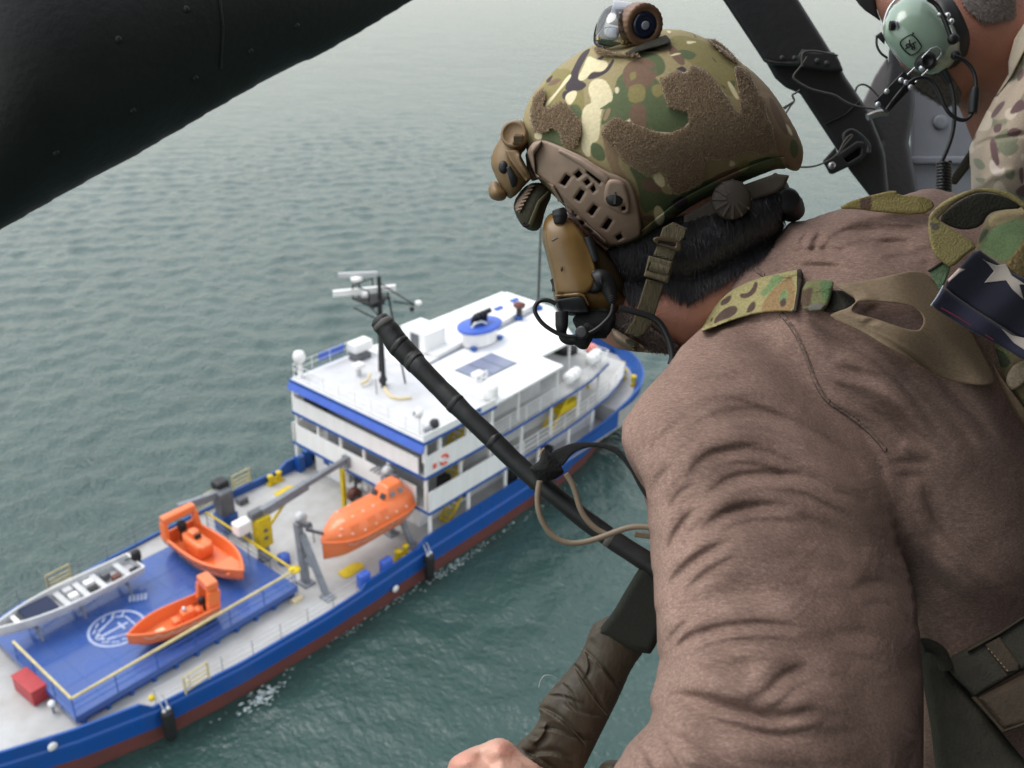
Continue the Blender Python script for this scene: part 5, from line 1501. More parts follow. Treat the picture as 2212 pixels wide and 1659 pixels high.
# ---- shirt: torso and sleeve in one cloth
torso = Inflated([(1470, 750), (1513, 714), (1548, 641), (1562, 606), (1610, 558), (1649, 544), (1690, 500), (1708, 478), (1742, 478), (1791, 459), (1826, 450), (1920, 430), (2013, 406), (2062, 419), (2150, 430), (2360, 450), (2360, 1800), (1860, 1800), (1840, 1420), (1700, 1150), (1500, 950), (1440, 850)], plane_depth([(1500, 800, .97), (2200, 600, 1.03), (2100, 1500, 1.0)]), .155, step=7)
arm = Inflated([(1471, 749), (1444, 790), (1387, 853), (1347, 909), (1341, 949), (1354, 989), (1388, 1050), (1400, 1105), (1405, 1180), (1412, 1251), (1420, 1357), (1425, 1427), (1417, 1473), (1402, 1513), (1412, 1538), (1402, 1564), (1357, 1609), (1322, 1665), (1270, 1745), (1300, 1800), (1990, 1800), (1994, 1528), (1989, 1402), (1977, 1302), (1967, 1251), (1940, 1176), (1921, 1075), (1896, 989), (1850, 900), (1790, 820), (1700, 740), (1600, 690), (1520, 705)], plane_depth([(1600, 750, .885), (1900, 900, .905), (1700, 1650, .655)]), .088, step=7)
# folds: (polyline in view, groove depth, width, ridge side)
FOLDS = []
def fd(reg, pts, a=.005, w=11, s=1):
    q_ = np.array(smooth_poly(g(reg, pts), False, 3)); FOLDS.append((q_, a * .82, w * 1.35, s))
    t_ = np.gradient(q_, axis=0); t_ /= np.linalg.norm(t_, axis=1)[:, None]; n_ = np.stack([-t_[:, 1], t_[:, 0]], 1)
    j = len(FOLDS); k0, k1 = (len(q_) // 5, len(q_)) if j % 2 else (0, len(q_) - len(q_) // 5)
    FOLDS.append((q_[k0:k1] + n_[k0:k1] * (w * 2.6 + (j % 3) * 4), a * .36, w * .8, s))
fd(5, [(300, 265), (360, 195), (450, 145), (600, 122), (750, 160), (900, 240), (1050, 330), (1150, 420)], .0060, 13)
fd(5, [(315, 450), (380, 345), (460, 302), (600, 290), (740, 330), (850, 400), (960, 440)], .0068, 12)
fd(5, [(385, 540), (470, 440), (560, 402), (700, 398), (850, 410), (960, 470), (1080, 520)], .0060, 11)
fd(5, [(365, 670), (450, 585), (560, 545), (700, 532), (820, 545)], .0060, 11)
fd(5, [(235, 800), (270, 680), (340, 575), (390, 535)], .0065, 10)
fd(5, [(215, 930), (300, 820), (400, 740), (530, 675)], .0062, 11)
fd(5, [(222, 1200), (280, 1140), (380, 1082), (500, 1052), (700, 1040), (840, 1062)], .0065, 11)
fd(5, [(225, 1150), (300, 1060), (360, 1015)], .0055, 9)
fd(5, [(182, 1384), (260, 1342), (360, 1350), (520, 1392), (680, 1440), (790, 1432), (910, 1400)], .0090, 12)
fd(5, [(560, 1368), (680, 1342), (740, 1265), (870, 1205)], .0042, 13)
fd(5, [(190, 1425), (300, 1505), (420, 1575), (580, 1650)], .0055, 10, -1)
fd(5, [(60, 1575), (110, 1650), (130, 1720)], .0040, 7); fd(5, [(180, 1475), (260, 1560), (330, 1680)], .0050, 9, -1); fd(5, [(110, 1530), (180, 1620), (220, 1720)], .004, 8, -1)
fd(5, [(250, 900), (420, 850), (600, 850)], .0022, 20); fd(5, [(700, 700), (900, 680), (1100, 720)], .0022, 22); fd(5, [(600, 1180), (800, 1150), (1000, 1180)], .0022, 20)
fd(5, [(130, 330), (230, 240), (330, 160), (480, 70)], .003, 15); fd(5, [(170, 520), (210, 420), (280, 350)], .004, 11)
fd(5, [(820, 20), (960, 110), (1080, 230), (1170, 380), (1200, 520)], .0050, 16)
fd(4, [(590, 525), (700, 472), (900, 450), (1080, 450), (1200, 480)], .0120, 10)
fd(4, [(950, 410), (1030, 362), (1130, 322), (1300, 310), (1620, 312)], .0125, 10)
fd(4, [(640, 430), (720, 372), (775, 290)], .009, 8); fd(4, [(790, 440), (850, 372), (872, 305)], .009, 8); fd(4, [(870, 430), (930, 372), (955, 325)], .008, 8)
fd(4, [(1250, 440), (1400, 400), (1600, 395)], .007, 12); fd(4, [(560, 570), (760, 540), (1000, 545), (1150, 600)], .006, 10)
fd(4, [(790, 860), (900, 900), (1100, 1010), (1300, 1150), (1500, 1350), (1700, 1590), (1800, 1720)], .0080, 15)
fd(4, [(1010, 860), (1250, 960), (1550, 1140), (1800, 1345), (2000, 1580), (2100, 1720)], .0090, 16)
fd(4, [(940, 1200), (1100, 1330), (1300, 1405), (1450, 1500), (1600, 1659)], .0085, 14)
fd(4, [(1000, 1170), (1130, 1200), (1320, 1250), (1450, 1330)], .007, 12)
fd(4, [(440, 965), (600, 895), (720, 865)], .0035, 16); fd(4, [(100, 1295), (250, 1245), (420, 1262), (600, 1320), (780, 1410)], .0035, 13)
fd(4, [(240, 1140), (420, 1080), (600, 1100), (760, 1180)], .0030, 14); fd(4, [(60, 1500), (200, 1400), (420, 1390), (650, 1470), (900, 1600)], .0032, 14)
fd(4, [(1150, 860), (1250, 830), (1330, 790)], .003, 7); fd(4, [(1700, 1300), (1900, 1480), (2050, 1659)], .004, 14)
fd(5, [(1205, 335), (1270, 352), (1390, 340)], .005, 11); fd(5, [(1335, 370), (1375, 560), (1500, 715), (1700, 865), (1800, 930)], .0080, 13, -1)
fd(5, [(980, 60), (1150, 140), (1350, 262), (1430, 320)], .0080, 14); fd(5, [(1240, 600), (1300, 760), (1420, 900), (1600, 1000)], .005, 20)
fd(5, [(190, 620), (330, 480), (560, 360), (860, 330)], .004, 30); fd(5, [(230, 1010), (420, 930), (700, 900), (1000, 960)], .0045, 32); fd(5, [(260, 1300), (500, 1220), (800, 1260), (1100, 1300)], .004, 30)
fd(5, [(600, 640), (800, 600), (1000, 640), (1150, 760)], .0035, 24); fd(5, [(700, 480), (860, 500), (1000, 580), (1120, 690)], .0035, 14); fd(5, [(420, 1180), (600, 1130), (760, 1140)], .0025, 12); fd(5, [(300, 1480), (520, 1500), (800, 1540), (1100, 1500)], .0035, 22)
fd(5, [(500, 60), (700, 80), (900, 160)], .0025, 14); fd(5, [(250, 560), (300, 480), (360, 440)], .003, 8); fd(5, [(1020, 900), (1120, 860), (1240, 880)], .003, 14); fd(5, [(900, 1100), (1060, 1080), (1220, 1120)], .003, 18)
fd(4, [(1300, 260), (1500, 240), (1700, 250)], .007, 9); fd(4, [(1500, 470), (1620, 440), (1700, 470)], .003, 8); fd(4, [(620, 640), (700, 560), (820, 520)], .0025, 10)
def fold_h(u, v):
    h = np.zeros(np.shape(u))
    for pts, a, w, s_ in FOLDS:
        lo, hi_ = pts.min(0) - w * 4, pts.max(0) + w * 4
        m = (u > lo[0]) & (u < hi_[0]) & (v > lo[1]) & (v < hi_[1])
        if not m.any(): continue
        sd, t = polyline_sd(pts, u[m], v[m])
        tp = np.sin(np.pi * np.clip(t, 0, 1)) ** 1.2
        sd = sd * s_ / (.55 + .6 * tp)
        h[m] += a * tp * (-np.exp(-(sd / np.where(sd < 0, .55 * w, 1.9 * w)) ** 2) + .7 * np.exp(-((sd + 2.0 * w) / (1.4 * w)) ** 2))
    # soft unevenness of loose cloth
    h += .0011 * (np.sin(u * .021 + v * .013 + 2 * np.sin(v * .009)) + np.sin(u * -.012 + v * .027 + 1.3) + np.sin(u * .043 - v * .031))
    return h
def fshirt(U, V, d):
    a = inf_sdf(torso, U, V, d); b_ = inf_sdf(arm, U, V, d)
    k_ = .014 + .034 * np.clip((V - 800) / 160, 0, 1) * np.clip((U - 1500) / 150, 0, 1)
    return smin(a, b_, k_)
handp = Inflated(smooth_poly(g(9, [(185, 1200), (190, 1110), (240, 1050), (350, 1000), (450, 955), (560, 938), (640, 892), (700, 868), (770, 868), (830, 898), (890, 965), (960, 1015), (1090, 1090), (1230, 1190), (1230, 1400), (700, 1500), (250, 1400)]), True, 1), plane_depth([(970, 1650, .715), (1160, 1650, .712), (1060, 1720, .708)]), .026, step=2.5)
def hand_relief(u, v, d):
    h = np.zeros(np.shape(u))
    for (x, y), a_, w_ in (((350, 1090), .0075, 120), ((720, 940), .0080, 130), ((220, 1150), .003, 90)):
        (q,) = g(9, [(x, y)]); h += a_ * np.exp(-(((u - q[0]) ** 2 + (v - q[1]) ** 2) / (w_ * .19841) ** 2))
    for pts, a_, w_ in (([(490, 985), (560, 1070), (720, 1190)], -.0060, 80), ([(760, 960), (900, 1080), (1050, 1172)], .0018, 30), ([(420, 1080), (560, 1150), (650, 1200)], .0016, 26), ([(860, 1000), (960, 1060), (1060, 1140)], -.0012, 16)):
        sd, t = polyline_sd(np.array(g(9, pts)), u, v); h += a_ * np.exp(-(sd / (w_ * .19841)) ** 2) * np.clip(np.minimum(t, 1 - t) * 4, 0, 1)
    return np.where((v > 1560) & (u < 1260), h, 0)
def fall(U, V, d):
    return smin(fhand(U, V, d), inf_sdf(handp, U, V, d), .008)
def skin_paint(u, v):
    c = np.tile(np.array((.40, .18, .125)), (len(u), 1)); hd_ = (v > 1500) & (u < 1300)
    red = np.zeros(len(u))
    for (x, y), w_ in (((370, 1070), 150), ((790, 960), 130), ((230, 1120), 90)):
        (q,) = g(9, [(x, y)]); red = np.maximum(red, np.exp(-(((u - q[0]) ** 2 + (v - q[1]) ** 2) / (w_ * .19841) ** 2)))
    c[hd_] = (np.array((.62, .37, .28)) * (1 - .6 * red[:, None]) + np.array((.60, .23, .17)) * .6 * red[:, None])[hd_]
    return c
m_skin2 = mat('tanned_skin_with_pale_hand', (1, 1, 1), .5, attr='Col', var=.10, vscale=60, bump=.3, bscale=420, sss=.10)
frustum_mesh('body', (955, 2200), (330, 1800), (.64, 1.12), 5.5, .006, fall, m_skin2, man, lap=1, paint=skin_paint, fold=hand_relief)

def shirt_fold(u, v, d):
    at = arm.dc(u, v); tt = torso.dc(u, v)
    frontness = np.clip((np.where(arm.H(u, v) > 0, at, tt) - d) / .03 + .2, 0, 1)
    return fold_h(u, v) * frontness
shirt = frustum_mesh('shirt', (1255, 2300), (395, 1770), (.52, 1.20), 5.0, .0065, fshirt, m_shirt, man, lap=3, fold=shirt_fold)
from mathutils.bvhtree import BVHTree
class Sampled:
    """distance of a finished surface, measured by rays"""
    def __init__(s, o, ub, vb, step, fill):
        me = o.data; co = np.empty(len(me.vertices) * 3, np.float32); me.vertices.foreach_get('co', co)
        co = co.reshape(-1, 3) + np.array(BASE[o.parent.name])
        tree = BVHTree.FromPolygons([tuple(map(float, c)) for c in co], [tuple(p.vertices) for p in me.polygons])
        s.u = np.arange(ub[0], ub[1], step); s.v = np.arange(vb[0], vb[1], step); s.step = step
        Z = np.empty((len(s.u), len(s.v)))
        for i, u in enumerate(s.u):
            for j, v in enumerate(s.v):
                h_ = tree.ray_cast(Vector((0, 0, 0)), Vector(P(u, v, 1.0)).normalized())
                Z[i, j] = h_[0].y if h_[0] is not None else np.nan
        bad = np.isnan(Z); U, V = np.meshgrid(s.u, s.v, indexing='ij')
        Z[bad] = fill(U, V)[bad]; s.h = Z
    H = Inflated.H
    def __call__(s, U, V): return s.H(np.asarray(U, float), np.asarray(V, float))
shirt_D = Sampled(shirt, (1330, 2290), (400, 1700), 5.0, lambda U, V: torso.dc(U, V) - .06)
torso_D = shirt_D
# stitched seams of the shirt
def band(pts, w):
    pts = np.array(smooth_poly(pts, False, 2)); t = np.gradient(pts, axis=0); t /= np.linalg.norm(t, axis=1)[:, None]; q = np.stack([-t[:, 1], t[:, 0]], 1) * w / 2
    return [tuple(p) for p in pts + q] + [tuple(p) for p in (pts - q)[::-1]]
m_seam = mat('seam_thread', (0.21, 0.145, 0.115), .9, var=.4, vscale=260, bump=.8, bscale=380)
def stitches(pts, off, n_, L, parent):
    pts = np.array(smooth_poly(pts, False, 2)); seg = np.r_[0, np.cumsum(np.linalg.norm(np.diff(pts, axis=0), axis=1))]
    mb = MB()
    for k in range(n_):
        s_ = seg[-1] * (k + .5) / n_; x, y = np.interp(s_, seg, pts[:, 0]), np.interp(s_, seg, pts[:, 1])
        x2, y2 = np.interp(s_ + 1, seg, pts[:, 0]), np.interp(s_ + 1, seg, pts[:, 1]); t = np.array([x2 - x, y2 - y]); t /= np.linalg.norm(t) + 1e-9; q = np.array([-t[1], t[0]])
        a = np.array([x, y]) + q * off - (t * .5 + q * .5) * L; b_ = np.array([x, y]) + q * off + (t * .5 + q * .5) * L
        mb.cyl(P(*a, float(shirt_D(np.array([a[0]]), np.array([a[1]]))[0]) - .0015), P(*b_, float(shirt_D(np.array([b_[0]]), np.array([b_[1]]))[0]) - .0015), .0007, n=5)
    o = mb.build('stitching', m_seam, parent); o['kind'] = 'stuff'
s1 = g(4, [(700, 835), (790, 940), (860, 1090), (910, 1240), (960, 1340), (1010, 1390)])
s2 = g(4, [(1010, 1390), (1120, 1460), (1250, 1560), (1360, 1690)])
for sp in (s1, s2, g(4, [(530, 515), (540, 560), (600, 600)])):
    drape('seam', band(sp, 4.0), shirt_D, m_seam, shirt, half=.0014, w0=-.0004, rnd=.0012, step=1.6)
    stitches(sp, 4, int(len(sp) * 10), 5, shirt)

# ---- hair under the helmet and beard
hairp = g(2, [(760, 600), (820, 540), (1000, 480), (1250, 340), (1500, 240), (1700, 180), (2140, 40), (2190, 200), (2160, 420), (2080, 500), (1980, 580), (1850, 665), (1700, 770), (1600, 830), (1500, 900), (1420, 935), (1330, 900), (1260, 850), (1200, 800), (1180, 860), (1050, 900), (960, 960), (900, 800)])
hb_ = Inflated(hairp, const(.99), .066, step=3)
hair = hb_.mesh('hair', mat('black_hair_mass', (.0045, .004, .0042), .85, spec=.2, bump=.8, bscale=260, stretch=(1, 1, .18)), man)
over_skin = lambda f: (lambda U, V: np.minimum(f(U, V), neck.front(U, V) - .002))
def hdir(u, v): return (-.35 + .0 * u, .95 + 0 * v)
o = strands('hair_strands', hairp, over_skin(hb_.front), 14000, 24, lambda u, v: (np.full_like(u, .12) + (u - 1500) * .0006, np.full_like(u, .9)), m_hair, man, r=.00042, lift=.0045, curl=.07, seed=2, nseg=5)
o['kind'] = 'stuff'
o = strands('hair_sheen_strands', hairp, over_skin(hb_.front), 1500, 30, lambda u, v: (np.full_like(u, .12) + (u - 1500) * .0006, np.full_like(u, .9)), mat('hair_sheen_grey', (.05, .048, .05), .4, spec=.6), man, r=.00026, lift=.0062, curl=.10, seed=12, nseg=5)  # paler strands put the sheen of the black hair into the colour
o['kind'] = 'stuff'
beardp = g(2, [(790, 1080), (900, 1060), (1010, 1075), (1150, 1150), (1250, 1250), (1370, 1340), (1340, 1385), (1240, 1385), (1120, 1360), (960, 1290), (830, 1190)])
bd = Inflated(beardp, const(.955), .03, step=2.5)
bd.mesh('beard', m_beard, man)
o = strands('beard_strands', beardp, over_skin(bd.front), 4500, 9, lambda u, v: (np.full_like(u, .45), np.full_like(u, .8)), mat('beard_tips', (.09, .065, .055), .5), man, r=.00035, lift=.003, curl=.5, seed=3)
o['kind'] = 'stuff'
# ================================================================== helmet
hel = near('combat_helmet', P(1440, 400, 1.0), 'camouflage helmet with tan side rail, fuzzy patches and clear strobe on the leaning person', 'helmet')
shellp = smooth_poly(g(1, [(325, 740), (380, 600), (460, 500), (560, 410), (660, 340), (760, 285), (900, 225), (1060, 190), (1240, 180), (1340, 190), (1450, 230), (1560, 300), (1690, 390), (1790, 470), (1880, 570), (1960, 690), (2040, 830), (2078, 930), (2072, 1000), (2055, 1050), (2040, 1068), (2000, 1062), (1960, 1040), (1900, 1052), (1700, 1130), (1500, 1225), (1340, 1310), (1200, 1420), (1080, 1520), (1000, 1572), (930, 1585), (860, 1565), (700, 1400), (560, 1250), (430, 1130), (375, 1010), (335, 860)]), True, 1)
shell = Inflated(shellp, const(1.0), .112, step=2.5, it=1400)
TANO, GRN, BRN, CRM, DRK, OLV = (154, 141, 104), (92, 102, 72), (118, 95, 78), (218, 206, 168), (70, 62, 66), (136, 126, 82)
LAY = []
def camo(col, *polys):
    for p in polys: LAY.append((col, smooth_poly(g(1, p), True, 3)))
camo(OLV, [(560, 400), (700, 480), (720, 700), (680, 960), (560, 900), (420, 800), (430, 560)], [(1240, 200), (1500, 260), (1700, 430), (1640, 640), (1520, 500), (1380, 390), (1250, 330)])
camo((140, 118, 92), [(1650, 400), (1800, 470), (1930, 640), (2050, 850), (2080, 1060), (1960, 1050), (1900, 900), (1840, 640)], [(820, 800), (900, 720), (980, 780), (900, 1000), (1000, 1120), (900, 1100), (840, 960)], [(1030, 1180), (1140, 1270), (1130, 1420), (1050, 1480), (1060, 1330)])
camo(GRN, [(930, 430), (1180, 470), (1200, 620), (1360, 690), (1370, 790), (1220, 850), (1100, 810), (900, 720), (810, 800), (830, 700), (890, 600)], [(970, 1010), (1130, 1090), (1200, 1200), (1250, 1215), (1460, 1130), (1700, 1020), (1880, 960), (1910, 1040), (1500, 1230), (1200, 1410), (1060, 1310), (1050, 1150)], [(1060, 330), (1180, 330), (1230, 420), (1180, 480), (1090, 470), (1050, 400)], [(740, 880), (830, 900), (850, 1010), (760, 990)], [(430, 830), (530, 800), (600, 890), (560, 930), (440, 880)], [(600, 660), (690, 640), (710, 800), (660, 760)], [(1300, 300), (1420, 330), (1380, 380), (1300, 350)], [(2000, 850), (2050, 900), (2030, 1000), (1985, 950)])
camo(BRN, [(960, 410), (1050, 350), (1150, 375), (1172, 460), (1130, 530), (1060, 580), (980, 560), (945, 480)], [(1005, 640), (1095, 640), (1105, 800), (1050, 810), (985, 740)], [(1050, 1110), (1190, 1130), (1195, 1205), (1090, 1190)], [(1480, 1110), (1650, 1040), (1720, 1060), (1560, 1150)], [(1250, 260), (1350, 380), (1320, 420), (1230, 330)], [(1860, 580), (1950, 720), (1990, 860), (1930, 800), (1870, 680)])
camo(OLV, [(1120, 540), (1190, 515), (1205, 590), (1150, 612)], [(990, 530), (1092, 518), (1095, 630), (1000, 645), (982, 600)], [(990, 455), (1030, 440), (1040, 480), (1000, 510)], [(1660, 1010), (1740, 985), (1730, 1060), (1670, 1075)], [(1090, 1330), (1160, 1290), (1120, 1400), (1070, 1440)])
camo(DRK, [(720, 310), (760, 296), (705, 390), (668, 470), (700, 505), (735, 530), (680, 570), (590, 570), (600, 515), (640, 430), (680, 350)], [(755, 445), (820, 452), (870, 395), (897, 358), (893, 402), (842, 466), (720, 506)], [(775, 372), (830, 343), (840, 356), (800, 388)], [(590, 560), (645, 572), (585, 630), (570, 590)], [(1255, 1240), (1340, 1212), (1365, 1270), (1320, 1308), (1268, 1292)], [(465, 505), (525, 455), (495, 520)], [(1500, 345), (1540, 390), (1525, 385)], [(1560, 520), (1600, 555), (1575, 545)], [(1390, 210), (1415, 235), (1400, 232)], [(1225, 1310), (1248, 1330), (1236, 1345)])
camo(CRM, [(738, 343), (790, 372), (852, 378), (862, 412), (820, 450), (762, 440), (722, 492), (690, 506), (668, 486), (700, 430), (720, 380)], [(628, 455), (632, 482), (560, 562), (500, 640), (462, 688), (468, 640), (540, 570), (592, 490)], [(662, 560), (670, 592), (620, 668), (588, 612), (610, 574)], [(790, 486), (852, 498), (892, 590), (882, 640), (815, 680), (812, 780), (802, 882), (748, 888), (752, 996), (688, 934), (700, 840), (694, 690), (730, 650), (762, 640), (733, 560), (750, 508)], [(915, 533), (934, 560), (915, 589), (896, 560)], [(1148, 1052), (1202, 1088), (1219, 1150), (1192, 1172), (1150, 1132), (1133, 1080)], [(1168, 1272), (1207, 1308), (1212, 1380), (1182, 1412), (1150, 1370), (1141, 1300)], [(1610, 498), (1642, 540), (1684, 624), (1650, 612), (1600, 520)], [(405, 818), (452, 828), (446, 872), (398, 862)], [(1218, 186), (1258, 194), (1240, 212)], [(870, 335), (925, 338), (880, 356)], [(1960, 760), (2000, 800), (2010, 850), (1985, 830)], [(880, 1540), (930, 1550), (900, 1575), (860, 1560)])
rc = np.random.RandomState(21)
for k in range(70):
    x, y = 340 + rc.rand() * 1720, 200 + rc.rand() * 1300; a0 = -.6 + rc.randn() * .35 + (.9 if x > 1250 else 0); L_, w_ = 18 + rc.rand() * 45, 7 + rc.rand() * 16
    col = [CRM, GRN, BRN, DRK, OLV, (150, 128, 100)][rc.randint(6)]
    if col == CRM and rc.rand() < .5: L_, w_ = L_ * .5, w_ * .6
    LAY.insert(rc.randint(4, len(LAY)), (col, smooth_poly(g(1, [(x + L_ * math.cos(t) * math.cos(a0) * (1 + .3 * rc.randn()) - w_ * math.sin(t) * math.sin(a0), y + L_ * math.cos(t) * math.sin(a0) + w_ * math.sin(t) * math.cos(a0) * (1 + .3 * rc.randn())) for t in np.linspace(0, 6.28, 9)[:-1]]), True, 2)))
hshell = shell.mesh('shell', m_paintcol, hel, paint=painter(TANO, LAY, .9), lap=2)
hf = shell.front
# rolled brim along the lower edge
brim = g(1, [(1985, 1052), (1900, 1052), (1700, 1130), (1500, 1225), (1340, 1310), (1200, 1420), (1080, 1520), (990, 1576), (920, 1586)])
bb = band(brim, 26)
drape('brim_edge', band([(x - 6, y - 13) for x, y in brim], 26), lambda U, V: hf(U, V - 0), m_paintcol, hshell, half=.0025, w0=-.002, rnd=.002, step=2.2, paint=painter((92, 92, 62), LAY, .9))
# fuzzy loop patches
v1 = g(1, [(1180, 492), (1290, 437), (1350, 455), (1385, 400), (1470, 440), (1540, 520), (1610, 612), (1664, 702), (1685, 680), (1678, 610), (1658, 500), (1642, 425), (1662, 400), (1740, 440), (1790, 560), (1845, 640), (1850, 720), (1885, 780), (1905, 910), (1890, 932), (1820, 976), (1740, 932), (1590, 1002), (1490, 990), (1460, 1020), (1450, 1120), (1440, 1150), (1300, 1212), (1250, 1200), (1215, 1092), (1190, 1062), (1110, 1102), (950, 1000), (930, 960), (840, 870), (815, 830), (870, 740), (900, 725), (970, 750), (1220, 840), (1362, 780), (1362, 700), (1330, 690), (1230, 662), (1210, 600)])
v2 = g(1, [(458, 540), (474, 600), (450, 660), (490, 672), (560, 630), (600, 640), (692, 760), (692, 812), (670, 892), (640, 926), (570, 890), (560, 822), (500, 790), (480, 822), (400, 826), (372, 740), (377, 680), (400, 590)])
v3 = g(1, [(760, 292), (800, 286), (900, 330), (1040, 330), (1060, 350), (960, 350), (800, 336)])
v4 = g(1, [(1470, 240), (1530, 246), (1600, 298), (1690, 395), (1650, 385), (1560, 322)])
rv = np.random.RandomState(8)
kv = rv.randn(24, 2) * .32; pv = rv.rand(24) * 6.28
def nap(u, v): return -.0003 * sum(np.sin(kv[i, 0] * u + kv[i, 1] * v + pv[i]) for i in range(24)) / 4.0
for poly_ in (v1, v2, v3, v4):
    vp = drape('loop_patch', smooth_poly(poly_, True, 1), hf, m_velcro, hel, half=.0026, w0=-.0022, rnd=.0022, step=2.0, wob=nap, lap=1)
    a_ = np.array(poly_); ar = abs(np.sum(a_[:, 0] * np.roll(a_[:, 1], -1) - a_[:, 1] * np.roll(a_[:, 0], -1))) / 2
    o = strands('loop_fibres', poly_, hf, int(ar / 2.0), 5.0, lambda u, v: (np.cos(u * 12.9 + v * 7.1), np.sin(u * 5.3 - v * 11.7)), m_fuzz, hel, r=.00024, lift=.0026, curl=1.6, seed=int(ar) % 97, nseg=3, base_off=.0042)
    o['kind'] = 'stuff'
# side rail with slots
railp = smooth_poly(g(1, [(350, 940), (395, 882), (460, 868), (540, 898), (700, 968), (830, 1058), (960, 1108), (1010, 1150), (1042, 1250), (1076, 1450), (1040, 1490), (900, 1532), (840, 1522), (730, 1432), (560, 1272), (500, 1150), (440, 1112), (380, 1132), (358, 1050)]), True, 1)
slots = [[(600, 1086), (628, 1100), (592, 1154), (566, 1138)], [(652, 1086), (680, 1060), (702, 1085), (672, 1108)], [(690, 1178), (716, 1190), (682, 1248), (656, 1232)], [(772, 1272), (798, 1288), (762, 1338), (738, 1318)], [(862, 1356), (888, 1370), (852, 1428), (824, 1412)], [(908, 1472), (940, 1453), (952, 1476), (925, 1492)], [(738, 1046), (822, 1118), (810, 1142), (728, 1072)], [(712, 1130), (735, 1112), (752, 1134), (728, 1152)], [(752, 1172), (772, 1150), (785, 1180), (768, 1196)],
         [(556, 1248), (600, 1276), (590, 1294), (552, 1266)], [(640, 1318), (668, 1336), (656, 1354), (632, 1336)], [(690, 1368), (716, 1386), (704, 1402), (684, 1386)], [(738, 1420), (762, 1440), (752, 1456), (730, 1438)], [(945, 1288), (965, 1280), (970, 1302), (950, 1308)]]
rl = drape('side_rail', railp, hf, m_tan, hel, half=.0045, w0=-.0045, rnd=.003, step=1.6, holes=[g(1, s_) for s_ in slots])
drape('rail_backing', g(1, [(380, 960), (460, 890), (700, 990), (960, 1130), (1040, 1440), (900, 1510), (740, 1420), (570, 1260), (510, 1160)]), hf, m_rub, rl, half=.0012, w0=-.0005, step=3)
drape('rail_upper_ridge', g(1, [(560, 920), (700, 985), (840, 1080), (870, 1110), (850, 1150), (700, 1040), (545, 945)]), hf, m_tan, rl, half=.0035, w0=-.0085, rnd=.003, step=1.8)
drape('rail_lower_lip', g(1, [(470, 1130), (520, 1150), (590, 1270), (740, 1400), (860, 1500), (840, 1524), (730, 1436), (560, 1276), (500, 1160)]), hf, m_tan, rl, half=.0035, w0=-.0085, rnd=.003, step=1.8, holes=[g(1, s_) for s_ in slots[9:13]])
drape('rail_boss', smooth_poly(g(1, [(850, 1120), (900, 1110), (960, 1130), (985, 1200), (1000, 1280), (985, 1340), (940, 1330), (850, 1290), (830, 1220)]), True, 2), hf, m_tan, rl, half=.005, w0=-.0105, rnd=.004, step=1.8, holes=[g(1, slots[13] if False else [(945, 1288), (965, 1280), (970, 1302), (950, 1308)])])
drape('rail_front_frame', g(1, [(345, 960), (395, 885), (450, 872), (440, 905), (400, 960), (410, 1080), (440, 1100), (385, 1128), (355, 1050)]), hf, m_tan, rl, half=.005, w0=-.0095, rnd=.003, step=1.8)
sd_ = float(hf(np.array([1014.9 + 903 * .34722]), np.array([1228 * .34722]))[0])
scr = MB().lathe([(.0088, 0), (.0088, .002), (.0075, .0045), (.0045, .006), (.0005, .0066)], G(1, 903, 1228, sd_ - .015), (-.05, -1, 0), n=24).build('rail_screw', m_rub, hel)
MB().box(G(1, 903, 1228, sd_ - .0222), (.0016, .002, .0125), M=Matrix.Rotation(math.radians(4), 3, 'Y')).build('screw_slot', mat('worn_slot', (.05, .05, .052), .4), scr)
# front shroud with round mount, latch and knob
shp = smooth_poly(g(1, [(205, 770), (300, 735), (345, 770), (372, 850), (350, 930), (312, 960), (345, 1030), (392, 1108), (370, 1122), (262, 1242), (225, 1222), (140, 1060), (128, 990), (160, 910), (200, 850)]), True, 1)
dN = const(.985)
sh = Inflated(shp, dN, .030, step=2.0)
sho = sh.mesh('front_shroud', m_tan2, hel)
drape('shroud_strut', g(1, [(215, 930), (300, 935), (345, 1020), (392, 1110), (350, 1130), (250, 1000)]), lambda U, V: sh.front(U, V), m_tan2, sho, half=.004, w0=-.003, rnd=.002, step=1.8)
drape('shroud_gap', g(1, [(225, 1040), (250, 1030), (300, 1110), (290, 1160), (262, 1170), (240, 1100)]), lambda U, V: sh.front(U, V), m_rub, sho, half=.0015, w0=-.001, step=1.8)
MB().ball(G(1, 210, 1040, .957), .0052, 12, (1, .7, 1.3)).build('shroud_button', m_rub, sho)
MB().lathe([(.0135, 0), (.0135, .008), (.0125, .0095), (.0105, .0098), (.010, .0085), (.001, .0085)], G(1, 285, 850, .962), (-.25, -1, .1), n=28).build('mount_disc', m_tan2, hel)
kb = MB().box(G(1, 298, 868, .9495), (.0095, .008, .0105), M=Matrix.Rotation(math.radians(8), 3, 'Y'), bev=.0012).build('mount_latch', m_tan2, hel)
mb = MB()
for k in range(5): mb.box(G(1, 300, 852 + k * 10, .9450), (.0088, .0012, .0008))
mb.build('latch_grip', m_cupd, kb)
lk_ = Inflated(smooth_poly(g(1, [(110, 1200), (125, 1140), (165, 1120), (190, 1160), (225, 1190), (232, 1230), (200, 1252), (140, 1245)]), True, 2), const(.98), .018, step=2)
lk_.mesh('shroud_knob', m_tan2, hel)
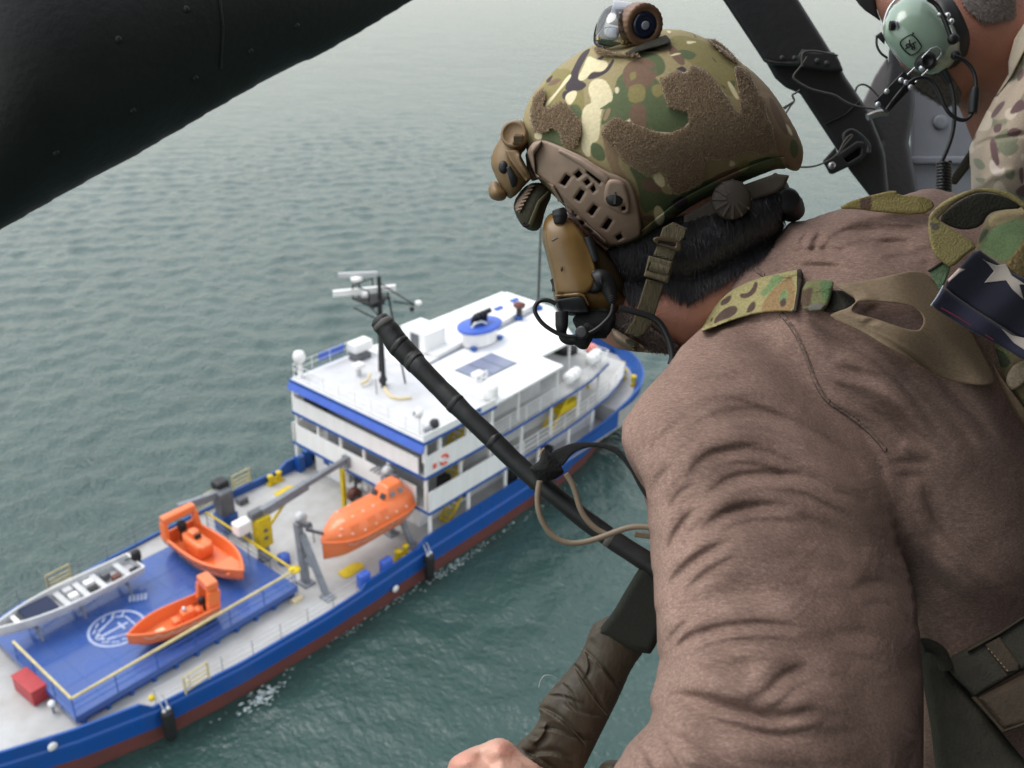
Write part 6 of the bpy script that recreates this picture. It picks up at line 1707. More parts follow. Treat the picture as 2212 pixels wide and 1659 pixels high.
# comb strip and forehead pad under the brim
cs_ = Inflated(smooth_poly(g(1, [(268, 1260), (330, 1170), (400, 1130), (500, 1150), (510, 1220), (470, 1300), (440, 1430), (380, 1440), (320, 1400), (282, 1330)]), True, 1), const(1.0), .035, step=2.2)
cso = cs_.mesh('brow_pad', mat('olive_pad', (.065, .058, .036), .8, bump=.4, bscale=400, var=.2, vscale=60), hel)
drape('comb_base', g(1, [(278, 1290), (300, 1240), (370, 1150), (395, 1165), (340, 1260), (310, 1330)]), cs_.front, m_tan, cso, half=.002, w0=-.001, step=2)
for k in range(7):
    x, y = 290 + k * 13, 1310 - k * 24
    drape('comb_tooth', g(1, [(x - 8, y - 6), (x + 34, y - 20), (x + 38, y - 8), (x - 4, y + 6)]), cs_.front, m_tan, cso, half=.002, w0=-.003, rnd=.001, step=1.5)
drape('brow_trim', g(1, [(360, 1400), (420, 1250), (490, 1180), (500, 1195), (440, 1270), (385, 1420)]), cs_.front, mat('olive_trim', (.11, .10, .055), .8), cso, half=.002, w0=-.002, step=1.8)
rtube(1, [(330, 1390), (340, 1405), (365, 1405)], .97, .002, 6).build('brow_clip', m_rub, cso)
# clear strobe light with ribbed bronze end cap on top of the helmet
stb = near('strobe_light', G(1, 950, 300, .95), 'clear strobe lamp with ribbed bronze cap on top of the camouflage helmet', 'light')
DSt = const(.955)
body_ = Inflated(smooth_poly(g(1, [(765, 270), (770, 200), (800, 110), (840, 50), (900, 20), (960, 22), (1060, 45), (1090, 150), (1080, 260), (1020, 320), (960, 346), (930, 335), (880, 310), (800, 295)]), True, 2), DSt, .022, step=2)
body_.mesh('clear_housing', m_clear, stb)
rtube(1, [(880, 75), (960, 90), (1060, 110)], .955, [.011, .012, .012], 16).build('battery', m_cell, stb)
drape('battery_print', g(1, [(925, 70), (1015, 84), (1008, 104), (920, 88)]), const(.9425), mat('battery_print', (.75, .78, .82), .4), stb, half=.0006, step=1.5)
drape('battery_blue_band', g(1, [(960, 130), (1000, 110), (1010, 150), (985, 160)]), const(.9425), mat('battery_blue', (.08, .14, .42), .4), stb, half=.0006, step=1.5)
MB().lathe([(.0065, 0), (.0065, .004), (.005, .006), (.0005, .007)], G(1, 888, 212, .948), (0, -1, 0), n=20).build('lamp_bulb', m_cell, stb)
drape('circuit_board', g(1, [(785, 235), (860, 245), (960, 270), (950, 310), (880, 295), (800, 280)]), const(.955), mat('green_board', (.03, .06, .03), .4), stb, half=.001, step=2)
for x, y in ((800, 240), (955, 265), (975, 268)): MB().cyl(G(1, x, y - 10, .945), G(1, x, y + 12, .945), .0022, n=10).build('contact', m_gold, stb)
MB().tube(smooth_poly([G(1, 785, 240, .944), G(1, 830, 170, .942), G(1, 900, 165, .942), G(1, 930, 230, .944)], False, 2), .0006, 6).build('reflector_rim', m_cell, stb)
axc = np.array(G(1, 1150, 165, .915)) - np.array(G(1, 1000, 140, .965)); axc /= np.linalg.norm(axc)
c0 = np.array(G(1, 1035, 148, .952))
MB().lathe([(.0185, 0), (.0200, .001), (.0203, .002)] + [(.0203, .002 + k * .001) for k in range(1, 17)] + [(.0198, .0195), (.0175, .0208), (.0130, .0208), (.0125, .0195), (.0120, .0195)], c0, axc, n=96, ribs=.010, nr=24).build('end_cap', m_bronze, stb)
MB().lathe([(.0122, 0), (.0118, .0018), (.0072, .0022), (.0066, .0016), (.0040, .0016), (.0036, .0024), (.0015, .0024)], c0 + axc * .0197, axc, n=32).build('switch_boot', m_lens, stb)
MB().lathe([(.0040, 0), (.0042, .0010), (.0028, .0012)], c0 + axc * .0218, axc, n=24).build('switch_ring', mat('pale_ring', (.25, .26, .30), .3), stb)
drape('mount_pad', g(1, [(960, 330), (1080, 270), (1220, 215), (1250, 250), (1240, 275), (1100, 310), (990, 345)]), lambda U, V: hf(U, V), m_dkcam, stb, half=.003, w0=-.004, step=2.5)
# chin strap, dial and rear pad (parts of the helmet)
dStr = const(.905)
cw = lambda u, v: .0006 * np.sin(v * 1.6)
drape('strap_webbing', g(2, [(1225, 395), (1310, 350), (1420, 400), (1400, 470), (1360, 520), (1190, 510)]), const(.900), m_web, hel, half=.0018, step=2, wob=cw)
drape('strap_webbing', g(2, [(1180, 540), (1335, 545), (1330, 600), (1300, 660), (1150, 615)]), const(.897), m_web, hel, half=.0018, step=2, wob=cw)
drape('strap_webbing', g(2, [(1095, 800), (1240, 838), (1190, 1000), (1140, 1160), (1090, 1230), (1030, 1272), (920, 1232), (990, 1130), (1040, 980)]), lambda U, V: .899 + (V - 600) * .0001, m_web, hel, half=.0018, step=2, wob=cw)
rb2 = drape('strap_ring', smooth_poly(g(2, [(1150, 470), (1240, 460), (1370, 500), (1382, 560), (1350, 595), (1280, 560), (1180, 530), (1145, 500)]), True, 2), const(.894), m_cupd, hel, half=.0025, step=1.8, holes=[g(2, [(1195, 500), (1330, 520), (1325, 545), (1200, 520)])])
drape('strap_buckle', g(2, [(1115, 615), (1308, 665), (1270, 838), (1200, 815), (1075, 780)]), const(.892), m_web, hel, half=.0032, rnd=.002, step=1.8, holes=[g(2, [(1125, 680), (1275, 720), (1255, 770), (1105, 735)])])
MB().cyl(G(2, 1125, 700, .892), G(2, 1268, 742, .892), .0052, n=14).build('buckle_bar', m_web, hel)
cc = Inflated(smooth_poly(g(2, [(822, 1180), (900, 1230), (1000, 1290), (1100, 1350), (1070, 1385), (960, 1370), (860, 1310), (815, 1240)]), True, 1), const(.915), .018, step=2)
cco = cc.mesh('chin_cup', mat('tan_chin_cup', (.17, .125, .085), .7, bump=.4, bscale=500), hel)
drape('chin_clip', g(2, [(930, 1270), (960, 1265), (1040, 1310), (1020, 1380), (985, 1375), (990, 1330), (930, 1300)]), cc.front, m_cupd, cco, half=.003, w0=-.003, step=1.8)
dial = MB()
dc_ = np.array(G(1, 1625, 1245, .915))
prof = [(.0185, 0), (.0185, .004), (.015, .006), (.006, .007), (.001, .007)]
dial.lathe(prof, dc_, (-.1, -1, -.1), n=36).build('fit_dial', mat('dark_brown_dial', (.032, .023, .016), .6), hel)
for k in range(12):
    an = 2 * math.pi * k / 12; d1 = np.array([math.cos(an), 0, math.sin(an)])
    MB().bar(dc_ + d1 * .006 + np.array([0, -.0065, 0]), dc_ + d1 * .0185 + np.array([0, -.0048, 0]), .0022, .0022, upv=(0, 1, 0)).build('dial_rib', mat('brown_dial_rib', (.05, .036, .026), .6), hel)
drape('rear_band', g(1, [(1330, 1340), (1500, 1240), (1700, 1150), (1900, 1080), (1990, 1090), (1960, 1160), (1900, 1200), (1700, 1270), (1480, 1370), (1330, 1440)]), const(.935), mat('brown_band', (.05, .038, .026), .7, var=.2, vscale=60), hel, half=.004, rnd=.003, step=2.5)
rp_ = Inflated(smooth_poly(g(1, [(1880, 1060), (1960, 1110), (2000, 1190), (2060, 1220), (2086, 1290), (2080, 1340), (2030, 1380), (1960, 1380), (1900, 1300), (1860, 1180)]), True, 1), const(.99), .035, step=2.5)
rpo = rp_.mesh('rear_pad', m_rub, hel)
MB().lathe([(.013, 0), (.013, .003), (.009, .006), (.001, .006)], G(1, 1970, 1250, .958), (0, -1, 0), n=20).build('rear_knob', m_rub, rpo)
rtube(1, [(1880, 1220), (1905, 1180), (1940, 1240), (1930, 1300)], .952, .0012, 6).build('bungee_cord', m_cable, rpo)

# ================================================================== ear headset under the helmet
ehs = near('ear_defender_headset', G(2, 600, 700, .93), 'bronze ear defender headset with black microphone under the helmet rail', 'headset')
cupA = Inflated(smooth_poly(g(2, [(275, 400), (300, 310), (360, 268), (430, 300), (520, 330), (630, 480), (690, 620), (720, 740), (860, 800), (930, 880), (940, 1000), (850, 1055), (700, 1090), (430, 1092), (380, 1030), (360, 940), (352, 800), (300, 600), (268, 480)]), True, 1), const(.965), .045, step=2)
backA = Inflated(smooth_poly(g(2, [(560, 420), (640, 470), (760, 560), (880, 700), (960, 860), (965, 980), (880, 1060), (720, 1090), (600, 1000), (520, 700)]), True, 1), const(.975), .045, step=2.5)
backA.mesh('cup_back', m_cupd, ehs)  # shaded side of the bronze cup put into a darker colour
ca = cupA.mesh('ear_cup', m_cup, ehs)
cfa = cupA.front
drape('outer_plate', smooth_poly(g(2, [(285, 420), (305, 330), (365, 285), (450, 315), (560, 380), (650, 500), (700, 620), (715, 740), (690, 860), (620, 920), (560, 928), (400, 938), (370, 900), (358, 790), (305, 590)]), True, 2), cfa, m_cup, ca, half=.004, w0=-.003, rnd=.004, step=1.8)
pA = drape('battery_door', g(2, [(372, 958), (570, 930), (612, 950), (655, 1082), (440, 1092), (385, 1030)]), cfa, m_rub, ca, half=.004, w0=-.004, rnd=.0025, step=1.8)
drape('ridge', g(2, [(370, 925), (560, 905), (610, 925), (650, 1010), (635, 1020), (590, 945), (375, 950)]), cfa, m_cup, ca, half=.004, w0=-.004, rnd=.0025, step=1.8)
fc = bpy.data.curves.new('maker_text', 'FONT'); fc.body = 'PELTOR'; fc.size = 1; fc.extrude = .03; fc.align_x = 'CENTER'; fc.align_y = 'CENTER'
to = bpy.data.objects.new('maker_text_src', fc); COL.objects.link(to)
dg = bpy.context.evaluated_depsgraph_get(); tm = bpy.data.meshes.new_from_object(to.evaluated_get(dg)); bpy.data.objects.remove(to)
tc_ = np.array(G(2, 468, 922, float(cfa(*[np.array([q]) for q in g(2, [(468, 922)])[0]])[0]) - .0083))
ob = bpy.data.objects.new('maker_text', tm); COL.objects.link(ob); tm.materials.append(m_cupd); ob.parent = ehs
ob.location = tc_ - np.array(BASE[ehs.name]); ob.rotation_euler = (math.radians(90), math.radians(4), 0); ob.scale = (.0052, .0042, .0052)
MB().ball(G(2, 425, 722, .913), .0018, 8, (.7, .5, 1.6)).build('cup_dimple', m_cupd, ca)
drape('smudge', g(2, [(335, 490), (390, 465), (405, 478), (350, 510)]), cfa, mat('grey_smudge', (.075, .07, .075), .6, var=.5, vscale=500), ca, half=.0004, w0=-.0072, step=1.2)
rtube(2, [(400, 250), (415, 300), (405, 370)], .925, [.006, .0075, .004], 12).build('cup_pivot', m_rub, ehs)
rtube(2, [(630, 470), (660, 560), (685, 640), (700, 665)], .925, [.005, .005, .004], 8).build('arm_rod', m_rub, ehs)
MB().lathe([(.010, 0), (.012, .004), (.012, .008), (.009, .011), (.001, .011)], G(2, 690, 830, .928), (-.4, -1, .1), n=20).build('plug_base', m_rub, ehs)
rtube(2, [(690, 825), (740, 800), (790, 840), (815, 920), (832, 1000)], .910, [.0085, .010, .0085, .006, .0032], 14).build('plug', m_rub, ehs)
for k in range(6):
    t = k / 5; MB().lathe([(.0052, -.0008), (.0062 - .0016 * t, 0), (.0052 - .0014 * t, .0008)], G(2, 800 + 30 * t, 890 + 85 * t, .909), (.3, 0, -1), n=14).build('plug_rib', m_rub, ehs)
rtube(2, [(832, 1000), (825, 1060), (800, 1110), (700, 1205), (600, 1250), (500, 1262), (400, 1240), (280, 1165), (225, 1090), (208, 1040), (230, 985), (280, 965), (340, 975), (380, 1000)], .905, .0021).build('coil_cable', m_cable, ehs)
rtube(2, [(425, 1060), (427, 1100), (425, 1190), (430, 1230), (440, 1275), (500, 1300), (560, 1270), (600, 1230)], .915, [.0060, .0064, .0062, .0042, .0042, .0040, .0040, .0036], 14).build('mic_boom', m_rub, ehs)
rtube(2, [(545, 1190), (590, 1165), (700, 1160), (800, 1165), (830, 1180)], .935, [.008, .012, .014, .013, .008], 16).build('mic_foam', m_foamb, ehs)
rtube(2, [(560, 1215), (585, 1235), (620, 1270), (660, 1290)], .915, [.010, .0125, .012, .008], 16).build('mic_foam', m_foamb, ehs)
MB().lathe([(.004, 0), (.0065, .002), (.006, .004), (.004, .0045)], G(2, 590, 1225, .9), (-.3, -1, 0), n=18).build('mic_ring', m_cable, ehs)
rtube(2, [(880, 1030), (960, 1050), (1060, 1075), (1160, 1110), (1220, 1170), (1270, 1270), (1300, 1370), (1302, 1440), (1285, 1480)], .89, .0031).build('radio_cable', m_cable, ehs)
rtube(2, [(355, 800), (375, 850), (370, 900)], .95, .003).build('side_switch', m_rub, ehs)

# ================================================================== black taped antenna with strap and drinking hose
ant = near('taped_antenna', P(1250, 1080, .72), 'black taped flexible antenna sticking up in front of the ship', 'antenna')
axis_pts = [(818, 690), (840, 715), (858, 742), (890, 775), (905, 792), (950, 838), (980, 868), (1010, 898), (1060, 945), (1110, 995), (1160, 1040), (1200, 1072), (1260, 1120), (1330, 1170), (1400, 1215), (1440, 1245)]
dep = [.80, .80, .798, .795, .79, .785, .78, .775, .77, .765, .76, .755, .75, .745, .74, .738]
rad = [.0080, .0094, .0098, .0094, .0084, .0080, .0082, .0077, .0078, .0075, .0075, .0074, .0076, .0078, .0080, .0082]
q = [P(*a_, d_) for a_, d_ in zip(axis_pts, dep)]
pp = [np.array(x) for x in q]
V_, R_ = [], []
for i in range(len(pp) - 1):
    for k in range(6):
        t = k / 6; V_.append(pp[i] * (1 - t) + pp[i + 1] * t); R_.append((rad[i] * (1 - t) + rad[i + 1] * t) * (1 + .012 * math.sin(i * 2.1 + k)))
V_ = [V_[0] - (V_[3] - V_[0]) * .35] + V_; R_ = [.0045] + R_
shaft = MB().tube(V_, R_, 20).build('taped_shaft', m_tape, ant)
for (t0, w_, k_) in ((4, .0010, 1.06), (14, .0012, 1.05), (22, .0010, 1.05), (38, .0010, 1.05), (50, .0011, 1.04), (78, .0011, 1.04)):
    a_ = V_[t0]; b_ = V_[t0 + 3]; ax = b_ - a_; ax = ax / np.linalg.norm(ax)
    ax = ax + np.array([.16, .1, .1]) * (1 if t0 % 4 else -1); ax /= np.linalg.norm(ax)
    MB().lathe([(R_[t0] * .98, -.004), (R_[t0] * k_, -.001), (R_[t0] * k_, w_), (R_[t0] * .98, w_ * 2)], a_, ax, n=24).build('tape_edge', m_tape if t0 not in (4, 78) else mat('frayed_tape_edge', (.10, .095, .088), .7), shaft)
cu = [P(1150, 1000 + 25, .752)]
drape('velcro_collar', smooth_poly(g(6, [(1255, 1128), (1290, 1150), (1330, 1180), (1390, 1270), (1400, 1300), (1330, 1345), (1255, 1360), (1160, 1275), (1180, 1250), (1240, 1210)]), True, 1), const(.742), mat('black_hook_velcro', (.007, .007, .007), .95, bump=.8, bscale=400), ant, half=.014, rnd=.010, step=2)
rtube(6, [(1230, 1195), (1245, 1150), (1265, 1130)], .728, .0008, 6).build('collar_thread', m_thread, ant)
tail = smooth_poly(g(6, [(1300, 1170), (1340, 1140), (1450, 1095), (1550, 1088), (1650, 1095), (1740, 1120), (1790, 1160), (1850, 1260), (1900, 1350), (1960, 1440), (1960, 1490), (1900, 1400), (1840, 1280), (1770, 1190), (1700, 1140), (1600, 1120), (1500, 1140), (1440, 1180), (1400, 1240), (1370, 1260)]), True, 1)
drape('velcro_tail', tail, plane_depth([(1180, 980, .74), (1350, 950, .74), (1400, 1090, .72)]), m_foamb, ant, half=.0016, step=2)
hose = near('drinking_hose', P(1280, 1150, .72), 'tan flexible hose looped round the taped antenna', 'hose')
rtube(7, [(628, -10), (615, 60), (615, 130), (630, 200), (660, 260), (700, 310), (760, 345), (830, 355), (920, 340), (1020, 305), (1110, 270), (1180, 255), (1260, 258), (1400, 290)], .715, .0022, 16).build('hose_loop', m_hose, hose)
rtube(7, [(780, -50), (815, 0), (840, 70), (860, 150), (900, 220), (960, 275), (1010, 300)], .722, .0022, 16).build('hose_loop', m_hose, hose)
rtube(7, [(1180, 300), (1260, 310), (1400, 330)], .72, .0022, 14).build('hose_end', m_hose, hose)

# ================================================================== taped strap held by the hand
stp = near('taped_strap', P(1280, 1500, .74), 'thick webbing strap wrapped in crumpled brown tape, held in the hand', 'strap')
wp = smooth_poly(g(0, [(1437, 1215), (1400, 1222), (1388, 1216), (1360, 1260), (1322, 1326), (1300, 1350), (1290, 1375), (1400, 1420), (1420, 1390), (1440, 1330)]), True, 1)
wb = drape('webbing', wp, const(.745), m_blkweb, stp, half=.010, rnd=.006, step=2.5)
tp1 = [(1322, 1326), (1297, 1340), (1279, 1348), (1262, 1400), (1243, 1430), (1199, 1480), (1166, 1520), (1162, 1532), (1170, 1545), (1150, 1580), (1125, 1600), (1100, 1625), (1060, 1690), (1200, 1760), (1262, 1659), (1285, 1610), (1310, 1560), (1340, 1500), (1365, 1440), (1395, 1404), (1360, 1370)]
tape = Inflated(smooth_poly(tp1, True, 1), const(.75), .017, step=2.5)
TF = [([(1150, 1580), (1200, 1575), (1250, 1600), (1290, 1595)], .0024, 3, 1), ([(1210, 1470), (1235, 1490), (1255, 1530)], .0024, 3, -1), ([(1262, 1400), (1275, 1440), (1260, 1470)], .0022, 4, 1), ([(1300, 1440), (1320, 1470), (1345, 1480)], .002, 3, 1), ([(1120, 1620), (1180, 1650), (1230, 1690)], .003, 4, 1), ([(1180, 1500), (1220, 1500), (1260, 1520)], .0022, 3, -1), ([(1322, 1326), (1350, 1360), (1397, 1404)], .0022, 3, 1), ([(1254, 1401), (1290, 1430), (1330, 1480), (1342, 1500)], .0020, 3, 1), ([(1200, 1468), (1230, 1438), (1245, 1430), (1290, 1500), (1320, 1545)], .0028, 5, -1), ([(1162, 1530), (1190, 1540), (1230, 1570), (1262, 1610)], .0036, 5, 1), ([(1215, 1522), (1260, 1545), (1310, 1548)], .0026, 5, 1), ([(1100, 1602), (1135, 1590), (1165, 1600)], .003, 5, 1), ([(1190, 1480), (1200, 1460), (1215, 1475)], .0035, 6, 1), ([(1180, 1560), (1176, 1590), (1150, 1610)], .0032, 7, 1), ([(1190, 1555), (1250, 1590), (1300, 1580)], .0022, 8, -1), ([(1240, 1440), (1260, 1480), (1300, 1520)], .002, 8, 1), ([(1270, 1380), (1290, 1360), (1320, 1350)], .003, 8, 1), ([(1130, 1640), (1190, 1625), (1240, 1650)], .003, 8, 1)]
def tape_fold(u, v):
    h = np.zeros(np.shape(u))
    for pts, a_, w_, s_ in TF:
        sd, t = polyline_sd(np.array(smooth_poly(pts, False, 2)), u, v); sd = sd * s_
        tp = np.clip(np.minimum(t, 1 - t) * 6, 0, 1)
        h += .85 * a_ * tp * (np.where(sd > 0, np.exp(-sd / (w_ * 3)), 0) - .7 * np.exp(-((sd + w_) / w_) ** 2))
    h += .0003 * (np.sin(u * .06 + v * .03) + np.sin(u * .04 - v * .08 + 1))
    return h
tpo = tape.mesh('brown_tape', m_btape, stp, fold=tape_fold, lap=1)
for pts in ([(1254, 1401), (1275, 1412), (1310, 1455), (1342, 1500)], [(1240, 1445), (1262, 1480), (1285, 1515), (1312, 1546)], [(1165, 1530), (1200, 1548), (1240, 1580), (1265, 1608)], [(1322, 1327), (1360, 1370), (1396, 1404)], [(1216, 1500), (1230, 1525), (1246, 1540)]):
    q3 = [P(x, y, float(tape.front(np.array([float(x)]), np.array([float(y)]))[0]) - .0024) for x, y in pts]
    MB().tube(smooth_poly(q3, False, 2), .0003, 5).build('tape_thread', mat('dull_thread', (.14, .11, .08), .8), tpo)
MB().tube(smooth_poly([P(1203, 1465, .73), P(1190, 1458, .728), P(1175, 1458, .727), P(1166, 1472, .727), P(1164, 1485, .727)], False, 2), .0002, 5).build('loose_thread', mat('white_thread', (.5, .5, .48), .8), tpo)
kn_ = Inflated(smooth_poly([(1290, 1665), (1300, 1648), (1320, 1640), (1345, 1645), (1350, 1680), (1300, 1700)], True, 1), const(.74), .02, step=2.5)
kn_.mesh('strap_end', m_btape, stp)

# ================================================================== harness, pack and flag
har = near('harness', P(1800, 720, .84), 'camouflage and tan shoulder harness over the brown shirt', 'harness')
YG, BR2, GR2 = (160, 150, 104), (84, 66, 58), (118, 138, 92)
SL = [(GR2, smooth_poly(g(4, p), True, 2)) for p in ([(640, 610), (700, 600), (690, 650), (640, 700), (600, 740), (560, 720), (620, 670)], [(690, 720), (740, 690), (740, 800), (690, 790)], [(700, 640), (760, 640), (740, 690), (690, 690)])]
SL += [((150, 122, 84), smooth_poly(g(4, p), True, 2)) for p in ([(640, 700), (720, 640), (780, 600), (790, 820), (700, 830), (560, 835), (600, 760)],)]
SL += [(GR2, smooth_poly(g(4, p), True, 2)) for p in ([(660, 620), (720, 600), (700, 650), (650, 690), (600, 740), (570, 720), (630, 680)], [(690, 720), (745, 680), (740, 790), (690, 800)])]
SL += [(BR2, smooth_poly(g(4, p), True, 2)) for p in ([(540, 640), (560, 660), (540, 720), (490, 750), (450, 750), (440, 720), (490, 720), (520, 690)], [(350, 810), (420, 790), (435, 830), (390, 870), (320, 890), (280, 915), (290, 870)], [(330, 760), (400, 720), (380, 780), (320, 800)], [(500, 790), (540, 760), (545, 820), (480, 850)], [(255, 890), (280, 860), (270, 900)], [(690, 770), (730, 740), (735, 790), (700, 810)])]
drape('shoulder_strap', smooth_poly(g(4, [(196, 960), (230, 890), (300, 780), (400, 690), (560, 622), (700, 592), (818, 568), (834, 600), (815, 720), (796, 835), (700, 830), (560, 840), (400, 885), (260, 940)]), True, 1), shirt_D, m_paintweb, har, half=.0035, w0=-.004, step=2, paint=painter(YG, SL, 1.0))
drape('strap_hem', g(4, [(800, 570), (826, 566), (838, 600), (800, 836), (776, 834), (798, 700)]), shirt_D, mat('dark_hem', (.035, .026, .02), .85), har, half=.004, w0=-.0065, step=2)
keep = drape('strap_keeper', smooth_poly(g(4, [(838, 648), (930, 634), (1024, 636), (1030, 662), (1002, 780), (965, 828), (900, 836), (818, 815)]), True, 1), shirt_D, m_paintweb, har, half=.006, w0=-.012, rnd=.004, step=2, paint=painter((112, 112, 74), [((84, 66, 52), g(4, [(830, 700), (900, 680), (880, 800), (820, 800)])), ((88, 112, 72), g(4, [(940, 640), (1024, 640), (1000, 780), (960, 760)]))], 2))
drape('keeper_lining', g(4, [(860, 800), (940, 775), (980, 790), (950, 825), (880, 832)]), shirt_D, mat('grey_lining', (.14, .13, .11), .9), keep, half=.002, w0=-.0185, step=2)  # grey plate at the keeper's lower edge
def ring_wave(u, v): return -.010 * np.exp(-((u - 1950) / 70) ** 2) - .004 * np.sin((u - 1800) * .02)
drape('tan_loop_strap', smooth_poly(g(4, [(1025, 662), (1100, 655), (1250, 636), (1400, 602), (1520, 574), (1600, 590), (1660, 650), (1760, 780), (1860, 910), (1960, 1090), (2040, 1250), (2010, 1295), (1850, 1285), (1700, 1245), (1400, 1075), (1200, 955), (985, 865), (1050, 830), (1120, 810), (1180, 760), (1080, 700)]), True, 1), torso_D, m_tanstrap, har, half=.0022, w0=-.012, step=2.2, wob=ring_wave,
      holes=[smooth_poly(g(4, [(1150, 800), (1185, 762), (1440, 780), (1540, 808), (1590, 868), (1582, 922), (1550, 955), (1440, 930), (1280, 872), (1140, 840)]), True, 2)])
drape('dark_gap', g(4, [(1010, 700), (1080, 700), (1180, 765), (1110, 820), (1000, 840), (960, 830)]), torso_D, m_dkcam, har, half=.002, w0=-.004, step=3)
drape('far_strap', smooth_poly(g(4, [(1050, 195), (1120, 150), (1190, 128), (1260, 108), (1420, 72), (1425, 108), (1560, 110), (1640, 135), (1660, 190), (1560, 235), (1280, 212), (1180, 195)]), True, 1), const(.93), m_paintweb, har, half=.004, w0=0, step=2.2, paint=painter((134, 120, 72), [((96, 76, 64), g(4, [(1190, 130), (1262, 112), (1258, 200), (1196, 196)])), ((150, 136, 86), g(4, [(1270, 130), (1560, 120), (1560, 200), (1270, 200)]))], 1.2))
# lower belt and pouch at the bottom right; dark nylon colour carries part of the shade
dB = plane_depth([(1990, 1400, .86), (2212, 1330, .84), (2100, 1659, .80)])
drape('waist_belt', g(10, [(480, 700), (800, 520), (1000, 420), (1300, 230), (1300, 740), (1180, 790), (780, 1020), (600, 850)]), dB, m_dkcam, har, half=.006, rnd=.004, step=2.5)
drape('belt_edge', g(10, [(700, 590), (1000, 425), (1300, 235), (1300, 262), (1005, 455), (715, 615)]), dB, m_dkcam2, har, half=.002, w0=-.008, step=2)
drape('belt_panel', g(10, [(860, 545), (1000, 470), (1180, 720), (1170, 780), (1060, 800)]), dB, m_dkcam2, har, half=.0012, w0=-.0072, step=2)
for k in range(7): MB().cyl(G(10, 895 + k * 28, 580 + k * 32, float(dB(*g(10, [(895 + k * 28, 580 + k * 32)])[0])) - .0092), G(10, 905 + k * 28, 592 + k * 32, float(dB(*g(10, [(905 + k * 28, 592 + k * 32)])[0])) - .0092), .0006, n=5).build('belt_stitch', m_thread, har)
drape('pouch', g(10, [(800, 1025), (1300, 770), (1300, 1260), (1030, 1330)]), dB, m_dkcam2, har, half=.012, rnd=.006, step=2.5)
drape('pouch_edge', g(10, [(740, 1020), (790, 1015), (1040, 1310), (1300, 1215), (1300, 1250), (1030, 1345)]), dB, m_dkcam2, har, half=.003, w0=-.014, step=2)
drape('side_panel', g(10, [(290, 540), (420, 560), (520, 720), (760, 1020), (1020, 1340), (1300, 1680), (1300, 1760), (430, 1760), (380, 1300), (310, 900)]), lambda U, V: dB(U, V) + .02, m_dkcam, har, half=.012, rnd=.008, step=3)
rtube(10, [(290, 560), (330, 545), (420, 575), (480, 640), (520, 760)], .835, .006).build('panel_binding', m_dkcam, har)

pk = near('camouflage_pack', P(2150, 620, .86), 'camouflage backpack with curved carry loop at the right edge', 'backpack')
pkb = Inflated(smooth_poly(g(8, [(400, 470), (440, 330), (490, 232), (600, 205), (800, 170), (1000, 200), (1000, 1700), (760, 1700), (620, 1500), (520, 1330), (470, 1150), (370, 1020), (300, 800), (330, 600)]), True, 1), const(.93), .07, step=3)
pkl = [((98, 118, 78), smooth_poly(g(8, p), True, 2)) for p in ([(480, 360), (560, 300), (717, 250), (717, 420), (600, 560), (470, 500), (420, 450)], [(100, 610), (220, 560), (230, 640), (170, 720)], [(460, 1150), (560, 1100), (640, 1180), (560, 1260)])]
pkl += [((150, 132, 92), smooth_poly(g(8, p), True, 2)) for p in ([(490, 235), (717, 180), (717, 250), (560, 300), (480, 330)], [(600, 1290), (717, 1200), (717, 1300), (640, 1380)])]
pkl += [((60, 68, 48), smooth_poly(g(8, p), True, 2)) for p in ([(440, 340), (500, 330), (440, 420), (415, 430)], [(520, 1090), (640, 1190), (600, 1260), (480, 1180)])]
pkb.mesh('pack_body', m_paintweb, pk, paint=painter((116, 106, 76), pkl, 1.5), fold=lambda u, v: .002 * np.sin(u * .05 + v * .03) + .0015 * np.sin(u * .02 - v * .07))
drape('loop_velcro', g(8, [(596, 575), (660, 480), (740, 400), (800, 640), (740, 690), (640, 615)]), pkb.front, mat('mustard_velcro', (.20, .145, .06), .95, bump=1, bscale=420, var=.4, vscale=320), pk, half=.003, w0=-.003, step=2)
loop_out = smooth_poly(g(8, [(88, 262), (120, 215), (200, 145), (370, 72), (500, 62), (640, 100), (760, 190), (760, 250), (640, 140), (500, 95), (390, 100), (270, 160), (170, 250), (150, 270), (260, 340), (425, 445), (340, 500), (245, 592), (190, 560), (125, 500), (95, 400)]), True, 1)
drape('carry_loop', loop_out, const(.862), m_paintweb, pk, half=.0042, rnd=.003, step=2, paint=painter((148, 136, 88), [((104, 96, 84), g(8, [(95, 290), (170, 300), (160, 340), (110, 340)])), ((118, 104, 74), g(8, [(80, 300), (130, 210), (400, 60), (760, 200), (760, 260), (480, 95), (250, 170)]))], 2))
drape('loop_underside', smooth_poly(g(8, [(150, 265), (270, 165), (390, 100), (520, 100), (660, 150), (717, 200), (560, 210), (480, 235), (440, 320), (330, 345), (230, 320)]), True, 1), const(.89), m_dkcam, pk, half=.003, step=2.5)  # inner side of the loop, its shade put into the dark colour
drape('side_strap', smooth_poly(g(8, [(380, 1020), (440, 1060), (560, 1290), (660, 1420), (760, 1560), (760, 1750), (620, 1650), (640, 1580), (560, 1400), (480, 1280), (430, 1130)]), True, 1), lambda U, V: pkb.front(U, V), m_tanstrap, pk, half=.003, w0=-.003, step=2.5)
drape('side_webbing', smooth_poly(g(8, [(600, 1290), (660, 1210), (760, 1180), (760, 1300), (650, 1400), (600, 1350)]), True, 1), lambda U, V: pkb.front(U, V), m_paintweb, pk, half=.004, w0=-.008, step=2.5, paint=painter((158, 142, 118), []))
drape('green_tab', g(8, [(95, 612), (210, 550), (240, 590), (200, 690), (165, 740), (140, 690), (115, 650)]), const(.868), m_paintweb, pk, half=.0018, step=2, paint=painter((106, 128, 96), []))
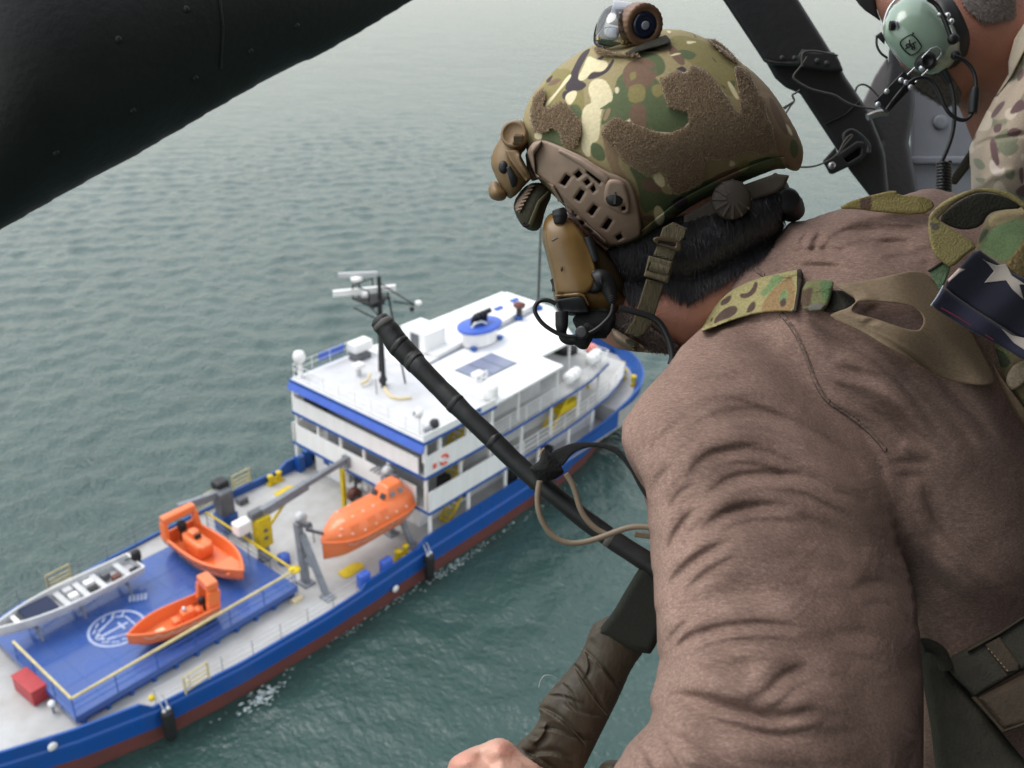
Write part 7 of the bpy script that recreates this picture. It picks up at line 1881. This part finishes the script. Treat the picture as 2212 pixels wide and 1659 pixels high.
drape('dark_tab', g(8, [(80, 610), (190, 540), (205, 552), (100, 618)]), const(.866), m_dkcam, pk, half=.0018, step=2)
flag = near('folded_flag', P(2100, 680, .84), 'folded navy flag with white stars tucked into the backpack', 'flag')
NAVY = (30, 31, 46)
star = lambda cx_, cy_, r_, a0, k=.40: [(cx_ + r_ * (1 if i % 2 == 0 else k) * math.cos(a0 + i * math.pi / 5), cy_ + r_ * (1 if i % 2 == 0 else k) * math.sin(a0 + i * math.pi / 5)) for i in range(10)]
fl1 = smooth_poly(g(8, [(185, 700), (300, 580), (410, 458), (480, 510), (560, 565), (650, 625), (800, 690), (800, 1090), (700, 1050), (560, 960), (400, 860), (250, 760)]), True, 1)
WH = (196, 184, 170)
fw1 = lambda u, v: .003 * np.sin((u + v) * .035) - .002 * np.sin(u * .02)
up_ = drape('flag_upper_fold', fl1, const(.842), m_paintcloth, flag, half=.004, rnd=.003, step=1.8, wob=fw1, paint=painter(NAVY, [((150, 58, 62), g(8, [(205, 655), (335, 498), (352, 505), (215, 668)])), ((188, 170, 160), g(8, [(215, 664), (275, 590), (290, 590), (330, 600), (300, 615), (225, 680)]))], .8))
upl = drape('flag_star', [g(8, [(405, 498), (470, 545), (540, 572), (600, 562), (640, 640), (717, 690), (800, 700), (690, 700), (717, 800), (640, 730), (600, 672), (455, 688), (520, 610), (480, 560)])], const(.842), mat('white_cloth', (.42, .37, .32), .9, bump=.3, bscale=900), flag, half=.0006, w0=-.0043, rnd=.0003, step=1.6, wob=fw1)
fl2 = smooth_poly(g(8, [(105, 838), (150, 780), (192, 712), (260, 765), (400, 865), (560, 965), (720, 1065), (820, 1120), (820, 1230), (700, 1185), (600, 1120), (480, 1060), (340, 985), (220, 910)]), True, 1)
drape('flag_lower_fold', fl2, const(.838), m_paintcloth, flag, half=.005, rnd=.004, step=1.8, wob=fw1, paint=painter((38, 39, 58), [], .8))
drape('flag_star', [g(8, [(560, 975), (640, 1030), (717, 1045), (800, 1080), (800, 1150), (717, 1125), (650, 1080)])], const(.838), MATS['white_cloth'], flag, half=.0006, w0=-.0054, rnd=.0003, step=1.6, wob=fw1)
rtube(8, [(120, 822), (250, 890), (400, 985), (520, 1060)], .8335, .0005, 6).build('red_stitching', mat('red_thread', (.25, .03, .05), .8), flag)
rtube(8, [(108, 836), (150, 780), (190, 705)], .834, .0008, 6).build('frayed_edge', mat('pale_fray', (.35, .38, .42), .9), flag)
